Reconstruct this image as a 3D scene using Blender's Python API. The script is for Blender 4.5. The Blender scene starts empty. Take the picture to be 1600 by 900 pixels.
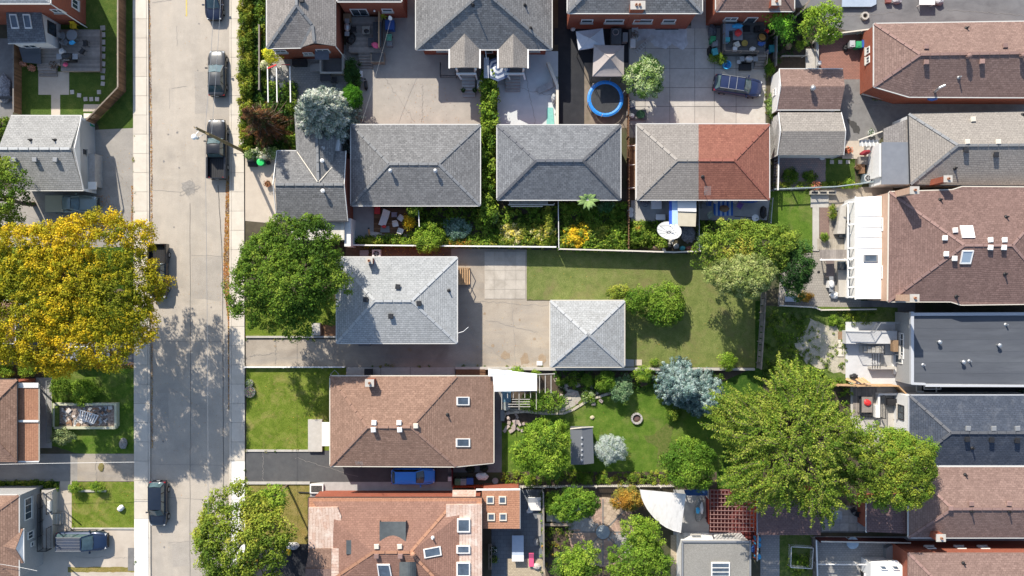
# Residential street and back yards seen from straight above on a sunny afternoon.
import bpy,math,random
import numpy as np
from mathutils import Vector,Matrix
from mathutils.geometry import tessellate_polygon
rnd =random.Random(7)
C =bpy.context.scene.collection
scn =bpy.context.scene
# ------------------------------------------------------------------ camera, sky, sun, exposure
H0 =70.67                                  # drone height in storey units
VS =1.2                                    # metres per storey unit of height
H =H0 *VS                                 # drone height in metres
S =106.0 /1600                            # metres per image pixel on the ground
cam_d =bpy.data.cameras.new('camera');cam_d.lens =28.8;cam_d.sensor_width =36
cam_d.clip_end =2000
cam =bpy.data.objects.new('camera',cam_d);C.objects.link(cam)
cam.location =(0,0,H);scn.camera =cam
SUN =Vector((0.58,-1.22,-1.0)).normalized()
world =bpy.data.worlds.new('World');scn.world =world;world.use_nodes =True
wn =world.node_tree.nodes;wl =world.node_tree.links
sky =wn.new('ShaderNodeTexSky');sky.sky_type ='NISHITA';sky.sun_disc =False
sky.sun_elevation =math.asin(-SUN.z);sky.sun_rotation =math.atan2(-SUN.x,-SUN.y)
bg =wn['Background'];bg.inputs['Strength'].default_value =0.14
wl.new(sky.outputs[0],bg.inputs['Color'])
sd =bpy.data.lights.new('sun','SUN');sd.energy =4.8;sd.angle =math.radians(0.5)
sd.color =(1.0,0.92,0.80)
so =bpy.data.objects.new('sun',sd);C.objects.link(so)
so.rotation_euler =SUN.to_track_quat('-Z','Y').to_euler();so.location =(-30,60,70)
scn.view_settings.view_transform ='Standard';scn.view_settings.look ='None'
scn.view_settings.gamma =1;scn.view_settings.exposure =0.6
scn.cycles.max_bounces =6;scn.cycles.diffuse_bounces =3;scn.cycles.glossy_bounces =2
scn.cycles.transmission_bounces =3;scn.cycles.transparent_max_bounces =4
# ------------------------------------------------------------------ image pixels -> metres through the camera view
def G(u,v,z=0.0):
    """image pixel (u right, v down) back-projected onto level z -> world point"""
    k =S *(H0-z) /H0
    return Vector(((u-800)*k,(450-v)*k,z*VS))
def GP(pts,z=0.0):
    return [G(p[0],p[1],p[2] if len(p)>2 else z) for p in pts]
# ------------------------------------------------------------------ materials
MATS ={}
def _n(nt,t,**kw):
    n =nt.nodes.new(t)
    for k,v in kw.items():
        if k in n.inputs:n.inputs[k].default_value =v
        else:setattr(n,k,v)
    return n
def c4(c):return (c[0],c[1],c[2],1)
def newmat(name):
    m =bpy.data.materials.new(name);m.use_nodes =True
    nt =m.node_tree;b =nt.nodes['Principled BSDF']
    return m,nt,b
def ramp(nt,fac,stops):
    r =nt.nodes.new('ShaderNodeValToRGB')
    el =r.color_ramp.elements
    while len(el) <len(stops):el.new(0.5)
    for e,(p,c) in zip(el,stops):e.position =p;e.color =c4(c)
    nt.links.new(fac,r.inputs[0]);return r.outputs[0]
def mix(nt,fac,a,b,mode='MIX'):
    m =nt.nodes.new('ShaderNodeMix');m.data_type ='RGBA';m.blend_type =mode
    for sock,v in ((m.inputs[0],fac),(m.inputs[6],a),(m.inputs[7],b)):
        if isinstance(v,(int,float)):sock.default_value =v
        elif isinstance(v,tuple):sock.default_value =c4(v)
        else:nt.links.new(v,sock)
    return m.outputs[2]
def noise(nt,pos,scale,detail=5,rough=0.6,dist=0.0):
    n =_n(nt,'ShaderNodeTexNoise',Scale=scale,Detail=detail,Roughness=rough,Distortion=dist)
    nt.links.new(pos,n.inputs['Vector']);return n.outputs['Fac']
def mrange(nt,v,a,b,c=0.0,d=1.0):
    n =nt.nodes.new('ShaderNodeMapRange');n.clamp =True
    nt.links.new(v,n.inputs[0])
    for i,x in enumerate((a,b,c,d)):n.inputs[i+1].default_value =x
    return n.outputs[0]
def finish(nt,b,col,rough,bump_src=None,bump=0.0,dist=0.03,metallic=0.0,spec=0.3,rand=0.0):
    if rand:
        oi =nt.nodes.new('ShaderNodeObjectInfo')
        f =mrange(nt,oi.outputs['Random'],0,1,1-rand,1+rand)
        hs =nt.nodes.new('ShaderNodeHueSaturation');nt.links.new(f,hs.inputs['Value'])
        if isinstance(col,tuple):hs.inputs['Color'].default_value =c4(col)
        else:nt.links.new(col,hs.inputs['Color'])
        col =hs.outputs[0]
    if isinstance(col,tuple):b.inputs['Base Color'].default_value =c4(col)
    else:nt.links.new(col,b.inputs['Base Color'])
    if isinstance(rough,(int,float)):b.inputs['Roughness'].default_value =rough
    else:nt.links.new(rough,b.inputs['Roughness'])
    b.inputs['Metallic'].default_value =metallic
    b.inputs['Specular IOR Level'].default_value =spec
    if bump_src is not None and bump:
        bp =_n(nt,'ShaderNodeBump',Strength=bump,Distance=dist)
        nt.links.new(bump_src,bp.inputs['Height']);nt.links.new(bp.outputs[0],b.inputs['Normal'])
def surf(name,c1,c2=None,scale=3.0,rough=0.85,bump=0.25,stain=None,stain_scale=0.35,stain_amt=0.5,
         fine=None,metallic=0.0,spec=0.25,rand=0.0,speck=0.0,stretch=None,dist=0.02,streak=None):
    """general weathered surface: two tones, broad stains, fine grain"""
    if name in MATS:return MATS[name]
    m,nt,b =newmat(name);c2 =c2 or tuple(x*0.75 for x in c1)
    g =nt.nodes.new('ShaderNodeNewGeometry');pos =g.outputs['Position']
    if stretch:
        mp =nt.nodes.new('ShaderNodeMapping');mp.inputs['Scale'].default_value =stretch
        nt.links.new(pos,mp.inputs[0]);pos =mp.outputs[0]
    n1 =noise(nt,pos,scale)
    col =mix(nt,mrange(nt,n1,0.3,0.7),c1,c2)
    if stain:
        n2 =noise(nt,pos,stain_scale,6,0.65,0.4)
        f =mrange(nt,n2,0.48,0.72,0,stain_amt)
        col =mix(nt,f,col,stain)
    if streak:
        mp =nt.nodes.new('ShaderNodeMapping');mp.inputs['Scale'].default_value =streak[1];nt.links.new(g.outputs['Position'],mp.inputs[0])
        ns =noise(nt,mp.outputs[0],1.0,5,.65,.3)
        col =mix(nt,mrange(nt,ns,.42,.68,0,streak[2]),col,streak[0])
        ns2 =noise(nt,pos,.12,3,.6)
        col =mix(nt,mrange(nt,ns2,.42,.62,0,.3),col,tuple(min(.9,x*1.22) for x in c1))
    if speck:
        n3 =noise(nt,pos,14,2,0.5)
        col =mix(nt,mrange(nt,n3,0.35,0.65,0,speck),col,tuple(x*0.45 for x in c1))
    n4 =noise(nt,pos,fine or 18,3)
    finish(nt,b,col,rough,n4,bump,dist,metallic,spec,rand)
    MATS[name] =m;return m
def shingle(name,c1,c2,mortar=None,row=0.21,width=0.36,weather=None,wamt=0.35,bump=0.5):
    if name in MATS:return MATS[name]
    m,nt,b =newmat(name)
    uv =nt.nodes.new('ShaderNodeUVMap');g =nt.nodes.new('ShaderNodeNewGeometry');pos =g.outputs['Position']
    br =_n(nt,'ShaderNodeTexBrick',Scale=1.0)
    br.inputs['Color1'].default_value =c4(c1);br.inputs['Color2'].default_value =c4(c2)
    br.inputs['Mortar'].default_value =c4(mortar or tuple(x*0.4 for x in c2))
    br.inputs['Mortar Size'].default_value =0.02;br.inputs['Mortar Smooth'].default_value =0.4
    br.inputs['Brick Width'].default_value =width;br.inputs['Row Height'].default_value =row
    br.inputs['Bias'].default_value =0.0
    nz =_n(nt,'ShaderNodeTexNoise',Scale=3.0,Detail=2)
    nt.links.new(uv.outputs[0],nz.inputs['Vector'])
    mx =nt.nodes.new('ShaderNodeVectorMath');mx.operation ='MULTIPLY_ADD'
    nt.links.new(nz.outputs['Color'],mx.inputs[0]);mx.inputs[1].default_value =(0.05,0.03,0)
    nt.links.new(uv.outputs[0],mx.inputs[2]);nt.links.new(mx.outputs[0],br.inputs['Vector'])
    col =br.outputs['Color']
    n1 =noise(nt,pos,0.5,6,0.65)
    col =mix(nt,mrange(nt,n1,0.35,0.7,0,0.6),col,tuple(x*0.68 for x in c1))
    if weather:
        n2 =noise(nt,pos,1.3,6,0.7,0.5)
        col =mix(nt,mrange(nt,n2,0.5,0.7,0,wamt),col,weather)
    mp =nt.nodes.new('ShaderNodeMapping');mp.inputs['Scale'].default_value =(2.2,.28,1);nt.links.new(uv.outputs[0],mp.inputs[0])
    ns =noise(nt,mp.outputs[0],1.0,5,.7,.2)
    col =mix(nt,mrange(nt,ns,.45,.75,0,.38),col,tuple(x*.62 for x in c2))
    n3 =noise(nt,pos,9,3)
    col =mix(nt,mrange(nt,n3,0.35,0.65,0,0.28),col,tuple(min(1,x*1.45) for x in c1))
    # each course is a small ramp (butt edge casts), so use a saw profile for relief
    sx =nt.nodes.new('ShaderNodeSeparateXYZ');nt.links.new(uv.outputs[0],sx.inputs[0])
    md =nt.nodes.new('ShaderNodeMath');md.operation ='WRAP'
    nt.links.new(sx.outputs[1],md.inputs[0]);md.inputs[1].default_value =row;md.inputs[2].default_value =0
    ad =nt.nodes.new('ShaderNodeMath');ad.operation ='MULTIPLY_ADD'
    nt.links.new(n3,ad.inputs[0]);ad.inputs[1].default_value =0.06;nt.links.new(md.outputs[0],ad.inputs[2])
    sb =nt.nodes.new('ShaderNodeMath');sb.operation ='MULTIPLY'
    nt.links.new(ad.outputs[0],sb.inputs[0]);sb.inputs[1].default_value =-1
    finish(nt,b,col,0.92,sb.outputs[0],bump,0.12,0,0.15)
    MATS[name] =m;return m
def brickwall(name,c1,c2,mortar=(0.42,0.38,0.33)):
    if name in MATS:return MATS[name]
    m,nt,b =newmat(name)
    uv =nt.nodes.new('ShaderNodeUVMap');g =nt.nodes.new('ShaderNodeNewGeometry')
    br =_n(nt,'ShaderNodeTexBrick',Scale=1.0)
    br.inputs['Color1'].default_value =c4(c1);br.inputs['Color2'].default_value =c4(c2)
    br.inputs['Mortar'].default_value =c4(mortar);br.inputs['Mortar Size'].default_value =0.006
    br.inputs['Brick Width'].default_value =0.24;br.inputs['Row Height'].default_value =0.08
    nt.links.new(uv.outputs[0],br.inputs['Vector'])
    n1 =noise(nt,g.outputs['Position'],0.8)
    col =mix(nt,mrange(nt,n1,0.3,0.7,0,0.4),br.outputs['Color'],tuple(x*0.7 for x in c1))
    finish(nt,b,col,0.9,br.outputs['Fac'],-0.4,0.01,0,0.2)
    MATS[name] =m;return m
def lap(name,c,step=0.12,rough=0.5):
    """lapped siding: fine horizontal shadow lines by relief"""
    if name in MATS:return MATS[name]
    m,nt,b =newmat(name)
    g =nt.nodes.new('ShaderNodeNewGeometry');sx =nt.nodes.new('ShaderNodeSeparateXYZ')
    nt.links.new(g.outputs['Position'],sx.inputs[0])
    md =nt.nodes.new('ShaderNodeMath');md.operation ='WRAP'
    nt.links.new(sx.outputs[2],md.inputs[0]);md.inputs[1].default_value =step;md.inputs[2].default_value =0
    n1 =noise(nt,g.outputs['Position'],1.2)
    col =mix(nt,mrange(nt,n1,0.35,0.7,0,0.25),c,tuple(x*0.78 for x in c))
    finish(nt,b,col,rough,md.outputs[0],0.5,0.05,0,0.3)
    MATS[name] =m;return m
def turf(name,cs,scale=1.2,patch=None,pamt=0.6,pscale=0.25):
    if name in MATS:return MATS[name]
    m,nt,b =newmat(name)
    g =nt.nodes.new('ShaderNodeNewGeometry');pos =g.outputs['Position']
    n1 =noise(nt,pos,scale,8,0.7,0.3)
    k =len(cs)
    col =ramp(nt,n1,[(0.3+0.4*i/(k-1),c) for i,c in enumerate(cs)])
    n2 =noise(nt,pos,11,3,0.7)
    col =mix(nt,mrange(nt,n2,0.4,0.7,0,0.55),col,tuple(x*0.45 for x in cs[0]))
    if patch:
        n3 =noise(nt,pos,pscale,6,0.7,0.6)
        col =mix(nt,mrange(nt,n3,0.5,0.68,0,pamt),col,patch)
    finish(nt,b,col,0.95,n2,0.9,0.08,0,0.1)
    MATS[name] =m;return m
def pavers(name,c1,c2,w=0.3,h=0.15,mortar=None):
    if name in MATS:return MATS[name]
    m,nt,b =newmat(name)
    g =nt.nodes.new('ShaderNodeNewGeometry');pos =g.outputs['Position']
    br =_n(nt,'ShaderNodeTexBrick',Scale=1.0)
    br.inputs['Color1'].default_value =c4(c1);br.inputs['Color2'].default_value =c4(c2)
    br.inputs['Mortar'].default_value =c4(mortar or tuple(x*0.5 for x in c2))
    br.inputs['Mortar Size'].default_value =0.012
    br.inputs['Brick Width'].default_value =w;br.inputs['Row Height'].default_value =h
    nt.links.new(pos,br.inputs['Vector'])
    n1 =noise(nt,pos,0.7)
    col =mix(nt,mrange(nt,n1,0.3,0.7,0,0.5),br.outputs['Color'],tuple(x*0.7 for x in c1))
    finish(nt,b,col,0.9,br.outputs['Fac'],-0.5,0.02,0,0.2)
    MATS[name] =m;return m
def leafmat(name='leaf',trans=0.22):
    if name in MATS:return MATS[name]
    m =bpy.data.materials.new(name);m.use_nodes =True;nt =m.node_tree
    nt.nodes.clear()
    a =nt.nodes.new('ShaderNodeAttribute');a.attribute_name ='Col'
    d =nt.nodes.new('ShaderNodeBsdfPrincipled');d.inputs['Roughness'].default_value =0.55
    d.inputs['Specular IOR Level'].default_value =0.08
    t =nt.nodes.new('ShaderNodeBsdfTranslucent');mx =nt.nodes.new('ShaderNodeMixShader')
    o =nt.nodes.new('ShaderNodeOutputMaterial');mx.inputs[0].default_value =trans
    nt.links.new(a.outputs['Color'],d.inputs['Base Color']);nt.links.new(a.outputs['Color'],t.inputs['Color'])
    nt.links.new(d.outputs[0],mx.inputs[1]);nt.links.new(t.outputs[0],mx.inputs[2])
    nt.links.new(mx.outputs[0],o.inputs[0]);MATS[name] =m;return m
def paint(name,c,rough=0.35,metallic=0.0,spec=0.5,coat=0.0,rand=0.0):
    if name in MATS:return MATS[name]
    m,nt,b =newmat(name)
    g =nt.nodes.new('ShaderNodeNewGeometry');n1 =noise(nt,g.outputs['Position'],2.5,6,0.7)
    col =mix(nt,mrange(nt,n1,0.4,0.75,0,0.22),c,tuple(x*0.7+0.02 for x in c))
    r =mrange(nt,n1,0.3,0.8,rough,min(1,rough+0.2))
    finish(nt,b,col,r,None,0,0,metallic,spec,rand)
    b.inputs['Coat Weight'].default_value =coat;b.inputs['Coat Roughness'].default_value =0.08
    MATS[name] =m;return m
def glass(name='window_glass',c=(0.03,0.045,0.06),rough=0.06):
    if name in MATS:return MATS[name]
    m,nt,b =newmat(name)
    g =nt.nodes.new('ShaderNodeNewGeometry');n1 =noise(nt,g.outputs['Position'],1.3,3)
    col =mix(nt,mrange(nt,n1,0.35,0.7,0,0.6),c,tuple(x*2.2 for x in c))
    finish(nt,b,col,rough,n1,0.02,0.05,0,0.8)
    MATS[name] =m;return m
# ------------------------------------------------------------------ mesh builder
class MB:
    def __init__(self):self.v =[];self.f =[];self.uv =[];self.m =[]
    def add(self,pts,faces,mi=0):
        o =len(self.v);self.v += [Vector(p) for p in pts]
        for f in faces:self.f.append([o+i for i in f]);self.m.append(mi)
        return self
    def poly(self,pts,mi=0):return self.add(pts,[list(range(len(pts)))],mi)
    def box(self,c,s,rz=0.0,mi=0,taper=1.0,mat=None):
        x,y,z =s[0] /2,s[1] /2,s[2] /2
        R =mat or Matrix.Rotation(rz,3,'Z');c =Vector(c);t =taper
        p =[(-x,-y,-z),(x,-y,-z),(x,y,-z),(-x,y,-z),
             (-x*t,-y*t,z),(x*t,-y*t,z),(x*t,y*t,z),(-x*t,y*t,z)]
        p =[c+R @ Vector(q) for q in p]
        return self.add(p,[(3,2,1,0),(4,5,6,7),(0,1,5,4),(1,2,6,5),(2,3,7,6),(3,0,4,7)],mi)
    def bar(self,a,b,w,h,mi=0):
        """rectangular bar from a to b, w wide (sideways), h tall"""
        a =Vector(a);b =Vector(b);d =(b-a)
        if d.length <1e-6:return self
        x =d.normalized();up =Vector((0,0,1))
        if abs(x.z) >0.99:up =Vector((0,1,0))
        y =up.cross(x).normalized();z =x.cross(y)
        R =Matrix((x,y,z)).transposed()
        return self.box((a+b)/2,(d.length,w,h),mi=mi,mat=R)
    def prism(self,pts,z0,z1,mi=0,cap=True,bottom=False):
        n =len(pts);lo =[Vector((p[0],p[1],z0)) for p in pts]
        hi =[Vector((p[0],p[1],z1)) for p in pts]
        fs =[(i,(i+1) % n,n+(i+1) % n,n+i) for i in range(n)]
        if cap:fs.append(tuple(range(n,2*n)))
        if bottom:fs.append(tuple(range(n-1,-1,-1)))
        return self.add(lo+hi,fs,mi)
    def cyl(self,a,b,r0,r1=None,n=10,mi=0,caps=True):
        a =Vector(a);b =Vector(b);r1 =r0 if r1 is None else r1
        d =(b-a).normalized();u =d.orthogonal().normalized();w =d.cross(u)
        p =[]
        for q,r in ((a,r0),(b,r1)):
            for i in range(n):
                t =2 *math.pi *i /n;p.append(q+(u*math.cos(t)+w*math.sin(t))*r)
        fs =[(i,(i+1) % n,n+(i+1) % n,n+i) for i in range(n)]
        if caps:fs += [tuple(range(n-1,-1,-1)),tuple(range(n,2*n))]
        return self.add(p,fs,mi)
    def tube(self,path,r,n=6,mi=0,r1=None):
        k =len(path)
        for i in range(k-1):
            ra =r if r1 is None else r +(r1-r) *i /(k-1)
            rb =r if r1 is None else r +(r1-r) *(i+1) /(k-1)
            self.cyl(path[i],path[i+1],ra,rb,n,mi)
        return self
    def lathe(self,c,prof,n=16,mi=0,sx=1.0,sy=1.0,rz=0.0):
        """prof: list of (radius, z)"""
        c =Vector(c);p =[];fs =[]
        for r,z in prof:
            for i in range(n):
                t =2 *math.pi *i /n +rz
                p.append(c+Vector((r*sx*math.cos(t),r*sy*math.sin(t),z)))
        for j in range(len(prof)-1):
            for i in range(n):
                a,b =j *n +i,j *n +(i+1) % n
                fs.append((a,b,b+n,a+n))
        fs.append(tuple(range(n-1,-1,-1)));fs.append(tuple(range((len(prof)-1)*n,len(prof)*n)))
        return self.add(p,fs,mi)
    def ball(self,c,r,n=10,m=6,sz=1.0,mi=0):
        return self.lathe(c,[(max(0.004,r*math.sin(math.pi*j/m)),-r*sz*math.cos(math.pi*j/m)) for j in range(m+1)],n,mi)
    def ring(self,c,R,r,n=20,m=6,mi=0):
        c =Vector(c);p =[];fs =[]
        for i in range(n):
            t =2 *math.pi *i /n
            for j in range(m):
                s =2 *math.pi *j /m;q =R +r *math.cos(s)
                p.append(c+Vector((q*math.cos(t),q*math.sin(t),r*math.sin(s))))
        for i in range(n):
            for j in range(m):
                a =i *m +j;b =((i+1) % n) *m +j
                a2 =i *m +(j+1) % m;b2 =((i+1) % n) *m +(j+1) % m
                fs.append((a,b,b2,a2))
        return self.add(p,fs,mi)
WL ={}
def wloc(o):return WL.get(o.name,Vector((0,0,0))) if o else Vector((0,0,0))
def autouv(me):
    """metric UVs per face: u along the level direction, v up the slope"""
    uvl =me.uv_layers.new(name='UVMap');vs =me.vertices
    buf =np.zeros(len(me.loops)*2,np.float32)
    for p in me.polygons:
        nrm =p.normal
        if abs(nrm.z) >0.999:u =Vector((1,0,0))
        else:u =Vector((0,0,1)).cross(nrm).normalized()
        w =nrm.cross(u)
        for li in p.loop_indices:
            co =vs[me.loops[li].vertex_index].co
            buf[2*li] =co.dot(u);buf[2*li+1] =co.dot(w)
    uvl.data.foreach_set('uv',buf)
def mesh_obj(name,mb,mat,parent=None,smooth=False,uv=False,kind=None,label=None,keep=False):
    vs =mb.v
    xs =[p.x for p in vs];ys =[p.y for p in vs];zs =[p.z for p in vs]
    c =Vector(((min(xs)+max(xs))/2,(min(ys)+max(ys))/2,min(zs)))
    if keep:c =Vector((0,0,0))
    me =bpy.data.meshes.new(name)
    me.from_pydata([tuple(p) if uv else tuple(p-c) for p in vs],[],mb.f)
    ms =mat if isinstance(mat,(list,tuple)) else [mat]
    for q in ms:me.materials.append(q)
    if len(ms) >1:me.polygons.foreach_set('material_index',mb.m)
    if uv:
        autouv(me);me.transform(Matrix.Translation(-c))
    if smooth:me.polygons.foreach_set('use_smooth',[True]*len(me.polygons))
    me.update()
    o =bpy.data.objects.new(name,me);C.objects.link(o)
    if parent:o.parent =parent
    o.location =c -wloc(parent);WL[o.name] =c
    if kind:o['kind'] =kind
    if label:o['label'] =label
    return o
def tag(o,label,cat,group=None):
    o['label'] =label;o['category'] =cat
    if group:o['group'] =group
    return o
def thing(name,label,cat,loc=(0,0,0),group=None,rz=0.0):
    o =bpy.data.objects.new(name,None);C.objects.link(o);o.empty_display_size =0.3
    loc =Vector(loc);o.location =loc;o.rotation_euler =(0,0,rz)
    WL[o.name] =Vector((0,0,0)) if rz else loc
    return tag(o,label,cat,group)
def local_thing(name,label,cat,loc,rz=0.0,group=None):
    """thing whose parts are modelled about the origin"""
    o =thing(name,label,cat,loc,group,0.0);WL[o.name] =Vector((0,0,0))
    o.rotation_euler =(0,0,rz);return o
def solo(name,label,cat,mb,mat,group=None,smooth=False,uv=False):
    return tag(mesh_obj(name,mb,mat,None,smooth,uv),label,cat,group)
def copy_tree(o,parent=None):
    c =o.copy();C.objects.link(c);WL[c.name] =WL.get(o.name,Vector())
    if parent:c.parent =parent
    for ch in list(o.children):copy_tree(ch,c)
    return c
def shared(name,me,loc,parent,rz=0.0,scale=None,mat=None):
    o =bpy.data.objects.new(name,me);C.objects.link(o);o.parent =parent
    o.location =Vector(loc) -wloc(parent);o.rotation_euler =(0,0,rz)
    if scale:o.scale =scale
    return o
def unit_box(name,mat):
    mb =MB().box((0,0,0),(1,1,1));me =bpy.data.meshes.new(name)
    me.from_pydata([tuple(p) for p in mb.v],[],mb.f);me.materials.append(mat);me.update();return me
UB ={}
def ubox(mat):
    if mat.name not in UB:UB[mat.name] =unit_box('block',mat)
    return UB[mat.name]
# ------------------------------------------------------------------ ground sheets
_lv =[0]
def sheet(name,pts,mat,level=1,kind='structure',thick=0.0):
    """flat sheet outlined in image pixels; level raises it 4 mm a step"""
    _lv[0] += 1;z =level *0.004 +_lv[0] *0.00002 +thick
    if 'turf' in mat.name:pts =ragged(pts,5,.7)
    P =GP(pts);mb =MB()
    if thick:mb.prism([(p.x,p.y) for p in P][::-1] if area(P)<0 else [(p.x,p.y) for p in P],0.0,z)
    else:
        q =[Vector((p.x,p.y,z)) for p in P]
        if area(q) <0:q.reverse()
        mb.poly(q)
    return mesh_obj(name,mb,mat,kind=kind)
def area(P):return 0.5 *sum(P[i].x*P[(i+1) % len(P)].y-P[(i+1) % len(P)].x*P[i].y for i in range(len(P)))
def ragged(pts,step=5.0,j=1.6):
    """break the edges of an outline into short irregular runs"""
    out =[]
    for i,a in enumerate(pts):
        b =pts[(i+1) % len(pts)];n =max(1,int(math.hypot(b[0]-a[0],b[1]-a[1])/step))
        out += [(a[0]+(b[0]-a[0])*k/n+rnd.uniform(-j,j),a[1]+(b[1]-a[1])*k/n+rnd.uniform(-j,j)) for k in range(n)]
    return out
def R4(x0,y0,x1,y1):return [(x0,y0),(x1,y0),(x1,y1),(x0,y1)]
def slab_grid(parent,quad,nx,ny,mat,th=0.03,gap=0.025,name='slab',z=0.006,skip=0.0):
    """concrete slabs laid in a grid inside a quad (image pixels), each its own piece"""
    a,b,c,d =GP(quad);me =ubox(mat)
    for i in range(nx):
        for j in range(ny):
            if skip and rnd.random() <skip:continue
            s,t =(i+0.5) /nx,(j+0.5) /ny
            p =(a*(1-s)+b*s) *(1-t) +(d*(1-s)+c*s) *t
            ex =((b-a)*(1-t)+(c-d)*t);ey =((d-a)*(1-s)+(c-b)*s)
            w =ex.length /nx -gap;h =ey.length /ny -gap
            o =shared(name,me,(p.x,p.y,z+th/2+rnd.uniform(-0.003,0.003)),parent,
                       math.atan2(ex.y,ex.x)+rnd.uniform(-.003,.003),(w,h,th))
# ------------------------------------------------------------------ palette
def L(r,g,b,k=1.0):
    f =lambda x:((x/255+0.055)/1.055) ** 2.4 if x >10 else x /255 /12.92
    return (f(r)*k,f(g)*k,f(b)*k)
WHITE =paint('white_trim',(0.78,0.77,0.74),0.45)
GUTTER =paint('gutter_white',(0.56,0.55,0.52),0.5)
CREAM =paint('cream_trim',(0.62,0.57,0.48),0.5)
DARK =paint('dark_metal',(0.02,0.021,0.024),0.4)
BLACKP =paint('black_plastic',(0.012,0.012,0.014),0.5,rand=0.2)
RUBBER =surf('rubber',(0.02,0.02,0.021),rough=0.8)
STEEL =paint('galvanised_steel',(0.45,0.46,0.47),0.35,0.7)
GREYMET =paint('grey_metal',(0.28,0.29,0.3),0.4,0.3)
GLASS =glass()
SKYGL =glass('skylight_glass',(0.06,0.08,0.105),0.06)
WOOD =surf('weathered_wood',(0.30,0.25,0.20),(0.20,0.165,0.13),2,stretch=(1,1,0.3),rand=0.22,bump=0.4)
DECKW =surf('grey_deck_wood',(0.30,0.265,0.235),(0.22,0.195,0.175),3,rand=0.2,bump=0.4)
NEWWOOD =surf('new_wood',(0.52,0.34,0.19),(0.40,0.25,0.13),3,rand=0.15)
BROWNW =surf('brown_fence_wood',(0.22,0.125,0.07),(0.15,0.085,0.05),3,rand=0.3,bump=0.4)
GREYW =surf('grey_fence_wood',(0.24,0.22,0.20),(0.16,0.145,0.13),3,rand=0.25)
REDW =surf('red_painted_wood',(0.42,0.07,0.035),(0.33,0.06,0.03),3,rand=0.1)
CONC =surf('concrete',(0.50,0.475,0.43),(0.43,0.405,0.365),2.2,stain=(0.30,0.28,0.25),rand=0.05,speck=0.12)
CONCG =surf('grey_concrete',(0.40,0.395,0.385),(0.33,0.325,0.315),1.6,stain=(0.22,0.215,0.21),rand=0.05,speck=0.12)
CONCD =surf('dark_concrete',(0.22,0.215,0.21),(0.17,0.165,0.16),2,stain=(0.10,0.1,0.1),speck=0.15)
STONE =surf('flagstone',(0.42,0.40,0.37),(0.32,0.30,0.28),4,rand=0.2)
REDBRICK =brickwall('red_brick',(0.33,0.085,0.045),(0.24,0.065,0.04),(0.30,0.2,0.16))
TANBRICK =brickwall('tan_brick',(0.55,0.36,0.26),(0.47,0.30,0.21))
SIDING =lap('white_siding',(0.72,0.72,0.71))
STUCCO =surf('grey_stucco',(0.36,0.365,0.37),(0.30,0.305,0.31),6,bump=0.5)
WSTUCCO =surf('white_stucco',(0.74,0.735,0.72),(0.66,0.655,0.64),3,stain=(0.5,0.49,0.47),stain_amt=0.3)
BARK =surf('bark',(0.16,0.12,0.09),(0.09,0.07,0.055),6,bump=0.8,stretch=(1,1,0.3))
LEAF =leafmat()
SOIL =surf('soil',(0.10,0.075,0.055),(0.06,0.045,0.033),3,bump=0.8)
TARP =surf('tarp',(0.30,0.42,0.62),(0.2,0.3,0.5),3)
# ------------------------------------------------------------------ roofs and houses
def offset_poly(P,d):
    """move every edge of a polygon inwards by d (metres)"""
    if area(P) <0:P =P[::-1]
    n =len(P);out =[]
    for i in range(n):
        a,b,c =P[i-1],P[i],P[(i+1) % n]
        e1 =(b-a).xy.normalized();e2 =(c-b).xy.normalized()
        n1 =Vector((-e1.y,e1.x));n2 =Vector((-e2.y,e2.x))
        k =1 +n1.dot(n2)
        q =b.xy +(n1+n2) *(d/max(k,0.3));out.append(Vector((q.x,q.y,b.z)))
    return out
def gbox(parent,name,u0,v0,u1,v1,z0,z1,mat,kind=None,uv=False,label=None):
    """upright block whose TOP is outlined in image pixels on level z1"""
    P =GP(R4(u0,v0,u1,v1),z1);mb =MB()
    mb.prism([(p.x,p.y) for p in P][::-1],z0*VS,z1*VS)
    return mesh_obj(name,mb,mat,parent,uv=uv,label=label)
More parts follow.
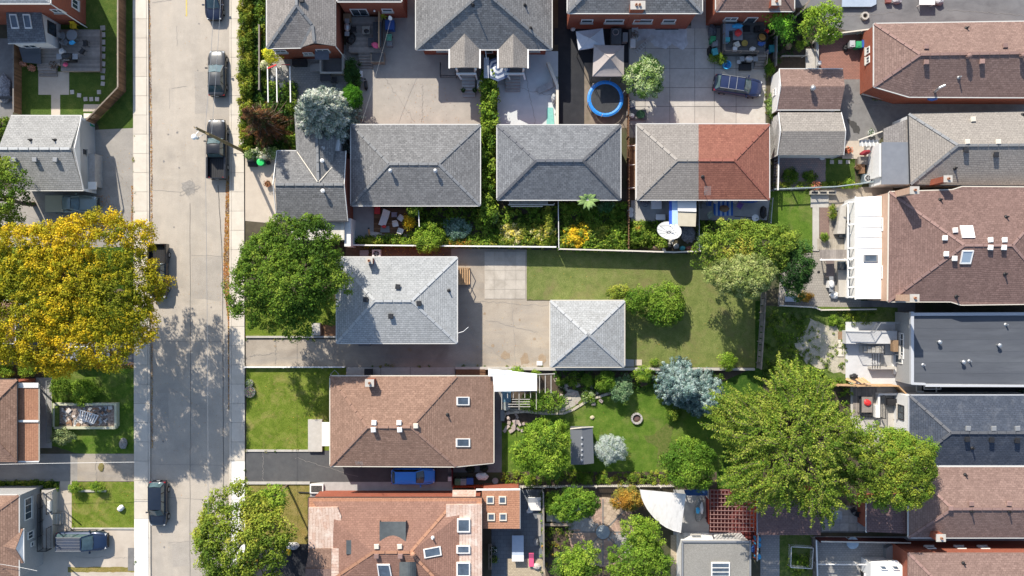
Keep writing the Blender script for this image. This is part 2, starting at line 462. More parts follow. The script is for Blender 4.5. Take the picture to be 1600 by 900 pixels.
class House:
    def __init__(s,name,label,outline,z,cat='house',group=None):
        P =GP(outline,z);c =sum(P,Vector()) /len(P)
        s.root =thing(name,label,cat,(c.x,c.y,0),group);s.tris =[];s.wall =None;s.c =c;s.ez =z;s.pitch =.74
    def at(s,q):
        """image point on the roof: rises above the eave are scaled by the pitch"""
        return G(q[0],q[1],q[2] if q[2] <= s.ez else s.ez+(q[2]-s.ez)*s.pitch)
    def roof(s,faces,mat,thick=0.16,name='roof',label=None):
        mb =MB();edges ={}
        for f in faces:
            P =[s.at(q) for q in f]
            n =(P[1]-P[0]).cross(P[2]-P[0])
            if n.length <1e-6 and len(P) >3:n =(P[2]-P[0]).cross(P[3]-P[0])
            if n.z <0:P.reverse()
            tt =[]
            for t in tessellate_polygon([P]):
                T =[P[i] for i in t]
                if (T[1]-T[0]).cross(T[2]-T[0]).z <0:T.reverse()
                s.tris.append(T);tt.append(T)
            nn =(tt[0][1]-tt[0][0]).cross(tt[0][2]-tt[0][0]).normalized()
            if max(abs(nn.dot(p-tt[0][0])) for p in P) <.004:mb.poly(P)
            else:
                for T in tt:mb.poly(T)
            k =[tuple(round(x,3) for x in p) for p in P]
            for i in range(len(P)):
                e =(k[i],k[(i+1) % len(P)])
                if (e[1],e[0]) in edges:edges.pop((e[1],e[0]))
                else:edges[e] =1
            if thick:mb.poly([p-Vector((0,0,thick)) for p in reversed(P)])
        if thick:
            for a,b in edges:
                a =Vector(a);b =Vector(b);d =Vector((0,0,thick))
                mb.poly([a,a-d,b-d,b])
        return mesh_obj(name,mb,mat,s.root,uv=True,label=label)
    def gutter(s,pts,mat=None,closed=True,w=0.09):
        P =[G(*q) for q in pts];n =len(P)
        A =[Vector((p.x,p.y,0)) for p in P]
        ccw =area(A) >0
        for i in range(n if closed else n-1):
            a,b =P[i],P[(i+1) % n];e =(b-a).normalized()
            o =Vector((e.y,-e.x,0)) *(w/2+0.004) *(1 if ccw else-1)
            mesh_obj('gutter',MB().bar(a+o+Vector((0,0,-0.08)),b+o+Vector((0,0,-0.08)),w,0.13),mat or GUTTER,s.root)
    def caps(s,lines,mat,w=0.26):
        for ln in lines:
            P =[s.at(q) for q in ln]
            for a,b in zip(P,P[1:]):
                k =max(1,int((b-a).length/0.9));mb =MB()
                for i in range(k):
                    p =a.lerp(b,i/k);q =a.lerp(b,(i+0.93)/k)
                    mb.bar(p+Vector((0,0,0.015)),q+Vector((0,0,0.035)),w,0.035)
                mesh_obj('ridge_cap',mb,mat,s.root)
    def walls(s,outline,z,mat,inset=0.35,z0=0.0,name='wall'):
        P =offset_poly(GP(outline,z),inset);s.wall =P
        for i in range(len(P)):
            a,b =P[i],P[(i+1) % len(P)];mb =MB()
            za,zb =a.z -0.1,b.z -0.1
            mb.poly([(a.x,a.y,z0),(b.x,b.y,z0),(b.x,b.y,zb),(a.x,a.y,za)])
            e =(b-a).xy.normalized();o =Vector((-e.y,e.x,0)) *0.2
            A,B =Vector((a.x,a.y,0)) +o,Vector((b.x,b.y,0)) +o
            mb.poly([(B.x,B.y,z0),(A.x,A.y,z0),(A.x,A.y,za),(B.x,B.y,zb)])
            mb.poly([(a.x,a.y,za),(b.x,b.y,zb),(B.x,B.y,zb),(A.x,A.y,za)])
            mesh_obj(name,mb,mat,s.root,uv=True)
    def hit(s,u,v):
        o =Vector((0,0,H));d =(G(u,v,0)-o)
        best =None
        for T in s.tris:
            n =(T[1]-T[0]).cross(T[2]-T[0])
            if n.length <1e-9:continue
            n.normalize();den =n.dot(d)
            if abs(den) <1e-9:continue
            t =n.dot(T[0]-o) /den;p =o +d *t;ok =True
            for i in range(3):
                if (T[(i+1) % 3]-T[i]).cross(p-T[i]).dot(n) <-0.05:ok =False;break
            if ok and (best is None or p.z>best[0].z):best =(p,n)
        if best is None:
            return (G(u,v,s.tris[0][0].z/VS) if s.tris else G(u,v,2.5)),Vector((0,0,1))
        return best
    def vent(s,u,v,kind='box',mat=None):
        p,n =s.hit(u,v);up =Vector((0,0,1));mb =MB()
        if kind =='box':
            o =mesh_obj('roof_vent',MB().box(p+up*0.1,(0.36,0.36,0.26),rnd.uniform(-.1,.1)),mat or GREYMET,s.root)
            mesh_obj('vent_cap',MB().box(p+up*0.26,(0.5,0.5,0.09),rnd.uniform(-.1,.1),taper=0.8),mat or GREYMET,o)
        elif kind =='pipe':
            mb.cyl(p-up*0.1,p+up*0.45,0.075,n=8);mb.lathe(p,[(0.2,-0.03),(0.17,0.06),(0.08,0.12)],8)
            mesh_obj('vent_pipe',mb,mat or BLACKP,s.root)
        elif kind =='turbine':
            mb.cyl(p-up*0.1,p+up*0.25,0.16,n=10)
            o =mesh_obj('roof_vent',mb,mat or GREYMET,s.root)
            b =MB().ball(p+up*0.42,0.26,12,8,0.85)
            for i in range(10):
                t =i *0.628;b.bar(p+Vector((math.cos(t)*.2,math.sin(t)*.2,.25)),p+Vector((math.cos(t+.4)*.29,math.sin(t+.4)*.29,.5)),.03,.05)
            mesh_obj('turbine_head',b,mat or STEEL,o)
        elif kind =='cowl':
            mb.cyl(p-up*0.1,p+up*0.4,0.11,n=10);mb.lathe(p+up*.4,[(0.11,0),(0.21,0.04),(0.2,0.12),(0.05,.2)],12)
            mesh_obj('roof_vent',mb,mat or STEEL,s.root,smooth=False)
    def chimney(s,u,v,w=0.7,d=0.6,h=1.1,mat=None,cap=None,flue=True,down=0.6,rz=0.0):
        p,n =s.hit(u,v);mb =MB()
        o =mesh_obj('chimney',MB().box(p+Vector((0,0,(h-down)/2)),(w,d,h+down),rz),mat or REDBRICK,s.root,uv=True)
        mesh_obj('chimney_cap',MB().box(p+Vector((0,0,h+0.05)),(w+.12,d+.12,0.1),rz),cap or CONC,o)
        if flue:
            for k in ((-0.16,0.16) if w>0.8 else (0,)):
                mesh_obj('flue',MB().lathe(p+Vector((k,0,h+0.1)),[(0.13,0),(0.12,0.22),(0.08,.22),(.07,.1)],10),surf('clay_flue',(0.4,0.2,0.12)),o)
    def skylight(s,pts,frame=None,h=0.14,pane=None,bars=0):
        hs =[s.hit(*q) for q in pts];P =[q[0] for q in hs];n =hs[0][1]
        if (P[1]-P[0]).cross(P[2]-P[0]).dot(n) <0:P.reverse()
        c =sum(P,Vector()) /4;mb =MB();k =0.14
        ins =[p.lerp(c,min(0.4,k/max(0.2,(p-c).length)*1.1)) for p in P]
        up =n *h;lo =n *-0.1
        mb.add([p+lo for p in P]+[p+up for p in P]+[p+up for p in ins]+[p+n*(h-.05) for p in ins],
               [(i,(i+1) % 4,4+(i+1) % 4,4+i) for i in range(4)]+[(4+i,4+(i+1) % 4,8+(i+1) % 4,8+i) for i in range(4)]
               +[(8+i,8+(i+1) % 4,12+(i+1) % 4,12+i) for i in range(4)])
        o =mesh_obj('skylight',mb,frame or WHITE,s.root)
        mesh_obj('pane',MB().poly([p+n*(h-.045) for p in ins]),pane or SKYGL,o)
        for b in range(bars):
            t =(b+1) /(bars+1)
            mesh_obj('glazing_bar',MB().bar(ins[0].lerp(ins[3],t)+n*h,ins[1].lerp(ins[2],t)+n*h,.06,.05),frame or WHITE,o)
    def window(s,u,v,z,w,h,kind='window',frame=None,bars=1,pane=None,mat=None):
        p =G(u,v,z);best =None
        P =s.wall
        for i in range(len(P)):
            a =P[i].xy;b =P[(i+1) % len(P)].xy;e =(b-a);ln =e.length
            if ln <0.1:continue
            e =e /ln;t =min(max((p.xy-a).dot(e),w/2),ln-w/2);q =a +e *t;dd =(q-p.xy).length
            if best is None or dd <best[0]:best =(dd,q,e)
        _,q,e =best;nn =Vector((e.y,-e.x));ex =Vector((e.x,e.y,0));en =Vector((nn.x,nn.y,0))
        c =Vector((q.x,q.y,z)) +en *0.02
        R =Matrix((ex,en,Vector((0,0,1)))).transposed()
        fr =MB();t =0.09
        for dx,dz,sx,sz in ((-w/2+t/2,0,t,h),(w/2-t/2,0,t,h),(0,h/2-t/2,w-2*t-.004,t),(0,-h/2+t/2,w-2*t-.004,t)):
            fr.box(c+ex*dx+Vector((0,0,dz)),(sx,0.12,sz),mat=R)
        for b in range(bars):
            fr.box(c+ex*(-w/2+w*(b+1)/(bars+1)),(0.05,0.1,h-2*t-.004),mat=R)
        o =mesh_obj(kind,fr,frame or WHITE,s.root)
        mesh_obj('pane',MB().box(c-en*0.0,(w-2*t,0.05,h-2*t),mat=R),pane or GLASS,o)
        if kind =='window':mesh_obj('sill',MB().box(c+en*0.08+Vector((0,0,-h/2-.05)),(w+.16,0.2,.07),mat=R),CONC,o)
        else:mesh_obj('handle',MB().box(c+ex*(w/2-.14)+en*.1,(0.04,0.06,.14),mat=R),STEEL,o)
def hip(cs,r1,r2,ez,rz):
    """four roof planes over corners tl,tr,br,bl with a level ridge r1-r2"""
    a,b,c,d =[(p[0],p[1],p[2] if len(p)>2 else ez) for p in cs];p =(r1[0],r1[1],rz);q =(r2[0],r2[1],rz)
    return [[a,b,q,p],[b,c,q],[c,d,p,q],[d,a,p]]
def hip_house(name,label,cs,r1,r2,ez,rz,mat,capmat,wallmat=None,inset=0.4,gut=None,cat='house',group=None,caps=True,pyramid=False,pitch=.74):
    h =House(name,label,cs,ez,cat,group);h.pitch =pitch
    h.roof(hip(cs,r1,r2,ez,rz),mat)
    c3 =[(p[0],p[1],ez) for p in cs]
    h.gutter(c3,gut)
    if caps:
        p =(r1[0],r1[1],rz);q =(r2[0],r2[1],rz)
        h.caps([[c3[0],p],[c3[3],p],[c3[1],q],[c3[2],q]]+([] if pyramid else [[p,q]]),capmat)
    h.walls(cs,ez,wallmat or REDBRICK,inset)
    return h
# ------------------------------------------------------------------ foliage
nrg =np.random.default_rng(11)
def unit(v):return v /np.maximum(np.linalg.norm(v,axis=-1,keepdims=True),1e-6)
def leaf_obj(name,cen,nrm,size,col,parent=None,kind=None,aspect=0.55,axis=None,label=None,mat=None):
    """every leaf is a folded four-cornered blade with its own colour"""
    n =len(cen);size =np.broadcast_to(size,(n,))
    if axis is None:axis =nrg.normal(size=(n,3))
    nrm =unit(nrm);ax =axis -nrm *(axis*nrm).sum(1,keepdims=True);ax =unit(ax);sd_ =np.cross(nrm,ax)
    L_ =size[:,None];W_ =L_ *aspect
    v =np.empty((n,4,3))
    v[:,0] =cen -ax *L_ *0.5;v[:,2] =cen +ax *L_ *0.5 -nrm *L_ *0.12
    v[:,1] =cen +sd_ *W_ *0.5 +nrm *L_ *0.10;v[:,3] =cen -sd_ *W_ *0.5 +nrm *L_ *0.10
    v =v.reshape(-1,3);lo =v.min(0);c =np.array([(v[:,0].max()+lo[0])/2,(v[:,1].max()+lo[1])/2,lo[2]])
    v =(v-c).astype(np.float32)
    me =bpy.data.meshes.new(name)
    me.vertices.add(4*n);me.vertices.foreach_set('co',v.ravel())
    me.loops.add(4*n);me.loops.foreach_set('vertex_index',np.arange(4*n,dtype=np.int32))
    me.polygons.add(n);me.polygons.foreach_set('loop_start',np.arange(0,4*n,4,dtype=np.int32))
    me.update(calc_edges=True)
    a =me.attributes.new('Col','FLOAT_COLOR','POINT')
    cc =np.ones((n,4,4),np.float32);cc[:,:,:3] =col[:,None,:];a.data.foreach_set('color',cc.ravel())
    me.materials.append(mat or LEAF)
    o =bpy.data.objects.new(name,me);C.objects.link(o)
    if parent:o.parent =parent
    o.location =Vector(c) -wloc(parent);WL[o.name] =Vector(c)
    if kind:o['kind'] =kind
    if label:o['label'] =label
    return o
def pal(cols,n,k,jit=0.22):
    """colour per leaf: palette choice per clump index k, jitter per leaf"""
    cols =np.array(cols);pick =cols[k % len(cols)]
    return np.clip(1.6*pick*(1+nrg.uniform(-jit,jit,(n,1)))*(1+nrg.uniform(-0.08,0.08,(n,3))),0.004,0.9)
def blob_points(R,nc,per,spread,squash=1.0,lumps=7,inner=0.45,low=-0.35):
    """clump centres over a lumpy ellipsoid shell, leaves gathered round each"""
    d =unit(nrg.normal(size=(nc*4,3)));d =d[d[:,2]>low][:nc];nc =len(d)
    m =int(nc*.62);q =np.sqrt(nrg.random(m)) *.99;th =nrg.uniform(0,6.2832,m)      # even cover seen from above
    d[:m] =np.stack([q*np.cos(th),q*np.sin(th),np.sqrt(1-q*q)],1)
    ld =unit(nrg.normal(size=(lumps,3)));amp =nrg.uniform(0.12,0.30,lumps)
    rad =0.82 +(np.exp(-(1-d @ ld.T)*9)*amp*1.35).sum(1) +.05 *np.sin(d[:,0]*9+lumps) *np.sin(d[:,1]*8)
    fi =np.arctan2(d[:,1],d[:,0]);q =nrg.uniform(0,6.28,4)
    rad += (.035*np.sin(2*fi+q[0])+.04*np.sin(3*fi+q[1])+.05*np.sin(5*fi+q[2])+.04*np.sin(9*fi+q[3])) *np.sqrt(d[:,0] ** 2+d[:,1] ** 2)
    rad =np.minimum(rad,1.14)
    fr =inner +(1-inner) *np.sqrt(nrg.random(nc))
    fr =np.where(nrg.random(nc)<0.62,nrg.uniform(0.88,1.0,nc),fr)
    c =d *(rad*fr)[:,None]
    k =np.repeat(np.arange(nc),per)
    off =nrg.normal(size=(nc*per,3)) *spread *np.array([1,1,0.6])
    return c,d,k,off
def tufts(c,per,tr,flat_=0.8):
    """leaves standing outward over small domes: each twig end reads as one puff"""
    nc =len(c);k =np.repeat(np.arange(nc),per);n =nc *per
    d =unit(nrg.normal(size=(n,3))+np.array([0,0,.35]));r =np.repeat(tr*nrg.uniform(.65,1.3,nc),per)
    off =d *(r*(.55+.5*nrg.random(n)))[:,None] *np.array([1,1,flat_])
    return k,off,d *.85 +np.array([0,0,.3]) +nrg.normal(size=d.shape) *.38
def tree(name,label,u,v,ru,rv,zc,hz,cols,cat='tree',leaf=0.3,dens=1.0,spread=0.085,trunk=True,group=None,
         low=-0.3,lumps=7,per=64,inner=0.45,aspect=0.62,jit=0.2,tuft=2.4):
    """broad-leaved tree; crown is outlined on the level zc, hz = half height of the crown"""
    c0 =G(u,v,zc);R =np.array([ru*S*(H0-zc)/H0,rv*S*(H0-zc)/H0,hz])
    t =thing(name,label,cat,(c0.x,c0.y,0),group)
    leaf *= .72;tr =leaf *tuft;RR =np.maximum(R-tr*.2,R*.55)
    A =math.pi *R[0] *R[1]
    nc =int(max(12,A*5.6*dens/(tr*tr*4)))
    c,d,_,_ =blob_points(R,nc,1,spread,lumps=lumps,low=low,inner=inner)
    m =float(R.max())
    k,off,nr =tufts(c,per,tr)
    cen =c[k] *RR +off +np.array(c0)
    ph =(np.sin(c[:,0]*5.1+u)+np.sin(c[:,1]*4.3+v)+np.sin(c[:,2]*4+u*v)+nrg.normal(size=len(c))*1.1)
    idx =np.clip(((ph+3)/6*len(cols)).astype(int),0,len(cols)-1)
    col =pal(cols,len(cen),idx[k],jit)
    sz =leaf *nrg.uniform(0.55,1.2,len(cen))
    cen[:,2] =np.maximum(cen[:,2],0.05)
    leaf_obj('crown',cen,nr,sz,col,t,aspect=aspect)
    if trunk:
        h =c0.z -hz *0.3;r =max(0.05,m*0.055);mb =MB()
        path =[Vector((c0.x+0.1*math.sin(i),c0.y+0.08*math.cos(i*1.7),h*i/4)) for i in range(5)]
        mb.tube(path,r*1.25,8,r1=r*0.7)
        mesh_obj('trunk',mb,BARK,t)
        top =path[-1]
        for i in range(int(7+m)):
            q =c[rnd.randrange(len(c))] *R *0.8 +np.array(c0);q =Vector(q)
            mid =top.lerp(q,0.5) +Vector((0,0,-0.1*m+rnd.uniform(0,.2)*m));st =path[3].lerp(top,rnd.random())
            mesh_obj('limb',MB().tube([st,mid,q],r*0.5,5,r1=r*0.1),BARK,t)
    return t
def shrub(name,label,u,v,ru,rv,h,cols,cat='shrub',leaf=0.2,dens=1.3,group=None,spread=0.11,per=46,**kw):
    return tree(name,label,u,v,ru,rv,h*0.5,h*0.52,cols,cat,leaf,dens,spread,False,group,low=-0.2,per=per,**kw)
def spruce(name,label,u,v,r,h,cols,cat='spruce tree',zr=0.35,leaf=0.2,dens=1.0,open_=0.0,power=1.0,per=46,tuft=1.35):
    """conifer: whorls of branches carrying needle tufts on a straight stem; outline radius r is read on level zr*h"""
    c0 =G(u,v,h*zr);h *= VS;R =r *S *(H0-h/VS*zr) /H0
    t =thing(name,label,cat,(c0.x,c0.y,0));tr =leaf *tuft;pts =[];bi =[]
    mesh_obj('trunk',MB().cyl((c0.x,c0.y,0),(c0.x,c0.y,h*.97),R*0.07+.03,0.03,8),BARK,t)
    z =h *.06;l =0;nb_ =0;lm =MB()
    while z <h *.99:
        f =z /h;rl =(R-tr*.6) *(1-f ** 1.25) ** power;nb =max(3,int(4+rl*3.6*dens))
        for i in range(nb):
            if rnd.random() <open_:continue
            a =2 *math.pi *(i+rnd.random()*.6) /nb +l *1.3;ln =rl *rnd.uniform(.8,1.06) *(rnd.uniform(.5,1.25) if open_ else 1);nb_ += 1
            s =.25 if rl >1 else 0
            while s <= 1.001:
                w =.22 *ln *(1-s) +.05
                for sg in ((-1,1) if w>.2 else (0,)):
                    rr =s *ln;pts.append((c0.x+math.cos(a)*rr-math.sin(a)*sg*w,c0.y+math.sin(a)*rr+math.cos(a)*sg*w,z+(.12*s*s-.22*s)*ln-abs(sg)*.06+rnd.uniform(-.06,.06)));bi.append(nb_)
                s += max(.12,tr*.95/max(ln,.3))
            lm.tube([(c0.x,c0.y,z+.1),(c0.x+math.cos(a)*ln,c0.y+math.sin(a)*ln,z-.1*ln)],.035,4,r1=.012)
        z += max(.3,tr*.95);l += 1
    mesh_obj('branch',lm,BARK,t,kind='stuff')
    c =np.array(pts);k,off,nr =tufts(c,per,tr,.7);rad =c[k] -np.array([c0.x,c0.y,h*.5])
    idx =(np.array(bi)*7+nrg.integers(0,2,len(bi)))[k];cen =c[k] +off
    leaf_obj('crown',cen,nr,leaf*nrg.uniform(.6,1.25,len(cen)),pal(cols,len(cen),idx,.16),t,aspect=.36,axis=off+rad*np.array([.1,.1,0]))
    return t
def feather_tree(name,label,u,v,ru,rv,zc,hz,cols,nspray=520,slen=1.7,leaf=0.24):
    """honey-locust habit: arching, feathery sprays"""
    c0 =G(u,v,zc);R =np.array([ru*S*(H0-zc)/H0,rv*S*(H0-zc)/H0,hz])
    t =thing(name,label,'tree',(c0.x,c0.y,0));cen =[];ax =[];nr =[];ki =[]
    lm =MB()
    d =unit(nrg.normal(size=(nspray*4,3)));d =d[d[:,2]>-0.15][:nspray]
    for i in range(len(d)):
        dd =d[i];lump =0.78 +0.16 *math.sin(5*math.atan2(dd[1],dd[0])+u) +0.1 *math.sin(9*dd[0]+3)
        p =dd *R *lump *(0.55+0.45*math.sqrt(rnd.random())) +np.array(c0)
        hd =np.array([dd[0],dd[1],0]) +nrg.normal(size=3) *0.36;hd[2] =rnd.uniform(-.15,.3);hd =hd /np.linalg.norm(hd)
        ln =slen *rnd.uniform(.6,1.2);m =int(26*ln/1.5);s =(np.arange(m)+.5) /m
        path =p +np.outer(s*ln,hd);path[:,2] -= 0.45 *ln *s ** 2
        sidev =np.cross(hd,[0,0,1]);sidev /= np.linalg.norm(sidev)
        for rep in range(2):
            sg =np.where(np.arange(m) % 2==0,1,-1)
            P =path +np.outer(sg*0.13*(1.15-s),sidev) +nrg.normal(size=path.shape) *.05
            cen.append(P);ax.append(np.outer(sg,sidev)+hd*.5+nrg.normal(size=path.shape)*.25)
            nr.append(np.array([0,0,1])+nrg.normal(size=path.shape)*.45);ki.append(np.full(m,rnd.randrange(len(cols))))
        if i % 3 ==0:lm.tube([Vector(path[0]),Vector(path[m // 2]),Vector(path[-1])],.03,4,r1=.012)
        if i % 14 ==0:
            b =Vector(c0) +Vector((0,0,-hz*.5));q =Vector(p);mesh_obj('limb',MB().tube([b,b.lerp(q,.5)+Vector((0,0,.3)),q],.11,5,r1=.03),BARK,t)
    cen =np.concatenate(cen);ki =np.concatenate(ki)
    leaf_obj('crown',cen,np.concatenate(nr),leaf*nrg.uniform(.6,1.3,len(cen)),pal(cols,len(cen),ki,.25),t,aspect=.5,axis=np.concatenate(ax))
    mesh_obj('twig',lm,BARK,t,kind='stuff')
    mesh_obj('trunk',MB().tube([(c0.x,c0.y,0),(c0.x+.1,c0.y,c0.z*.5),(c0.x,c0.y,c0.z-hz*.4)],.32,8,r1=.2),BARK,t)
    return t
def leaf_block(name,pts,z0,z1,cols,n,leaf=0.16,parent=None,kind=None,axis_up=False,jit=.3,patch=2.0,puff=True):
    """leaves filling a polygon of image pixels between two heights (hedges, beds, ground cover)"""
    P =GP(pts,(z0+z1)/2/VS);tris =tessellate_polygon([P]);T =[[P[i] for i in t] for t in tris]
    ar =np.array([abs((t[1]-t[0]).cross(t[2]-t[0]).z) for t in T]);ar =ar /ar.sum()
    per =1 if (axis_up or not puff) else 26;m =max(3,int(n*1.5/per)) if per >1 else n
    w =nrg.choice(len(T),m,p=ar);a =np.array([[list(q) for q in t] for t in T])[w]
    r1 =np.sqrt(nrg.random((m,1)));r2 =nrg.random((m,1))
    cen =a[:,0] *(1-r1) +a[:,1] *r1 *(1-r2) +a[:,2] *r1 *r2
    hf =0.5 +0.5 *np.sin(cen[:,0]*3.1+1) *np.sin(cen[:,1]*2.7)
    cen[:,2] =z0 +(z1-z0) *(0.45+0.55*hf) *nrg.random(m) ** 0.4
    ph =np.sin(cen[:,0]*patch+2) +np.sin(cen[:,1]*patch*1.23) +np.sin((cen[:,0]+cen[:,1])*patch*.7) +nrg.normal(size=m) *1.1
    idx =np.clip(((ph+3)/6*len(cols)).astype(int),0,len(cols)-1);ax =None
    if per >1:
        k,off,nr =tufts(cen,per,leaf*1.7);cen =cen[k] +off;idx =idx[k];cen[:,2] =np.maximum(cen[:,2],.02)
    else:nr =np.array([0,0,1.0]) +nrg.normal(size=cen.shape) *.6
    if axis_up:nr =nrg.normal(size=cen.shape) *np.array([1,1,.35]) +np.array([0,0,.4]);ax =np.array([0,0,1.0]) +nrg.normal(size=cen.shape) *.5
    k =len(cen)
    return leaf_obj(name,cen,nr,leaf*nrg.uniform(.6,1.3,k),pal(cols,k,idx,jit*.7),parent,kind,aspect=.22 if axis_up else .6,axis=ax)
def grass(pts,cols,per_m2=45,leaf=0.09,name='grass'):
    P =GP(pts);n =int(abs(area(P))*per_m2)
    return leaf_block(name,pts,0.015,0.075,cols,max(40,n),leaf,None,'stuff',True,.35,.9)
def rosette(name,label,u,v,r,h,col,n=11,cat='plant',z0=0.0,wid=0.3):
    """big-leaved plant: arching blades from one centre"""
    c =G(u,v,z0+h);R =r *S;t =thing(name,label,cat,(c.x,c.y,0))
    mesh_obj('stem',MB().cyl((c.x,c.y,z0),(c.x,c.y,z0+h),.05,.03,6),BARK,t)
    m =surf('frond_'+name,col,tuple(x*.6 for x in col),5)
    for i in range(n):
        a =6.283 *i /n +rnd.uniform(-.15,.15);ln =R *rnd.uniform(.8,1.1);mb =MB();d =Vector((math.cos(a),math.sin(a),0));p =Vector((-d.y,d.x,0))
        pts =[];
        for k in range(6):
            s =k /5;w =wid *R *math.sin(math.pi*(0.12+.86*s)) *.5
            q =c +d *ln *s +Vector((0,0,.35*R*math.sin(2.4*s)-.1))
            pts.append((q-p*w-Vector((0,0,.03)),q,q+p*w-Vector((0,0,.03))))
        for x,y in zip(pts,pts[1:]):mb.poly([x[0],x[1],y[1],y[0]]);mb.poly([x[1],x[2],y[2],y[1]])
        mesh_obj('frond',mb,m,t)
    return t
# ------------------------------------------------------------------ fences, decks, steps
def fence(name,label,pts,h,mat,board=0.14,gap=0.02,thick=0.03,closed_boards=True,group=None,capmat=None,post=2.2,picket=False,z0=0.0,cat='fence',lean=0.0,maxboards=300):
    P =GP(pts);c =P[0].lerp(P[-1],.5);t =thing(name,label,cat,(c.x,c.y,0),group);me =ubox(mat);nb =0
    for a,b in zip(P,P[1:]):
        d =b -a;ln =d.length;rz =math.atan2(d.y,d.x);e =d /ln
        nb_ =max(1,int(ln/(board+gap)))
        for i in range(nb_):
            if nb >= maxboards:break
            q =a +e *((i+.5)*ln/nb_);hh =h *(1+rnd.uniform(-.012,.012));nb += 1
            shared('picket' if picket else 'board',me,(q.x,q.y,z0+hh/2+.03),t,rz+rnd.uniform(-.01,.01),(ln/nb_-gap,thick,hh))
        sd_ =Vector((-e.y,e.x,0))
        for k in range(int(ln/post)+1):
            q =a +e *min(ln,k*post) +sd_ *(-.07)
            shared('post',me,(q.x,q.y,z0+(h+.06)/2),t,rz,(.1,.1,h+.06))
        for zz in (.25,h-.25):
            m =(a+b) /2 +sd_ *(-.04);shared('rail',me,(m.x,m.y,z0+zz),t,rz,(ln,.05,.09))
        if capmat:
            m =(a+b) /2;shared('top_rail',ubox(capmat),(m.x,m.y,z0+h+.055),t,rz,(ln,.13,.04))
    return t
def chain_fence(name,label,pts,h,mat=None,post=2.0,group=None,r=0.035):
    """tube-rail fence: posts, top rail and two wires of mesh"""
    mat =mat or STEEL;P =GP(pts);c =P[0].lerp(P[-1],.5);t =thing(name,label,'fence',(c.x,c.y,0),group)
    for a,b in zip(P,P[1:]):
        ln =(b-a).length;n =max(1,int(ln/post));up =Vector((0,0,h))
        mesh_obj('top_rail',MB().cyl(a+up,b+up,r,n=6),mat,t)
        for i in range(n+1):q =a.lerp(b,i/n);mesh_obj('post',MB().cyl(q,q+up*1.03,r*1.2,n=6),mat,t)
        mb =MB();k =int(ln/.22)
        for i in range(k):
            q =a.lerp(b,i/k);w =a.lerp(b,min(1,(i+4)/k));mb.bar(q+Vector((0,0,.05)),w+up,.008,.008);mb.bar(w+Vector((0,0,.05)),q+up,.008,.008)
        mesh_obj('mesh',mb,mat,t)['kind'] ='stuff'
    return t
def railing(name,label,pts,z,h,mat=None,n=8,group=None,parent=None,bal=True):
    mat =mat or DARK;P =GP(pts,z);t =parent or thing(name,label,'railing',P[0],group)
    for a,b in zip(P,P[1:]):
        up =Vector((0,0,h))
        mesh_obj('handrail',MB().bar(a+up,b+up,.07,.05),mat,t)
        k =max(1,int((b-a).length/1.3))
        for i in range(k+1):q =a.lerp(b,i/k);mesh_obj('post',MB().bar(q,q+up,.06,.06),mat,t)
        if bal:
            mb =MB();m =int((b-a).length/.14)
            for i in range(1,m):q =a.lerp(b,i/m);mb.bar(q+up*.1,q+up*.97,.02,.02)
            mb.bar(a+up*.1,b+up*.1,.03,.03)
            mesh_obj('baluster',mb,mat,t)['kind'] ='stuff'
    return t
def planks(parent,quad,z,mat,n,along='u',th=.035,gap=.012,name='plank'):
    a,b,c,d =GP(quad,z);me =ubox(mat);z *= VS
    for i in range(n):
        s =(i+.5) /n
        if along =='u':p,q =a.lerp(d,s),b.lerp(c,s);w =(d-a).length /n
        else:p,q =a.lerp(b,s),d.lerp(c,s);w =(b-a).length /n
        m =(p+q) /2;e =q -p
        shared(name,me,(m.x,m.y,z-th/2+rnd.uniform(-.002,.002)),parent,math.atan2(e.y,e.x),(e.length,w-gap,th))
def deck(name,label,quad,z,mat,n,along='u',frame=True,cat='deck',group=None):
    P =GP(quad,z);c =sum(P,Vector()) /4;t =thing(name,label,cat,(c.x,c.y,0),group)
    planks(t,quad,z,mat,n,along)
    if frame and z >.08:
        I =offset_poly(P,.03);mb =MB();mb.prism([(p.x,p.y) for p in I][::-1] if area(I)<0 else [(p.x,p.y) for p in I],0.0,z*VS-.04)
        mesh_obj('frame',mb,mat,t)
    return t
def steps(name,label,quad,z0,z1,n,mat,dirn,cat='steps',group=None,parent=None):
    """flight of n treads: quad in image pixels, rising from z0 to z1 towards dirn ('up','down','left','right' in the image)"""
    t =parent or thing(name,label,cat,G(quad[0][0],quad[0][1]),group)
    a,b,c,d =GP(quad,(z0+z1)/2)
    for i in range(n):
        s0,s1 =i /n,(i+1) /n -.01
        if dirn =='up':q =[d.lerp(a,s0),c.lerp(b,s0),c.lerp(b,s1),d.lerp(a,s1)]
        elif dirn =='down':q =[a.lerp(d,s0),b.lerp(c,s0),b.lerp(c,s1),a.lerp(d,s1)]
        elif dirn =='right':q =[a.lerp(b,s0),d.lerp(c,s0),d.lerp(c,s1),a.lerp(b,s1)]
        else:q =[b.lerp(a,s0),c.lerp(d,s0),c.lerp(d,s1),b.lerp(a,s1)]
        if area(q) <0:q.reverse()
        zz =(z0+(z1-z0)*(i+1)/n) *VS
        mesh_obj('tread',MB().prism([(p.x,p.y) for p in q],max(0,z0-.01),zz),mat,t)
    return t
def flat(name,label,pts,z0,z1,mat,cat,group=None):
    """solid slab outlined in image pixels (top level z1)"""
    P =GP(pts,z1);
    if area(P) <0:P.reverse()
    return solo(name,label,cat,MB().prism([(p.x,p.y) for p in P],z0,z1,bottom=z0>.05),mat,group)
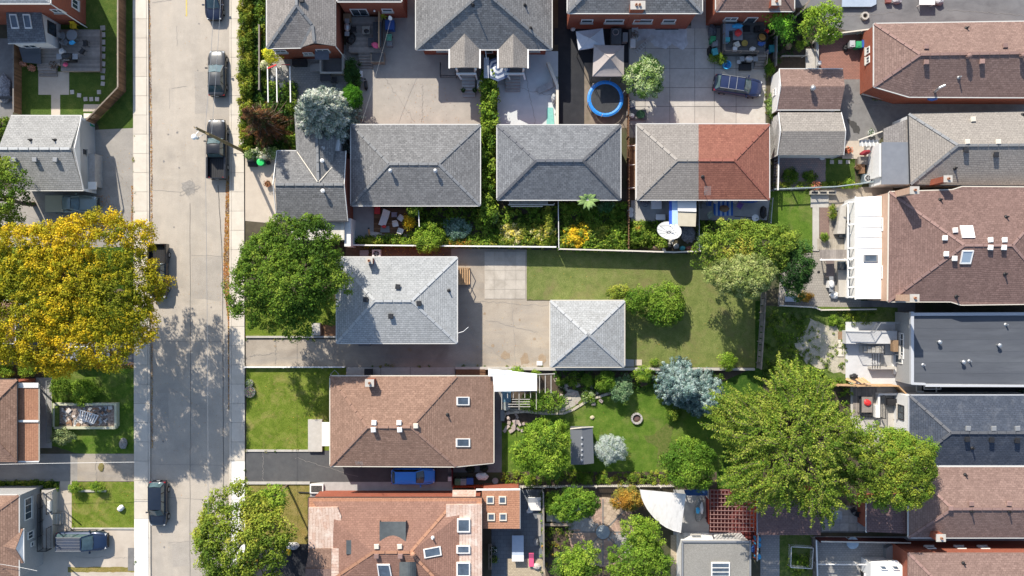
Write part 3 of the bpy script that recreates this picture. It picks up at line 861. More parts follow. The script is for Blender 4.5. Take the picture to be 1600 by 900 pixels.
# ------------------------------------------------------------------ small things
def chair(label,u,v,rz,mat,z=0.0,s=1.0,frame=None,group=None,name='garden_chair'):
    t =local_thing(name,label,'chair',G(u,v,z),rz,group);fr =frame or mat
    mesh_obj('seat',MB().box((0,0,.43*s),(.50*s,.48*s,.05)),mat,t)
    R =Matrix.Rotation(-.22,3,'X')
    mesh_obj('backrest',MB().box((0,.27*s,.70*s),(.48*s,.05,.52*s),mat=R),mat,t)
    for x in (-1,1):
        for y in (-1,1):mesh_obj('leg',MB().cyl((x*.23*s,y*.21*s,0),(x*.21*s,y*.2*s,.42*s),.022,n=6),fr,t)
        mesh_obj('armrest',MB().box((x*.27*s,0,.63*s),(.06,.46*s,.04)).bar((x*.27*s,-.2*s,.4*s),(x*.27*s,-.2*s,.62*s),.03,.03),fr,t)
    return t
def table(label,u,v,w,d,mat,z=0.0,h=.74,rz=0.0,rnd_=False,name='garden_table',legs=None):
    t =local_thing(name,label,'table',G(u,v,z),rz);lg =legs or mat
    if rnd_:mesh_obj('tabletop',MB().lathe((0,0,h),[(w/2,-.04),(w/2,0),(w/2-.04,.01)],20),mat,t)
    else:mesh_obj('tabletop',MB().box((0,0,h-.02),(w,d,.045)),mat,t)
    k =.33 if rnd_ else .44
    for x in (-1,1):
        for y in (-1,1):mesh_obj('leg',MB().bar((x*w*k,y*d*k,0),(x*w*k,y*d*k,h-.045),.05,.05),lg,t)
    return t
def bin_(label,u,v,rz,mat,lid=None,w=.55,d=.65,h=1.0,group=None,z=0.0):
    t =local_thing('wheelie_bin',label,'bin',G(u,v,z),rz,group)
    mb =MB();mb.box((0,0,h*.48),(w*.82,d*.82,h*.92),taper=1.2)
    mesh_obj('body',mb,mat,t)
    mesh_obj('lid',MB().box((0,.02,h*.98),(w*1.04,d*1.06,.06),taper=.92).box((0,0,h*1.03),(w*.6,d*.6,.05),taper=.8),lid or mat,t)
    for x in (-1,1):mesh_obj('wheel',MB().cyl((x*w*.43,d*.42,.1),(x*w*.5,d*.42,.1),.1,n=10),RUBBER,t)
    mesh_obj('handle',MB().cyl((-w*.4,d*.6,h*.95),(w*.4,d*.6,h*.95),.025,n=6),BLACKP,t)
    return t
def bbq(label,u,v,rz,z=0.0,body=None,lidm=None,s=1.0):
    body =body or BLACKP;t =local_thing('barbecue',label,'barbecue',G(u,v,z),rz)
    mesh_obj('cabinet',MB().box((0,0,.42*s),(.75*s,.5*s,.75*s)),body,t)
    lid =mesh_obj('lid',MB().lathe((0,0,.82*s),[(.42*s,0),(.42*s,.1*s),(.34*s,.24*s),(.1,.31*s)],12,sx=.95,sy=.62),lidm or DARK,t,smooth=False)
    mesh_obj('handle',MB().cyl((-.25*s,-.3*s,.95*s),(.25*s,-.3*s,.95*s),.025,n=6),STEEL,lid)
    for x in (-1,1):mesh_obj('side_shelf',MB().box((x*.6*s,0,.82*s),(.4*s,.42*s,.05)),GREYMET,t)
    for x in (-1,1):mesh_obj('wheel',MB().cyl((x*.36*s,.15,.09),(x*.42*s,.15,.09),.09,n=10),RUBBER,t)
    return t
def pot(label,u,v,r,h,mat,cols=None,z=0.0,ph=.5,pr=None,cat='plant pot',leaf=.12,group=None):
    c =G(u,v,z);t =thing('plant_pot',label,cat,c,group)
    mesh_obj('pot',MB().lathe(c,[(r*.72,0),(r,h*.9),(r*1.08,h*.9),(r*1.08,h),(r*.9,h),(r*.88,h*.86)],14),mat,t)
    if cols:
        n =int(90*(pr or r*1.3)/.3);R =pr or r *1.4
        d =unit(nrg.normal(size=(n,3)));cen =d *np.array([R,R,ph*.6]) *nrg.random((n,1)) ** .4 +np.array([c.x,c.y,z+h+ph*.35])
        leaf_obj('foliage',cen,d*.5+np.array([0,0,.6])+nrg.normal(size=d.shape)*.4,leaf,pal(cols,n,nrg.integers(0,9,n)),t)
    return t
def ac_unit(label,u,v,rz=0.0,z=0.0,mat=None,s=1.0):
    t =local_thing('air_conditioner',label,'air conditioner',G(u,v,z),rz);m =mat or paint('ac_grey',(.42,.42,.40),.5)
    mesh_obj('cabinet',MB().box((0,0,.42*s),(.85*s,.85*s,.8*s)),m,t)
    f =mesh_obj('fan_grille',MB().ring((0,0,.83*s),.34*s,.03,18,5),WHITE,t)
    mesh_obj('fan_well',MB().lathe((0,0,.81*s),[(.33*s,.0),(.33*s,.018),(.05,.02)],16),DARK,t)
    b =MB()
    for i in range(5):
        a =i *1.2566;b.bar((0,0,.84*s),(math.cos(a)*.3*s,math.sin(a)*.3*s,.84*s),.07,.012)
    b.cyl((0,0,.82*s),(0,0,.86*s),.08,n=10);mesh_obj('fan_blade',b,GREYMET,t)
    return t
def lump(name,label,cat,u,v,s,mat,z=0.0,rz=0.0,seed=0,sub=3,group=None):
    """crumpled bundle (cover, bag, rock): irregular closed surface"""
    r =random.Random(seed);c =G(u,v,z);mb =MB();n,m =12,7;P =[]
    pr =[]
    for j in range(m+1):
        for i in range(n):
            a =2 *math.pi *i /n;t =math.pi *j /m;k =1 +r.uniform(-.16,.16)
            x =math.sin(t) *math.cos(a) *k;y =math.sin(t) *math.sin(a) *k;zz =-math.cos(t)
            q =Matrix.Rotation(rz,3,'Z') @ Vector((x*s[0]/2,y*s[1]/2,(max(zz,-.55)+.55)/1.55*s[2]*(1+r.uniform(-.08,.08))))
            P.append(c+q)
    fs =[(j*n+i,j*n+(i+1) % n,(j+1)*n+(i+1) % n,(j+1)*n+i) for j in range(m) for i in range(n)]
    mb.add(P,fs);return solo(name,label,cat,mb,mat,group,smooth=False)
def box_thing(name,label,cat,u,v,s,mat,z=0.0,rz=0.0,lid=None,group=None):
    t =local_thing(name,label,cat,G(u,v,z),rz,group);w,d,h =s
    mb =MB().box((0,0,h/2),(w,d,h),taper=1.04)
    mesh_obj('body',mb,mat,t)
    mesh_obj('lid',MB().box((0,0,h+.025),(w*1.09,d*1.09,.05),taper=.95),lid or mat,t)
    return t
def lounger(label,u,v,rz,mat,z=0.0,ln=1.9,w=.62):
    t =local_thing('sun_lounger',label,'lounger',G(u,v,z),rz)
    mesh_obj('seat',MB().box((0,-.3,.33),(w,ln*.62,.07)),mat,t)
    R =Matrix.Rotation(.5,3,'X');mesh_obj('backrest',MB().box((0,ln*.2,.5),(w,ln*.42,.07),mat=R),mat,t)
    for x in (-1,1):
        for y in (-.75,.25):mesh_obj('leg',MB().bar((x*w*.42,y,0),(x*w*.42,y,.3),.05,.05),GREYMET,t)
    return t
def wire(name,label,a,b,sag=.3,r=.02,mat=None):
    a =Vector(a);b =Vector(b);n =14;p =[]
    for i in range(n+1):
        s =i /n;q =a.lerp(b,s);q.z -= sag *4 *s *(1-s);p.append(q)
    return solo(name,label,'cable',MB().tube(p,r,5),mat or GREYMET)
# ------------------------------------------------------------------ vehicles
def carpaint(name,c,metallic=.3,rough=.28):return paint(name,c,rough,metallic,.5,0.8)
CARGLASS =glass('car_glass',(.055,.09,.10),.04)  # tinted glass, its teal lightened to stand in for reflections
HEADL =paint('headlamp_lens',(.6,.62,.63),.1)
TAILL =paint('tail_lamp_red',(.35,.01,.01),.15)
def vehicle(name,label,cat,u,v,rz,paintm,L_=4.6,W=1.82,Ht=1.46,kind='sedan',rails=False,roofm=None,group=None,sunroof=False,ribs=False):
    """car modelled about its own centre, nose towards +x"""
    t =local_thing(name,label,cat,G(u,v,0),rz,group);h =L_ /2;w =W /2
    if kind =='sedan':st =dict(a=.16,b=-.02,c=-.30,d=-.42,hz=.80,tz=.92,bz=.88)   # fractions of L from centre
    elif kind =='hatch':st =dict(a=.24,b=.08,c=-.40,d=-.47,hz=.84,tz=.98,bz=.93)
    elif kind =='suv':st =dict(a=.24,b=.09,c=-.41,d=-.475,hz=.98,tz=1.05,bz=1.02)
    else:st =dict(a=.17,b=.06,c=-.10,d=-.135,hz=1.08,tz=1.08,bz=1.10)
    a,b,c,d =(st[k]*L_ for k in 'abcd');hz,tz,bz =st['hz'],st['tz'],st['bz']
    g =.22 if kind in ('sedan','hatch') else .30
    xe =-h if kind != 'pickup' else d -.06
    xs =[xe,xe+.03,xe+.14,xe+.45] +[xe+.45+(a-xe-.45)*k/3 for k in (1,2,3)] +[a+(h-a)*k for k in (.35,.6,.78,.9,.97,1.0)]
    mb =MB();ring =[]
    for x in xs:
        f =(x/h);e =abs(f)
        tw =1.0 -(max(0,e-.62)/.38) ** 2.4 *(.26 if x>0 else (.16 if kind != 'pickup' else 0))
        ww =w *tw
        if x >= a:s =(x-a) /(h-a);zt =bz +(hz-bz) *min(1,s*2.2) -(.20*max(0,s-.45) ** 2/.3) ;
        elif x <= d:zt =tz -(.06 if x<-h+.1 else 0)
        else:zt =bz
        if x >= h -.001:zt =hz -.22
        if x <= xe +.001 and kind != 'pickup':zt -= .1
        zb =g +(.10 if e>.93 else 0)
        zs =g +(zt-g) *.60
        ring.append([(x,-ww*.93,zb),(x,-ww,zb+.16),(x,-ww,zs),(x,-ww*.955,zt-.05),(x,-ww*.86,zt),(x,-ww*.45,zt+.025),(x,0,zt+.035),
                     (x,ww*.45,zt+.025),(x,ww*.86,zt),(x,ww*.955,zt-.05),(x,ww,zs),(x,ww,zb+.16),(x,ww*.93,zb)])
    m =len(ring[0]);P =[q for r in ring for q in r];fs =[]
    for i in range(len(ring)-1):
        for j in range(m-1):fs.append((i*m+j,(i+1)*m+j,(i+1)*m+j+1,i*m+j+1))
        fs.append((i*m+m-1,(i+1)*m+m-1,(i+1)*m,i*m))
    fs += [tuple(range(m)),tuple(reversed(range((len(ring)-1)*m,len(ring)*m)))]
    fs =[tuple(reversed(f)) for f in fs]
    mb.add(P,fs);body =mesh_obj('body',mb,paintm,t,smooth=True)
    body.data.polygons.foreach_set('use_smooth',[len(p.vertices)==4 for p in body.data.polygons])
    # glasshouse
    wb,wr =w *.87,w *(.70 if kind != 'suv' else .74);zr =Ht
    B =[(a,-wb*.93,bz+.02),(a,wb*.93,bz+.02),(d,wb*.95,tz+.01),(d,-wb*.95,tz+.01)]
    T =[(b,-wr*.95,zr-.05),(b,wr*.95,zr-.05),(c,wr*.95,zr-.04),(c,-wr*.95,zr-.04)]
    Bv =[Vector(q) for q in B];Tv =[Vector(q) for q in T]
    def pane(nm,p,q,r,s_,k=.07,crown=0.0):
        pts =[];
        for i in range(7):
            f =i /6;lo =p.lerp(q,f);hi =s_.lerp(r,f);bo =math.sin(math.pi*f) *crown
            dx =Vector((bo,0,bo*.15));pts.append((lo+dx,hi+dx*.8))
        mm =MB()
        for x_,y_ in zip(pts,pts[1:]):mm.poly([x_[0],y_[0],y_[1],x_[1]])
        return mesh_obj(nm,mm,CARGLASS,t,smooth=True)
    pane('windscreen',Bv[0],Bv[1],Tv[1],Tv[0],crown=.10)
    pane('rear_window',Bv[2],Bv[3],Tv[3],Tv[2],crown=-.06)
    pane('side_window',Bv[1],Bv[2],Tv[2],Tv[1]);pane('side_window',Bv[3],Bv[0],Tv[0],Tv[3])
    rf =MB();nx,ny =6,6;P =[]
    for i in range(nx+1):
        for j in range(ny+1):
            s1,s2 =i /nx,j /ny;p =Tv[3].lerp(Tv[0],s1).lerp(Tv[2].lerp(Tv[1],s1),s2)
            bump_ =math.sin(math.pi*s1) ** .6 *math.sin(math.pi*s2) ** .6 *.06;P.append(p+Vector((0,0,.012+bump_)))
    rf.add(P,[(i*(ny+1)+j,(i+1)*(ny+1)+j,(i+1)*(ny+1)+j+1,i*(ny+1)+j+1) for i in range(nx) for j in range(ny)])
    roof =mesh_obj('roof',rf,roofm or paintm,t,smooth=True)
    up =Vector((0,0,.012))
    for p,q in ((Bv[0],Tv[0]),(Bv[1],Tv[1]),(Bv[2],Tv[2]),(Bv[3],Tv[3])):mesh_obj('pillar',MB().bar(p+up,q+up,.10,.06),paintm,t)
    for p,q in ((Tv[0],Tv[3]),(Tv[1],Tv[2])):mesh_obj('roof_rail' if rails else 'roof_edge',MB().bar(p+Vector((0,0,.05 if rails else .01)),q+Vector((0,0,.05 if rails else .01)),.04,.05),GREYMET if rails else paintm,t)
    for sgn in (-1,1):
        for f in ((.5,) if kind=='pickup' else (.38,.72)):
            lo =(Bv[0].lerp(Bv[3],f) if sgn<0 else Bv[1].lerp(Bv[2],f));hi =(Tv[0].lerp(Tv[3],f) if sgn<0 else Tv[1].lerp(Tv[2],f))
            mesh_obj('pillar',MB().bar(lo,hi,.07,.05),BLACKP,t)
        mesh_obj('mirror',MB().box((a-.28,sgn*(w+.10),bz+.06),(.14,.22,.15),taper=.85).bar((a-.28,sgn*w*.93,bz+.02),(a-.28,sgn*(w+.02),bz+.05),.06,.05),paintm,t)
        mesh_obj('headlight',MB().box((h-.20,sgn*w*.66,hz-.19),(.26,.30,.13),taper=.8,rz=-sgn*.35),HEADL,t)
        mesh_obj('taillight',MB().box((-h+.07,sgn*w*.74,tz-.17),(.14,.26,.2),taper=.9),TAILL,t)
        for f in (.38,-.01,-.30) if kind != 'pickup' else (.2,-.06):
            if a >f *L_ >xe +.2:mesh_obj('door_seam',MB().box((f*L_,sgn*(w+.0005),(bz+g)/2+.06),(.015,.012,bz-g-.28)),BLACKP,t)
        for x in (h*.62,-h*.60):
            o =mesh_obj('wheel',MB().cyl((x,sgn*(w-.20),.34),(x,sgn*(w+.015),.34),.34,n=20),RUBBER,t)
            rm =MB().cyl((x,sgn*(w-.05),.34),(x,sgn*(w+.022),.34),.21,n=14)
            mesh_obj('rim',rm,STEEL,o)
    mesh_obj('grille',MB().box((h-.03,0,hz-.32),(.10,w*.9,.16)),BLACKP,t)
    mesh_obj('bumper',MB().box((h-.08,0,g+.14),(.2,w*1.5,.2),taper=.9),BLACKP,t)
    mesh_obj('bumper',MB().box((-h+.05,0,g+.14),(.18,w*1.6,.22),taper=.9),BLACKP,t)
    mesh_obj('licence_plate',MB().box((-h-.05,0,g+.38),(.02,.32,.15)),WHITE,t)
    for s in (-1,1):mesh_obj('wiper',MB().bar(Bv[0].lerp(Bv[1],.5+s*.04)+Vector((.10,0,.03)),Bv[0].lerp(Bv[1],.5+s*.36)+Vector((.02,0,.09)),.02,.02),BLACKP,t)
    # bonnet crease lines
    for s in (-1,1):mesh_obj('bonnet_seam',MB().bar((a+.10,s*w*.80,bz+.022),(h-.32,s*w*.66,hz+.0),.016,.03),BLACKP,t)
    if ribs:
        for k in range(9):
            f =(k+.5) /9;mesh_obj('roof_rib',MB().bar(Tv[0].lerp(Tv[1],f)+Vector((-.1,0,.075)),Tv[3].lerp(Tv[2],f)+Vector((.1,0,.075)),.03,.03),GREYMET,t)
    elif rails:
        for f in (.34,.66):p =Tv[0].lerp(Tv[3],f);q =Tv[1].lerp(Tv[2],f);mesh_obj('cross_bar',MB().bar(p+Vector((0,0,.12)),q+Vector((0,0,.12)),.045,.03),STEEL,t)
    if sunroof:mesh_obj('sunroof',MB().box(((b*.75+c*.25),0,zr+.062),((b-c)*.30,wr*1.2,.02)),CARGLASS,t)
    if kind =='pickup':
        bl =d -.06;x0,x1 =-h,bl
        mesh_obj('bed_floor',MB().box(((x0+x1)/2,0,.62),(x1-x0,W*.92,.08)),BLACKP,t)
        for sgn in (-1,1):mesh_obj('bed_wall',MB().box(((x0+x1)/2,sgn*(w-.09),.72),(x1-x0,.17,.76)),paintm,t)
        mesh_obj('tailgate',MB().box((x0+.04,0,.82),(.09,W-.36,.54)),paintm,t)
        rb =MB()
        for k in range(7):rb.box(((x0+x1)/2,-w*.66+k*w*.22,.67),(x1-x0-.2,.06,.02))
        mesh_obj('bed_rib',rb,DARK,t)
    return t
# ================================================================== THE GROUND
ROAD =surf('road_asphalt',(0.485,0.43,0.36),(0.39,0.345,0.288),0.9,stain=(0.27,0.25,0.22),stain_scale=0.22,stain_amt=.8,speck=.28,streak=((.33,.305,.27),(1.1,.09,1),.45),bump=.3,fine=22)
OLDASP =surf('old_asphalt',(0.36,0.335,0.30),(0.28,0.262,0.24),0.9,stain=(0.17,0.16,0.15),speck=.3,streak=((.2,.19,.175),(.25,.9,1),.5))
NEWASP =surf('dark_asphalt',(0.10,0.102,0.104),(0.075,0.076,0.08),1.4,stain=(0.14,0.135,0.13),speck=.2)
BLKASP =surf('black_asphalt',(0.03,0.032,0.038),(0.022,0.024,0.029),1.6,stain=(0.06,0.06,0.06),speck=.2)
LANE =surf('lane_asphalt',(0.17,0.17,0.175),(0.13,0.13,0.135),0.8,stain=(0.07,0.07,0.075),stain_scale=.5,speck=.2,streak=((.22,.22,.22),(.3,.9,1),.5))
TANC =surf('tan_concrete',(0.52,0.455,0.375),(0.46,0.40,0.33),1.0,stain=(0.36,0.30,0.24),stain_scale=.3,stain_amt=.6,speck=.12)
DRIVE =surf('worn_driveway',(0.41,0.355,0.285),(0.335,0.29,0.235),0.8,stain=(0.20,0.165,0.13),stain_scale=.35,stain_amt=.8,speck=.3,streak=((.25,.235,.215),(.18,.9,1),.6))
BLUEC =surf('pale_concrete',(0.58,0.62,0.63),(0.50,0.54,0.55),1.0,stain=(0.42,0.46,0.47),speck=.1)
SIDEW =surf('pavement_concrete',(0.62,0.565,0.48),(0.56,0.51,0.435),1.5,stain=(0.45,0.39,0.31),stain_scale=.6,rand=.06,speck=.1)
SIDEN =surf('new_pavement_concrete',(0.74,0.72,0.68),(0.69,0.67,0.63),1.5,rand=.03,speck=.05)
G_FRONT =turf('front_turf',[(0.09,.14,.016),(0.155,.215,.028),(0.25,.28,.06)],1.0,(0.27,.24,.08),.75,.6)
G_BACK =turf('back_turf',[(0.06,.125,.014),(0.105,.185,.024),(0.17,.235,.042)],0.9,(0.2,.2,.07),.55,.5)
G_DRY =turf('dry_turf',[(0.115,.155,.04),(0.18,.215,.062),(0.24,.255,.09)],1.2,(0.20,.17,.08),.65,.4)
G_DARK =turf('shade_toned_turf',[(0.05,.09,.018),(0.08,.13,.026),(0.13,.165,.04)],1.0)  # darker green: shade over the lawn is put into the turf colour
G_WILD =turf('wild_turf',[(0.065,.115,.022),(0.12,.175,.038),(0.19,.22,.065)],1.6,(0.2,.19,.1),.5,.5)
G_BURNT =turf('parched_turf',[(0.16,.16,.03),(0.26,.22,.07),(0.34,.27,.11)],1.4,(0.30,.2,.07),.6,.5)
GRAVEL =surf('pale_gravel',(0.55,0.50,0.40),(0.42,0.38,0.30),3.5,stain=(0.15,.2,.05),stain_scale=1.2,stain_amt=.8,speck=.5,bump=.6)
REDPAV =pavers('red_pavers',(0.31,0.16,0.125),(0.25,.135,.11))
GREYPAV =pavers('grey_pavers',(0.36,0.35,0.33),(0.29,.285,.275),.32,.22)
TANPAV =pavers('tan_pavers',(0.50,0.42,0.30),(0.40,.33,.24),.28,.16)
PATIO =pavers('patio_pavers',(0.34,0.315,0.275),(0.29,.265,.235),.25,.25)
SLATE =pavers('slate_pavers',(0.17,0.19,0.21),(0.14,.155,.175),.6,.4)
PINKPAV =pavers('pink_grey_pavers',(0.34,0.25,0.23),(0.24,.22,.22),.24,.2)
IVY =turf('ivy_ground',[(0.02,.06,.01),(0.045,.10,.014),(0.10,.16,.03)],2.5)
mb =MB().poly([(-420,-420,-.006),(420,-420,-.006),(420,420,-.006),(-420,420,-.006)])
mesh_obj('ground',mb,surf('bare_ground',(.10,.085,.055),(.06,.05,.035),1.2,stain=(.05,.075,.02),stain_scale=.3,stain_amt=.8,bump=.6),kind='structure')
sheet('road',[(231,-150),(361,-150),(362,1050),(236,1050)],ROAD,1)
# thin joints, cracks and the paint mark lie on the road
def ribbon(name,pts,w,mat,level=3):
    _lv[0] += 1;z =level *.004 +_lv[0] *.00002;mb =MB();P =GP(pts)
    for a,b in zip(P,P[1:]):
        e =(b-a).normalized();o =Vector((-e.y,e.x,0)) *w /2;k =Vector((0,0,z));x =e *w *.3
        mb.poly([a-o+k-x,b-o+k+x,b+o+k+x,a+o+k-x])
    return mesh_obj(name,mb,mat,kind='structure')
def wob(a,b,n,j):
    return [(a[0]+(b[0]-a[0])*i/n+rnd.uniform(-j,j),a[1]+(b[1]-a[1])*i/n+rnd.uniform(-j,j)) for i in range(n+1)]
SEAM =surf('road_seam',(0.16,0.15,0.14),(0.11,0.105,0.1),5)
CRACK =surf('road_crack',(0.24,0.225,0.205),(0.30,0.28,0.26),5)
YELLOW =surf('road_paint_yellow',(0.62,0.50,0.14),(0.5,.42,.16),8)
ribbon('road_marking',[(291,-30),(291.5,25)],.14,YELLOW)
ribbon('road_seam',wob((297,318),(298,700),30,.35),.05,SEAM);ribbon('road_seam',wob((297,700),(297,930),18,.3),.05,SEAM)
ribbon('road_seam',wob((341,290),(347,400),10,.4)+wob((348,420),(350,930),30,.4),.08,SEAM)
for (a,b) in (((238,297),(282,300)),((299,399),(346,400)),((238,533),(358,534)),((240,725),(350,727)),((262,777),(358,783)),((263,848),(346,842)),((268,138),(292,135)),((238,4),(268,0))):
    ribbon('road_seam',wob(a,b,9,.5),.035,CRACK,4)
for k in range(10):
    a =rnd.uniform(0,6.28);p =[(295,293)];r =0;aa =a
    for j in range(5):r += rnd.uniform(2,4.6);aa += rnd.uniform(-.35,.35);p.append((295+math.cos(aa)*r,293+math.sin(aa)*r))
    ribbon('road_crack',p,.03,CRACK,5)
sheet('road_repair',ragged([(284,286),(296,280),(306,288),(304,302),(292,306),(285,298)],4,1.5),surf('worn_spot',(.36,.335,.3),(.28,.26,.235),4,speck=.5),2)
ribbon('road_crack',wob((276,40),(277,72),8,.6),.04,CRACK);ribbon('road_crack',wob((265,138),(265,170),6,.4),.03,CRACK)
PATCHM =surf('road_repair',(.42,.38,.33),(.36,.325,.28),1.2,stain=(.28,.26,.23),speck=.35)
for q in ([(300,402),(345,401),(346,470),(300,466)],[(242,615),(262,613),(264,668),(243,670)],[(304,112),(326,111),(327,176),(305,178)],[(268,850),(296,846),(296,884),(270,886)]):sheet('road_repair',ragged(q,9,.8),PATCHM,2)
OIL =surf('oil_stain',(.22,.21,.20),(.30,.28,.26),2,speck=.4)
def spot(u,v,r,m=None,lv=4):sheet('stain',[(u+math.cos(k*.57)*r*rnd.uniform(.6,1.2),v+math.sin(k*.57)*r*rnd.uniform(.6,1.3)) for k in range(11)],m or OIL,lv)
for u,v,r in ((277,207,2.2),(263,210,1.5),(256,252,2),(280,262,1.6),(311,37,1.4),(309,110,1.2),(255,690,1.6),(289,745,1.3),(257,855,1.8),(284,517,1.4),(308,525,2.6),(330,480,1.3),(272,355,1.4)):spot(u,v,r)
BRN =surf('rust_stain',(.30,.22,.145),(.36,.29,.21),2,speck=.3)
for u,v,r in ((757,490,2.6),(770,540,3),(790,556,7),(820,562,9),(848,560,7),(640,546,3.5),(700,500,2.5),(430,541,2),(812,500,2),(835,530,2.4)):spot(u,v,r,BRN,5)
for a,b in (((740,470),(858,478)),((735,520),(800,571)),((760,500),(842,520)),((545,556),(700,560)),((431,532),(431,572)),((800,470),(806,572)),((390,556),(430,552))):ribbon('crack',wob(a,b,22,1.5),.03,CRACK,6)
for a,b in (((0,320),(140,372)),((160,240),(206,300)),((150,709),(151,752)),((60,720),(118,740)),((660,130),(660,194)),((600,120),(648,190)),((566,130),(590,60)),((780,130),(866,150)),((820,110),(836,193)),((118,870),(200,872)),((411,707),(411,752)),((460,715),(560,745)),((1250,30),(1400,20)),((1330,160),(1420,168)),((1480,15),(1600,24))):ribbon('crack',wob(a,b,22,1.6),.028,CRACK,6)
# pavements: raised bed, kerb stones and separate slabs
def pavement(e0,e1,kerb_side,news):
    """e0, e1: (u at top, u at foot) of both edges"""
    base =sheet('pavement',[(e0[0],-90),(e1[0],-90),(e1[1],990),(e0[1],990)],CONCD,1,thick=.09)
    nb =36;ed =lambda e,v:e[0] +(e[1]-e[0]) *(v+90) /1080
    me =ubox(SIDEW);me2 =ubox(SIDEN)
    for i in range(nb):
        v0 =-90 +i *30;v1 =v0 +30
        p =[G(ed(e0,v0),v0),G(ed(e1,v0),v0),G(ed(e1,v1),v1),G(ed(e0,v1),v1)]
        c =sum(p,Vector()) /4;w =(p[1]-p[0]).length -.02;hh =(p[0]-p[3]).length -.03
        shared('paving_slab',me2 if news(v0) else me,(c.x,c.y,.118+rnd.uniform(-.004,.004)),base,rnd.uniform(-.004,.004),(w,hh,.05))
        k =kerb_side;ku =e1 if k >0 else e0
        a,b =G(ed(ku,v0)+k*1.6,v0),G(ed(ku,v1)+k*1.6,v1);m =(a+b) /2;e =b -a
        shared('kerb_stone',ubox(SIDEW),(m.x,m.y,.065),base,math.atan2(e.y,e.x),(e.length-.02,.17,.14))
pavement((208,211),(229,233.5),1,lambda v:v>800)
pavement((362,362),(381,384),-1,lambda v:v>690)
# --- west side of the street
sheet('lawn',[(30,-40),(186,-40),(186,140),(140,190),(30,186)],G_DARK,1)
sheet('verge',[(187,-40),(208,-40),(210,198),(160,220),(150,186),(187,142)],G_DARK,1)
sheet('path',[(60,112),(108,112),(108,148),(94,148),(94,184),(80,184),(80,148),(60,148)],TANC,2)
sheet('path',[(131,163),(158,163),(150,174),(130,174)],TANC,2)
sheet('side_yard',[(-40,60),(20,60),(20,185),(-40,185)],CONCD,1)
sheet('driveway',[(146,203),(210,200),(211,386),(-40,386),(-40,296),(146,296)],OLDASP,2)
sheet('driveway',[(-40,535),(212,535),(212,570),(-40,570)],LANE,1)
sheet('front_lawn',[(70,571),(213,571),(214,709),(122,709),(60,690)],G_BACK,1)
sheet('porch_slab',[(56,590),(81,590),(81,700),(56,700)],CONCG,2)
sheet('driveway',[(-40,709),(121,709),(121,752),(-40,752)],OLDASP,1)
sheet('driveway',[(121,709),(212,709),(212,752),(121,752)],DRIVE,1)
sheet('planting_bed',[(-40,752),(92,752),(92,770),(-40,770)],IVY,1)
sheet('front_lawn',[(112,753),(211,753),(212,825),(112,825)],G_FRONT,1)
sheet('forecourt',[(-40,768),(92,768),(94,752),(112,752),(112,825),(212,825),(212,990),(-40,990)],TANC,2)
sheet('side_strip',[(106,886),(211,886),(211,894),(106,894)],G_BURNT,3)
sheet('parking_patch',[(200,856),(211,856),(211,892),(200,892)],CONCD,4)
sheet('gravel_bed',[(-60,386),(235-26,386),(211,535),(-60,535)],IVY,1)
# --- north-east block
sheet('hedge_bed',[(383,-60),(465,-60),(465,240),(383,240)],IVY,1)
sheet('patio',[(410,70),(541,70),(541,215),(440,215),(410,190)],GREYPAV,2)
sheet('driveway',[(383,240),(436,240),(436,350),(383,345)],TANC,2)
sheet('driveway',[(541,-60),(756,-60),(756,215),(541,215)],surf('worn_concrete',(.41,.375,.33),(.34,.315,.28),1.0,stain=(.29,.265,.24),stain_scale=.3,stain_amt=.6,speck=.15),1)
sheet('planting_strip',[(752,108),(777,108),(777,345),(750,345)],IVY,2)
sheet('parking_pad',[(776,80),(872,80),(872,215),(776,215)],BLUEC,1)
sheet('driveway',[(872,-60),(913,-60),(913,215),(872,215)],BLKASP,1)
sheet('back_yard',[(913,-60),(982,-60),(982,200),(913,200)],surf('bare_earth',(.25,.21,.165),(.17,.14,.11),1.5,stain=(.08,.1,.04),stain_scale=.6),1)
sheet('patio',[(866,44),(982,44),(982,98),(913,98),(913,70),(866,70)],BLKASP,3)
yard =sheet('concrete_yard',[(982,40),(1197,40),(1197,215),(982,215)],CONCD,1)
for (u0,u1) in ((983,1008),(1008,1046.5),(1046.5,1085.5),(1085.5,1116),(1116,1150),(1150,1196)):
    for (v0,v1) in ((44,76),(76,107),(107,137),(137,166.5),(166.5,196)):
        slab_grid(yard,R4(u0,v0,u1,v1),1,1,CONC,gap=.05,z=.008,name='concrete_slab')
sheet('spill',ragged([(990,48),(1006,44),(1050,46),(1073,42),(1074,70),(1066,78),(1050,68),(1040,76),(1022,72),(1010,60),(996,66)],4,1.2),surf('dried_cement_spill',(0.62,.64,.66),(.42,.43,.44),1.3,stain=(.3,.3,.3),stain_scale=1.0,stain_amt=.8),10)
sheet('side_path',[(1080,-60),(1113,-60),(1113,44),(1080,44)],CONCG,1)
sheet('lane',[(1240,-90),(1700,-90),(1700,36),(1360,46),(1322,48),(1240,20)],LANE,1)
sheet('garden',[(1197,12),(1282,12),(1282,108),(1206,108)],SOIL,1)
sheet('patio',[(1280,58),(1350,52),(1350,124),(1280,124)],REDPAV,2)
sheet('driveway',[(1316,124),(1350,124),(1352,150),(1425,150),(1700,148),(1700,185),(1425,185),(1388,205),(1348,245),(1310,245)],CONCD,3)
sheet('patio',[(1210,244),(1292,244),(1292,294),(1210,294)],PINKPAV,2)
sheet('patio',[(1316,220),(1350,220),(1350,248),(1316,248)],TANC,5)
sheet('back_lawn',[(1290,247),(1336,247),(1336,291),(1290,291)],G_DARK,2)
sheet('back_lawn',[(1202,298),(1270,298),(1270,396),(1202,396)],G_BACK,1)
sheet('patio',[(1270,296),(1395,290),(1395,396),(1270,396)],DRIVE,2)
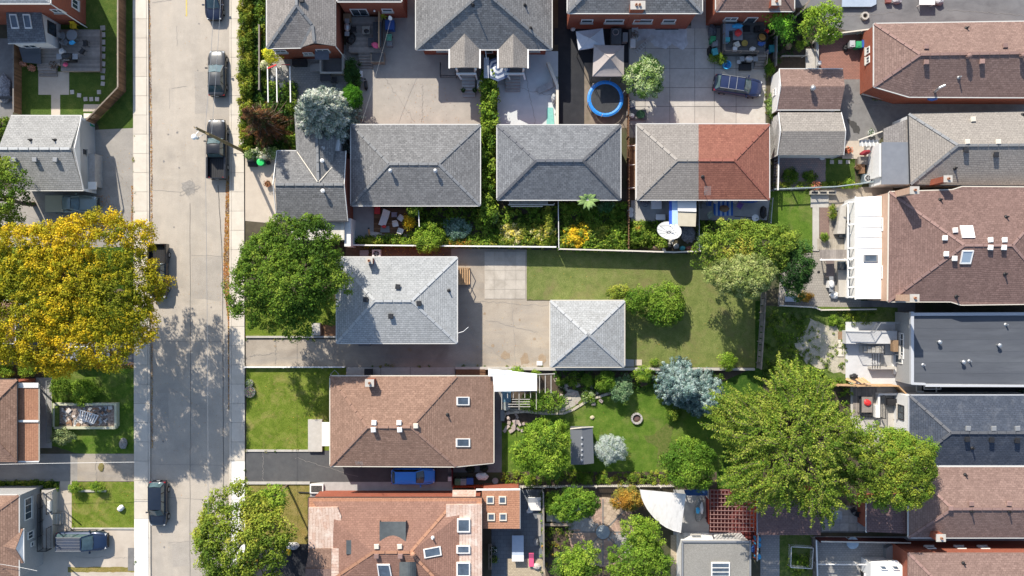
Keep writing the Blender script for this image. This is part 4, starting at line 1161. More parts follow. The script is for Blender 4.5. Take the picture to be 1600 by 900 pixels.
sheet('patio',[(1222,395),(1345,395),(1345,480),(1215,478)],PATIO,2)
sheet('side_path',[(1340,470),(1430,470),(1430,492),(1340,492)],CONCD,1)
sheet('back_yard',[(1190,478),(1402,480),(1402,600),(1190,600)],G_WILD,1)
sheet('gravel_patch',ragged([(1240,540),(1254,516),(1268,500),(1300,508),(1310,516),(1322,518),(1322,582),(1300,580),(1262,566)],5,4.0),GRAVEL,3)
sheet('courtyard',[(1321,503),(1440,503),(1440,604),(1330,604),(1321,590)],surf('painted_concrete',(0.55,.555,.56),(.49,.495,.5),1.5,stain=(.4,.4,.4),stain_amt=.4),4)
sheet('courtyard',[(1329,602),(1440,602),(1440,700),(1329,700)],CONC,3)
sheet('side_passage',[(1400,596),(1700,600),(1700,626),(1400,622)],BLKASP,1)
# --- the middle lot
sheet('driveway',[(384,530),(862,530),(862,575),(384,573)],DRIVE,1)
sheet('driveway',[(705,388),(823,390),(823,470),(862,470),(862,531),(705,531)],DRIVE,2)
sheet('side_passage',[(540,384),(720,384),(720,420),(540,420)],surf('damp_earth',(.22,.15,.10),(.15,.11,.075),2.5,stain=(.1,.08,.06),stain_scale=1),1)
sheet('front_lawn',[(383,470),(532,470),(532,526),(383,526)],G_FRONT,1)
sheet('back_lawn',[(823,390),(1092,397),(1192,440),(1186,574),(974,574),(974,472),(823,468)],G_DRY,1)
pad =sheet('patio',[(756,392),(822,392),(822,468),(756,468)],DRIVE,3)
for (u0,u1,n) in ((757,772,1),(772,806,2),(806,821,1)):
    slab_grid(pad,R4(u0,393,u1,467),n,5,surf('worn_slab',(.50,.455,.39),(.42,.38,.32),1.2,stain=(.30,.265,.22),stain_scale=.5,stain_amt=.8,rand=.07,speck=.2),gap=.02,z=.014,name='patio_slab',skip=.04)
# --- brown-roofed lot
sheet('front_lawn',[(385,574),(541,574),(541,592),(520,592),(520,704),(385,703)],G_FRONT,1)
path =sheet('side_path',[(541,573),(712,574),(712,592),(541,592)],CONCD,1)
for a,b in ((541,595),(595,641),(641,711)):slab_grid(path,R4(a,573.5,b,591),1,1,CONC,gap=.06,name='concrete_slab')
sheet('driveway',[(384,706),(520,704),(560,728),(708,728),(708,753),(384,753)],NEWASP,2)
sheet('side_path',[(505,753),(708,753),(708,782),(480,782),(480,756)],CONCG,1)
sheet('dry_lawn',[(384,757),(484,757),(484,850),(384,850)],G_BURNT,1)
sheet('front_yard',[(384,850),(484,850),(484,990),(384,990)],BLKASP,1)
sheet('back_lawn',[(783,660),(830,660),(900,622),(960,618),(1015,600),(1130,600),(1130,737),(783,737)],G_BACK,2)
sheet('side_path',[(764,612),(784,612),(784,738),(700,738),(700,722),(764,722)],CONCD,3)
sheet('planting_bed',[(783,574),(1190,574),(1190,660),(783,662)],SOIL,1)
sheet('planting_bed',[(783,736),(1130,736),(1130,762),(783,762)],SOIL,1)
sheet('worn_track',ragged([(1030,672),(1042,660),(1052,668),(1048,690),(1036,730),(1026,730),(1028,700),(1008,688),(1004,680),(1014,682)],3,1.2),turf('worn_turf',[(.08,.13,.025),(.13,.16,.04),(.19,.185,.07)],3),4)
# --- south gardens
sheet('patio',[(768,765),(850,765),(850,990),(768,990)],SLATE,2)
sheet('patio',[(792,873),(850,873),(860,990),(792,990)],TANPAV,3)
sheet('planting_bed',[(846,762),(1010,762),(1010,990),(846,990)],SOIL,1)
sheet('yard',[(1052,765),(1112,765),(1112,845),(1052,845)],CONCG,1)
sheet('pergola_floor',[(1108,764),(1185,764),(1185,848),(1108,848)],surf('red_floor',(.15,.032,.028),(.10,.022,.02),2),2)
sheet('walkway',[(1048,836),(1068,836),(1068,990),(1048,990)],TANPAV,3)
sheet('patio',[(1188,834),(1218,834),(1218,990),(1188,990)],GREYPAV,2)
sheet('back_lawn',[(1218,834),(1271,834),(1271,990),(1218,990)],G_WILD,1)
sheet('patio',[(1271,838),(1420,838),(1420,990),(1271,990)],GREYPAV,2)
spad =sheet('patio',[(1282,790),(1358,790),(1358,832),(1282,832)],CONCD,2)
slab_grid(spad,R4(1284,792,1354,830),5,3,STONE,name='patio_slab',z=.012)
sheet('side_passage',[(1400,838),(1700,838),(1700,866),(1400,866)],CONCG,1)
sheet('back_yard',[(1180,470),(1192,470),(1192,770),(1120,770),(1120,600),(1180,574)],IVY,1)
# ================================================================== BUILDINGS
SH_SLATE =shingle('slate_grey_shingle',(0.228,0.228,0.228),(0.117,0.117,0.118))
SH_BLUE =shingle('blue_grey_shingle',(0.205,0.215,0.228),(0.105,0.11,0.12))
SH_PALE =shingle('pale_grey_shingle',(0.38,0.39,0.39),(0.26,0.27,0.27),mortar=(0.12,.125,.125),weather=(.45,.46,.45))
SH_WORN =shingle('worn_pale_shingle',(0.40,0.41,0.41),(0.28,0.285,0.28),mortar=(0.14,.145,.14),weather=(.17,.165,.155),wamt=.55)
SH_WHITE =shingle('bleached_shingle',(0.34,0.34,0.33),(0.24,0.24,0.235),weather=(.42,.42,.41))
SH_BROWN =shingle('brown_shingle',(0.305,0.195,0.145),(0.185,0.115,0.085),mortar=(.12,.07,.05))
SH_DULL =shingle('dull_red_brown_shingle',(0.30,0.172,0.13),(0.22,0.122,0.093),mortar=(.12,.07,.05))
SH_STONE =shingle('stone_grey_shingle',(0.31,0.285,0.255),(0.23,0.21,0.19),mortar=(.1,.09,.08))
SH_UMBER =shingle('umber_shingle',(0.225,0.147,0.128),(0.13,0.084,0.073),mortar=(.08,.05,.045))
SH_ROSE =shingle('rose_brown_shingle',(0.26,0.177,0.15),(0.155,0.102,0.087),mortar=(.1,.065,.06))
SH_CLAY =shingle('clay_shingle',(0.41,0.215,0.135),(0.33,0.165,0.105),mortar=(.2,.1,.06))
SH_RED =shingle('red_shingle',(0.28,0.122,0.088),(0.18,0.074,0.056),mortar=(.13,.05,.04))
SH_TAN =shingle('tan_grey_shingle',(0.29,0.268,0.245),(0.215,0.197,0.18),mortar=(.11,.1,.09))
SH_TAUPE =shingle('taupe_shingle',(0.29,0.268,0.25),(0.17,0.157,0.147),mortar=(.08,.075,.07))
SH_NIGHT =shingle('charcoal_shingle',(0.066,0.08,0.108),(0.042,0.052,0.072),mortar=(.02,.022,.03),weather=(.16,.17,.19),wamt=.4)
SH_FADED =shingle('faded_shingle',(0.55,0.44,0.37),(0.44,0.27,0.2),mortar=(.25,.12,.09),row=.3,width=1.3,weather=(.62,.56,.5),wamt=.8)
CAP_GREY =surf('grey_cap',(.24,.245,.25),(.17,.175,.18),6,rand=.15)
CAP_DARK =surf('charcoal_cap',(.13,.135,.15),(.09,.095,.105),6,rand=.15)
CAP_PALE =surf('pale_cap',(.47,.48,.48),(.37,.38,.38),6,rand=.12)
CAP_BROWN =surf('brown_cap',(.32,.20,.15),(.25,.15,.11),6,rand=.15)
CAP_UMBER =surf('umber_cap',(.29,.19,.165),(.22,.14,.125),6,rand=.15)
CAP_TAN =surf('tan_cap',(.33,.305,.275),(.26,.24,.215),6,rand=.12)
CAP_RED =surf('red_cap',(.31,.125,.09),(.24,.09,.068),6,rand=.12)
CAP_CLAY =surf('clay_cap',(.45,.24,.15),(.36,.19,.12),6,rand=.12)
FLATGREY =surf('grey_membrane',(.088,.096,.112),(.07,.077,.09),1.2,stain=(.13,.14,.155),stain_scale=.4,stretch=(.25,1.6,1),bump=.2)
FLATPUR =shingle('purple_brown_shingle',(.19,.125,.12),(.14,.09,.088))
WHITEROOF =surf('white_membrane',(.80,.80,.78),(.76,.76,.74),1.0,stain=(.66,.65,.62),stain_scale=.3,stain_amt=.4)
SHEETMET =surf('weathered_sheet_metal',(.66,.65,.63),(.58,.57,.55),2,stain=(.38,.37,.35),stain_scale=1.2,stretch=(2,.7,1),stain_amt=.6)
def gable_roof(h,e_top,e_bot,ridge,ez,rz,mat):
    """e_top/e_bot: (u0,u1,v) eaves, ridge likewise"""
    h.roof([[(e_top[0],e_top[2],ez),(e_top[1],e_top[2],ez),(ridge[1],ridge[2],rz),(ridge[0],ridge[2],rz)],
            [(ridge[0],ridge[2],rz),(ridge[1],ridge[2],rz),(e_bot[1],e_bot[2],ez),(e_bot[0],e_bot[2],ez)]],mat)
def gable_wall(h,a,b,top,mat,inset=0.25,toward=None):
    """triangular wall between two eave points and the ridge point, plus wall to ground"""
    A,B,T =h.at(a),h.at(b),h.at(top)
    n =(B-A).cross(Vector((0,0,1))).normalized();c =h.c -(A+B) /2
    if n.dot(c) <0:n =-n
    o =n *inset;mb =MB();d =Vector((0,0,.14))
    A0,B0 =A +o -d,B +o -d;T0 =Vector((T.x,T.y,0));
    m =(A0+B0) /2;k =(T0-A0).dot((B0-A0)) /(B0-A0).length_squared;q =A0.lerp(B0,k);q.z =T.z -.14
    mb.poly([(A0.x,A0.y,0),(B0.x,B0.y,0),B0,q,A0]);mb.poly([p+n*.12 for p in [Vector((A0.x,A0.y,0)),Vector((B0.x,B0.y,0)),B0,q,A0]][::-1])
    mesh_obj('gable_wall',mb,mat,h.root,uv=True)
    for p,r in ((A0,q),(q,B0)):mesh_obj('bargeboard',MB().bar(p-n*(inset+.03)+d*.6,r-n*(inset+.03)+d*.6,.05,.2),WHITE,h.root)
# ---------- H1 two-storey brick house, north-west corner
h =House('brick_house','tall red brick house at the top left with a white edged pale roof',R4(-130,-90,78,5),5.8)
h.roof(hip([(-130,-90),(78,-90),(78,5),(-130,5)],(-60,-42),(10,-42),5.8,7.4),SH_PALE)
h.gutter([(-130,-90,5.8),(78,-90,5.8),(78,5,5.8),(-130,5,5.8)])
h.walls(R4(-130,-90,78,5),5.8,REDBRICK,.2)
h.window(124,4,2.2,1.0,1.2);h.window(84,18,4.3,1.1,.9);h.window(108,-20,4,1,1.2)
mesh_obj('downpipe',MB().tube([G(79,6,5.7),G(120,33,1.6),G(136,43,.1)],.05,6),WHITE,h.root)
w =House('lean_to_wing','lean-to wing with blue-grey shingles, two skylights and a white sided wall',[(9,12),(63,12),(71,66),(12,67)],3.0)
w.roof([[(9,12,3.3),(63,12,3.3),(71,66,2.7),(12,67,2.7)]],SH_BLUE)
w.gutter([(71,66,2.7),(12,67,2.7)],closed=False);w.walls([(9,12,3.2),(63,12,3.2),(71,66,2.6),(12,67,2.6)],3,SIDING,.12)
w.skylight([(15,22),(26,22),(31,45),(19,45)]);w.skylight([(36,22),(47,22),(51,45),(40,45)])
w.window(77,43,1.75,1.3,1.5,frame=DARK,bars=1);w.window(44,70,1.6,1.4,1.0)
flat('basement_canopy','flat grey canopy with white edge over the basement entrance',[(26,69),(61,71),(62,99),(34,96)],1.0,1.12,FLATGREY,'canopy')
# ---------- H2 white garage / cottage with bleached roof (west)
h =House('cottage','low building with bleached grey roof and white gable beside the pavement',[(17,181),(127,181),(130,297),(17,297)],2.6)
gable_roof(h,(17,127,181),(20,130,297),(-3,110,232),2.6,4.3,SH_WHITE)
h.walls([(17,181),(127,181),(130,297),(17,297)],2.6,SIDING,.25)
gable_wall(h,(127,181,2.6),(130,297,2.6),(110,232,4.3),SIDING)
h.caps([[(-3,232,4.3),(110,232,4.3)]],CAP_PALE)
h.gutter([(17,181,2.6),(127,181,2.6)],closed=False);h.gutter([(130,297,2.6),(20,297,2.6)],closed=False)
for u,v in ((24,250),(56,250),(88,250)):h.vent(u,v,'box',GREYMET)
for u,v in ((48,219),(86,219)):h.vent(u,v,'pipe')
h.window(142,236,2.2,.5,.5,frame=DARK)
gbox(h.root,'side_annex',128,240,148,291,0,1.3,surf('annex_grey',(.42,.40,.38)))
gbox(h.root,'annex_roof',127,284,150,296,1.3,1.42,WHITE)
# small brown roof peeping out under the yellow maple
h =House('bungalow','small brown roof corner poking out below the yellow maple',[(-90,470),(14,470),(23,536),(-90,536)],2.9)
h.roof(hip([(-90,470),(23,470),(23,536),(-90,536)],(-60,500),(-8,500),2.9,4.2),SH_BROWN)
h.gutter([(-90,470,2.9),(23,470,2.9),(23,536,2.9),(-90,536,2.9)]);h.walls(R4(-90,470,23,536),2.9,STUCCO,.35)
# ---------- H3 brown hip with clay porch roof (west)
h =House('bungalow','brown roofed house with a long clay tiled porch roof facing the street',R4(-140,593,26,722),3.1)
h.roof(hip([(-140,593),(26,593),(26,722),(-140,722)],(-90,657),(-38,657),3.1,4.9),SH_BROWN)
h.caps([[(26,593,3.1),(-38,657,4.9)],[(26,722,3.1),(-38,657,4.9)]],CAP_BROWN)
h.gutter([(-140,593,3.1),(26,593,3.1),(26,722,3.1),(-140,722,3.1)],DARK)
h.walls(R4(-140,593,26,722),3.1,REDBRICK,.3)
h.roof([[(27,600,2.75),(60,600,2.35),(60,720,2.35),(23,720,2.75)]],SH_CLAY,name='porch_roof')
mesh_obj('flashing',MB().bar(G(28,602,2.78),G(60,602,2.4),.5,.03),WHITE,h.root)
mesh_obj('flashing',MB().bar(G(27,658,2.8),G(60,658,2.42),.22,.03),WHITE,h.root)
mesh_obj('gutter',MB().bar(G(61,600,2.28),G(61,720,2.28),.12,.12),CREAM,h.root)
mesh_obj('gutter',MB().bar(G(24,721,2.6),G(61,721,2.3),.14,.12),WHITE,h.root)
for v in (604,660,716):mesh_obj('porch_post',MB().bar(G(58,v,0),G(59,v,2.2),.14,.14),WHITE,h.root)
railing('porch_railing','low railing along the edge of the concrete porch under clay roof',[(80,594),(80,690)],.12,.9,GREYMET)
# ---------- H4 grey gable-fronted house, south-west corner
h =House('grey_house','tall grey fronted house with brown roof and triple window by the driveway',R4(-120,774,29,858),3.6)
h.roof(hip([(-120,774),(29,774),(29,905),(-120,905)],(-80,838),(-60,838),3.6,5.4),SH_BROWN)
h.gutter([(-120,774,3.6),(29,774,3.6),(29,905,3.6),(-120,905,3.6)])
h.caps([[(29,774,3.6),(-60,838,5.4)]],CAP_BROWN)
h.walls(R4(-120,774,29,905),3.6,STUCCO,.05)
h.roof([[(-20,848,4.1),(24,858,4.1),(36,827,3.5),(28,826,3.5)],[(-20,848,4.1),(24,858,4.1),(37,880,3.5),(-20,880,3.5)]],SH_BROWN,name='porch_roof')
mesh_obj('porch_gable',MB().poly([h.at((24,858,4.05)),G(36,827,3.45),G(37,880,3.45)]),SIDING,h.root)
mesh_obj('gutter',MB().bar(G(37,826,3.4),G(37.5,880,3.4),.1,.14),WHITE,h.root)
mesh_obj('porch_gable',MB().poly([G(28,826,3.4),G(37,827,3.4),G(42,829,2.6),G(33,829,2.6)]),SIDING,h.root)
h.window(35,797,2.7,2.2,1.2,bars=2);h.window(44,838,2.3,.8,.9);h.window(41,852,2.0,.5,.5,bars=0)
pt =thing('front_porch','raised concrete porch with black iron railings on the grey house','porch',G(78,810))
gbox(pt,'slab',65,766,82,857,0,.9,CONC)
steps('','',[(82,802),(96,802),(96,820),(82,820)],0,.85,5,CONC,'left',parent=pt)
railing('','',[(67,770),(67,857)],.9,1.0,DARK,parent=pt);railing('','',[(80.5,822),(80.5,857),(67,857)],.9,.95,DARK,parent=pt)
railing('','',[(80.5,768),(80.5,800)],.9,.95,DARK,parent=pt)
for v in (802,820):mesh_obj('handrail',MB().bar(G(82,v,1.8),G(95,v,.95),.06,.05).bar(G(95,v,.1),G(95,v,.95),.05,.05),DARK,pt)
for v in (770,790,812,835,856):mesh_obj('post',MB().bar(G(67,v,0),G(67,v,2.9),.1,.1),DARK,pt)
# ---------- H5 brick house with grey shingles, top
h =House('brick_house','red brick house with grey hipped roof and small front gable beside the hedge',R4(417,-60,525,75),4.0)
A,B,Cc,D,E =(417,-70,4),(417,75,4),(470,74,4),(525,72,4),(525,-70,4)
P_,P2 =(463,8,6.0),(463,-40,6.0);Q_,R_ =(488,39,5.2),(491,67,4.9)
h.roof([[A,B,P_,P2],[B,Cc,Q_,P_],[Cc,R_,Q_],[R_,D,Q_],[Q_,D,E,P_],[P_,E,P2],[P2,E,A]],SH_TAUPE)
h.caps([[B,P_],[P_,P2],[P_,Q_],[Q_,R_],[Cc,Q_]],CAP_GREY)
h.gutter([A,B,Cc],closed=False);h.gutter([D,E],closed=False)
h.walls([(417,-70),(417,75),(525,73),(525,-70)],4.0,REDBRICK,.22)
h.window(435,84,3.0,1.2,.8);h.window(480,86,2.0,1.0,.7);h.window(502,78,3.0,1.3,.8);h.vent(472,1,'box',BLACKP)
mesh_obj('awning',MB().bar(G(492,84,2.4),G(514,84,2.4),1.2,.05),surf('blue_grey_awning',(.16,.18,.22)),h.root)
mesh_obj('gable_wall',MB().poly([G(471,75,3.9),G(524,73,3.9),h.at((491,69.5,4.8))]),REDBRICK,h.root,uv=True)
mesh_obj('downpipe',MB().tube([G(525,73,3.9),G(541,93,.1)],.05,6),WHITE,h.root)
st =thing('stairwell','sunken basement stairwell with pale walls beside the brick house patio','stairwell',G(518,100))
for q in (R4(500,112,537,115),R4(534,84,538,112),R4(499,90,502,112)):gbox(st,'wall',*q[0],*q[2],0,.8,CONC)
gbox(st,'floor',502,86,534,112,0.0,.05,CONCD)
steps('','',[(484,100),(500,100),(500,112),(484,112)],.02,.4,3,CONCG,'right',parent=st)
# ---------- H6 brick house next door, top
h =House('brick_house','red brick house end wall with glazed door opening onto the grey deck',R4(527,-90,627,2),4.2)
h.roof(hip([(527,-90),(627,-90),(627,2),(527,2)],(577,-60),(577,-40),4.2,5.8),SH_TAUPE)
h.gutter([(527,-90,4.2),(627,-90,4.2),(627,2,4.2),(527,2,4.2)]);h.walls(R4(527,-90,627,2),4.2,REDBRICK,.05)
h.window(561,17,1.75,1.7,2.0,'door');h.window(604,14,2.4,1.1,.8,bars=0)
mesh_obj('wall_lamp',MB().ball(G(585,17,2.2),.12,8,5),WHITE,h.root)
# ---------- H7 big semi-detached with twin porch gables
h =House('semi_detached_house','wide grey shingled semi-detached house with two pale porch gables',R4(650,-80,862,77),3.0)
h.roof(hip([(650,-95),(862,-95),(862,77),(650,77)],(748,-8),(764,-8),3.0,6.2),SH_SLATE)
h.caps([[(650,77,3),(748,-8,6.2)],[(862,77,3),(764,-8,6.2)]],CAP_GREY)
h.gutter([(650,-95,3),(862,-95,3),(862,77,3),(650,77,3)])
h.walls([(650,-95),(862,-95),(862,77),(650,77)],3.0,REDBRICK,.5)
for (a,r,b) in ((703,726,749),(779,802,824)):
    h.roof([[(a,75,3.02),(r,52,3.95),(r,105,3.75),(a,106,3.0)],[(b,75,3.02),(r,52,3.95),(r,105,3.75),(b,106,3.0)]],SH_WHITE if False else SH_TAN,name='porch_roof')
    mesh_obj('gutter',MB().bar(G(a-1,76,2.95),G(a-1,107,2.95),.14,.14),WHITE,h.root);mesh_obj('gutter',MB().bar(G(b+1,76,2.95),G(b+1,107,2.95),.14,.14),WHITE,h.root)
    mesh_obj('porch_gable',MB().poly([G(a,106,2.95),G(b,106,2.95),h.at((r,105,3.7))]),SIDING,h.root)
    mesh_obj('porch_floor',MB().prism([(p.x,p.y) for p in GP(R4(a+8,96,b-5,117))][::-1],0,1.05),CONCD,h.root)
    for x in (a+12,b-7):mesh_obj('porch_post',MB().bar(G(x,113,.3),G(x-2 if x<r else x+1,107,2.9),.18,.18),WHITE,h.root)
    mesh_obj('porch_beam',MB().bar(G(a+10,115.5,1.9),G(b-5,115.5,1.9),.2,.22),WHITE,h.root)
    mesh_obj('porch_railing',MB().bar(G(a+11,114,1.0),G(a+18,124,.6),.16,.16).bar(G(b-6,114,1.0),G(b-4,124,.6),.16,.16),WHITE,h.root)
h.window(690,88,1.7,1.1,.7);h.window(835,86,1.7,1.1,.7);h.window(764,86,1.6,.8,1.8,'door',bars=0)
h.vent(739,8,'pipe');h.vent(829,44,'pipe');h.vent(820,8,'pipe')
steps('porch_steps','grey front steps below the left porch gable',R4(722,118,742,150),0,.85,7,CONCG,'up')
steps('porch_steps','grey front steps below the right porch gable',R4(790,116,813,142),0,.85,6,CONCG,'up')
railing('porch_railing','low black picket landing railing left of the left porch',[(689,101),(689,121),(714,122)],.1,.9,DARK)
aw =thing('door_canopy','long narrow grey metal canopy standing between the two porches','canopy',G(760,106))
mesh_obj('sheet',MB().bar(G(760,90,2.2),G(760,122,2.0),.5,.05),surf('grey_sheet',(.38,.40,.44)),aw)
for v in (92,120):mesh_obj('post',MB().bar(G(760,v,0),G(760,v,2.05),.06,.06),WHITE,aw)
mesh_obj('top_rail',MB().bar(G(758,72,2.6),G(760,92,2.2),.07,.05),WHITE,aw)
# ---------- H8 slate roofed brick block, top centre
h =House('brick_house','red brick pair with dark slate roof and broad central chimney above the gazebos',R4(887,-110,1097,20),4.9)
h.roof(hip([(887,-110),(1097,-110),(1097,20),(887,20)],(950,-46),(1035,-46),4.9,7.0),SH_SLATE)
h.caps([[(887,20,4.9),(950,-46,7)],[(1097,20,4.9),(1035,-46,7)]],CAP_GREY)
h.gutter([(887,-110,4.9),(1097,-110,4.9),(1097,20,4.9),(887,20,4.9)]);h.walls(R4(887,-110,1097,20),4.9,REDBRICK,.3)
for u,v,ww in ((918,31,1.2),(961,31,1.9),(1006,31,1.9),(1047,29,1.3)):h.window(u,v,2.6,ww,.95,bars=0)
h.chimney(994,14,1.3,.7,1.0,down=1.2)
mesh_obj('pilaster',MB().prism([(p.x,p.y) for p in GP(R4(976,40,994,46))][::-1],0,5.6),REDBRICK,h.root,uv=True)
# ---------- H9 rose roof, top right
h =House('brick_house','red brick house with rose brown roof beside the crowded raised deck',R4(1119,-110,1241,17),4.1)
h.roof(hip([(1119,-110),(1241,-110),(1241,17),(1119,17)],(1160,-46),(1200,-46),4.1,5.8),SH_ROSE)
h.caps([[(1119,17,4.1),(1160,-46,5.8)],[(1241,17,4.1),(1200,-46,5.8)]],CAP_UMBER)
h.gutter([(1119,-110,4.1),(1241,-110,4.1),(1241,17,4.1),(1119,17,4.1)]);h.walls(R4(1119,-110,1241,17),4.1,REDBRICK,.15)
h.chimney(1208,8,.8,.6,.9);h.window(1144,27,2.2,1.3,.8);h.window(1174,29,1.7,1.1,1.9,'door',bars=0)
mesh_obj('pilaster',MB().prism([(p.x,p.y) for p in GP(R4(1107,30,1114,37))][::-1],0,4.7),REDBRICK,h.root,uv=True)
# ---------- H10 long brown roof, upper right
h =House('bungalow','long brown hipped bungalow with red end wall and turbine vents, upper right',[(1366,37),(1620,33),(1620,152),(1421,151),(1366,135)],3.0)
o =[(1366,37,3),(1640,33,3),(1640,152,3),(1421,151,3),(1366,135,3)];r1,r2 =(1438,85,5.0),(1640,82,5.0)
h.roof([[o[0],o[1],r2,r1],[o[1],o[2],r2],[o[2],o[3],r1,r2],[o[3],o[4],r1],[o[4],o[0],r1]],SH_ROSE)
h.caps([[o[0],r1],[o[4],r1],[r1,r2]],CAP_UMBER);h.gutter(o);h.walls(o,3.0,REDBRICK,.1)
h.window(1355,77,2.0,.7,.8);h.window(1355,92,2.0,.7,.8)
h.vent(1446,74,'box',CAP_UMBER);h.vent(1569,72,'box',CAP_UMBER);h.vent(1446,98,'box',CAP_UMBER);h.vent(1533,97,'box',CAP_UMBER)
h.vent(1511,89,'turbine',CAP_UMBER);h.vent(1595,88,'turbine',CAP_UMBER);h.vent(1510,44,'pipe');h.vent(1498,121,'pipe',GREYMET)
mesh_obj('flue',MB().tube([G(1461,143,3.2),G(1468,137,4.2),G(1477,133,4.3)],.12,8),STEEL,h.root)
mesh_obj('plinth',MB().prism([(p.x,p.y) for p in GP([(1346,52),(1352,50),(1352,122),(1346,125)])][::-1],0,.5),CONC,h.root)
mesh_obj('kerb',MB().tube([G(1347,146,.3),G(1395,157,.3),G(1450,156,.3)],.16,6),CONC,h.root)
# ---------- H11/H12 paired small garages
h =House('garage','small garage with brown gable roof, white gable and turbine vent',R4(1215,108,1315,171),2.3,'garage')
gable_roof(h,(1218,1317,108),(1214,1313,171),(1222,1320,135),2.3,3.2,SH_ROSE)
h.walls([(1217,108),(1316,108),(1313,171),(1214,171)],2.3,SIDING,.1);gable_wall(h,(1218,108,2.3),(1214,171,2.3),(1222,135,3.2),SIDING,.1)
h.gutter([(1218,108,2.3),(1317,108,2.3)],closed=False);h.gutter([(1313,171,2.3),(1214,171,2.3)],closed=False);h.vent(1268,139,'turbine');h.window(1212,143,1.5,.7,.6)
h =House('garage','small garage with grey gable roof beside the brown roofed garage',R4(1216,176,1314,242),2.3,'garage')
gable_roof(h,(1217,1314,175.5),(1215,1318,242),(1223,1320,205),2.3,3.2,SH_STONE)
h.walls([(1217,176),(1314,176),(1316,242),(1215,242)],2.3,SIDING,.1);gable_wall(h,(1217,176,2.3),(1215,242,2.3),(1223,205,3.2),SIDING,.1)
gable_wall(h,(1314,176,2.3),(1318,242,2.3),(1320,205,3.2),SIDING,.1)
# ---------- H13 taupe roof with white extension
h =House('bungalow','taupe roofed house with flat blue-grey extension roof and white rear walls',R4(1420,177,1640,289),3.1)
o =[(1420,178,3.1),(1640,174,3.1),(1640,290,3.1),(1423,288,3.1)];r1,r2 =(1497,227,5),(1640,226,5)
h.roof([[o[0],o[1],r2,r1],[o[1],o[2],r2],[o[2],o[3],r1,r2],[o[3],o[0],r1]],SH_STONE)
h.caps([[o[0],r1],[o[3],r1],[r1,r2]],CAP_GREY);h.walls(o,3.1,WSTUCCO,.1);h.gutter(o,DARK)
h.roof([[(1378,222,2.75),(1424,222,2.95),(1424,288,2.95),(1378,288,2.75)]],surf('blue_grey_felt',(.19,.205,.23),(.16,.175,.2),1.5),name='extension_roof')
h.roof([[(1381,201,2.7),(1420,185,2.9),(1420,224,2.9),(1381,224,2.7)]],SH_TAUPE,name='extension_roof')
gbox(h.root,'extension_wall',1379,226,1424,287,0,2.6,WSTUCCO)
mesh_obj('extension_wall',MB().prism([(p.x,p.y) for p in GP(R4(1354,232,1362,282))][::-1],0,3.0),WSTUCCO,h.root)
wt =h.wall;h.wall =offset_poly(GP(R4(1378,226,1424,288),2.6),0);h.window(1366,258,1.8,1.2,.9,frame=GREYMET);h.window(1352,250,1.0,.7,1.2,frame=GREYMET);h.wall =wt
for u,v,k in ((1519,187,'box'),(1510,222,'box'),(1558,222,'box'),(1508,235,'box'),(1555,242,'box')):h.vent(u,v,k,CREAM if v<225 else DARK)
h.vent(1598,179,'pipe');h.vent(1492,263,'pipe');h.chimney(1459,285,.7,.55,2.6,down=.9,cap=CONC)
# ---------- H14 big brown hip with white lean-to
h =House('brick_house','large umber hipped roof house with two white skylights and white lean-to',R4(1388,297,1640,474),4.1)
o =[(1390,300,4.1),(1488,297,4.1),(1504,292,4.1),(1660,293,4.1),(1660,474,4.1),(1502,476,4.1),(1486,471,4.1),(1388,471,4.1)]
r1,r2 =(1507,383,6.1),(1582,383,6.1)
h.roof([[o[0],o[1],o[2],o[3],r2,r1],[o[3],o[4],r2],[o[4],o[5],o[6],o[7],r1,r2],[o[7],o[0],r1]],SH_UMBER)
h.caps([[o[0],r1],[o[7],r1],[r1,r2],[o[3],r2],[o[4],r2]],CAP_UMBER)
h.gutter(o,CREAM);h.walls([o[0],o[3],o[4],o[7]],4.1,TANBRICK,.04)
h.window(1386,350,3.2,1.3,.7);h.window(1386,425,3.2,1.3,.7)
for q in ([(1499,353),(1519,353),(1523,372),(1503,372)],[(1503,391),(1521,391),(1516,412),(1499,412)]):h.skylight(q,pane=paint('white_pane',(.62,.64,.66),.15) if q[0][1]<360 else paint('pale_pane',(.30,.38,.46),.1))  # upper pane coloured white, lower pane pale blue
for u,v in ((1491,360),(1475,372),(1477,397),(1490,404),(1546,375),(1568,375),(1546,387),(1567,387)):h.vent(u,v,'box',WHITE)
for u,v in ((1469,312),(1572,339),(1570,428),(1494,463)):h.vent(u,v,'pipe')
h.chimney(1405,303,.75,.6,3.0,TANBRICK,down=1.0,cap=CONC);h.chimney(1405,465,.75,.6,3.0,TANBRICK,down=1.0,cap=CONC)
lt =House('lean_to','flat white lean-to roof with one small skylight against the tan wall',R4(1337,307,1378,467),2.6,'extension')
lt.roof([[(1337,308,2.55),(1377.5,306,2.75),(1377.5,467,2.75),(1337,467,2.55)]],WHITEROOF)
lt.skylight([(1349,398),(1371,398),(1371,409),(1349,409)],GREYMET)
for v in (337,354,370,387):mesh_obj('seam',MB().bar(G(1338,v,2.58),G(1377,v,2.77),.04,.03),WHITE,lt.root)
mesh_obj('gutter',MB().bar(G(1336.5,307,2.5),G(1336.5,468,2.5),.12,.14),WHITE,lt.root)
lt.walls(R4(1337,308,1377,467),2.55,WSTUCCO,.06)
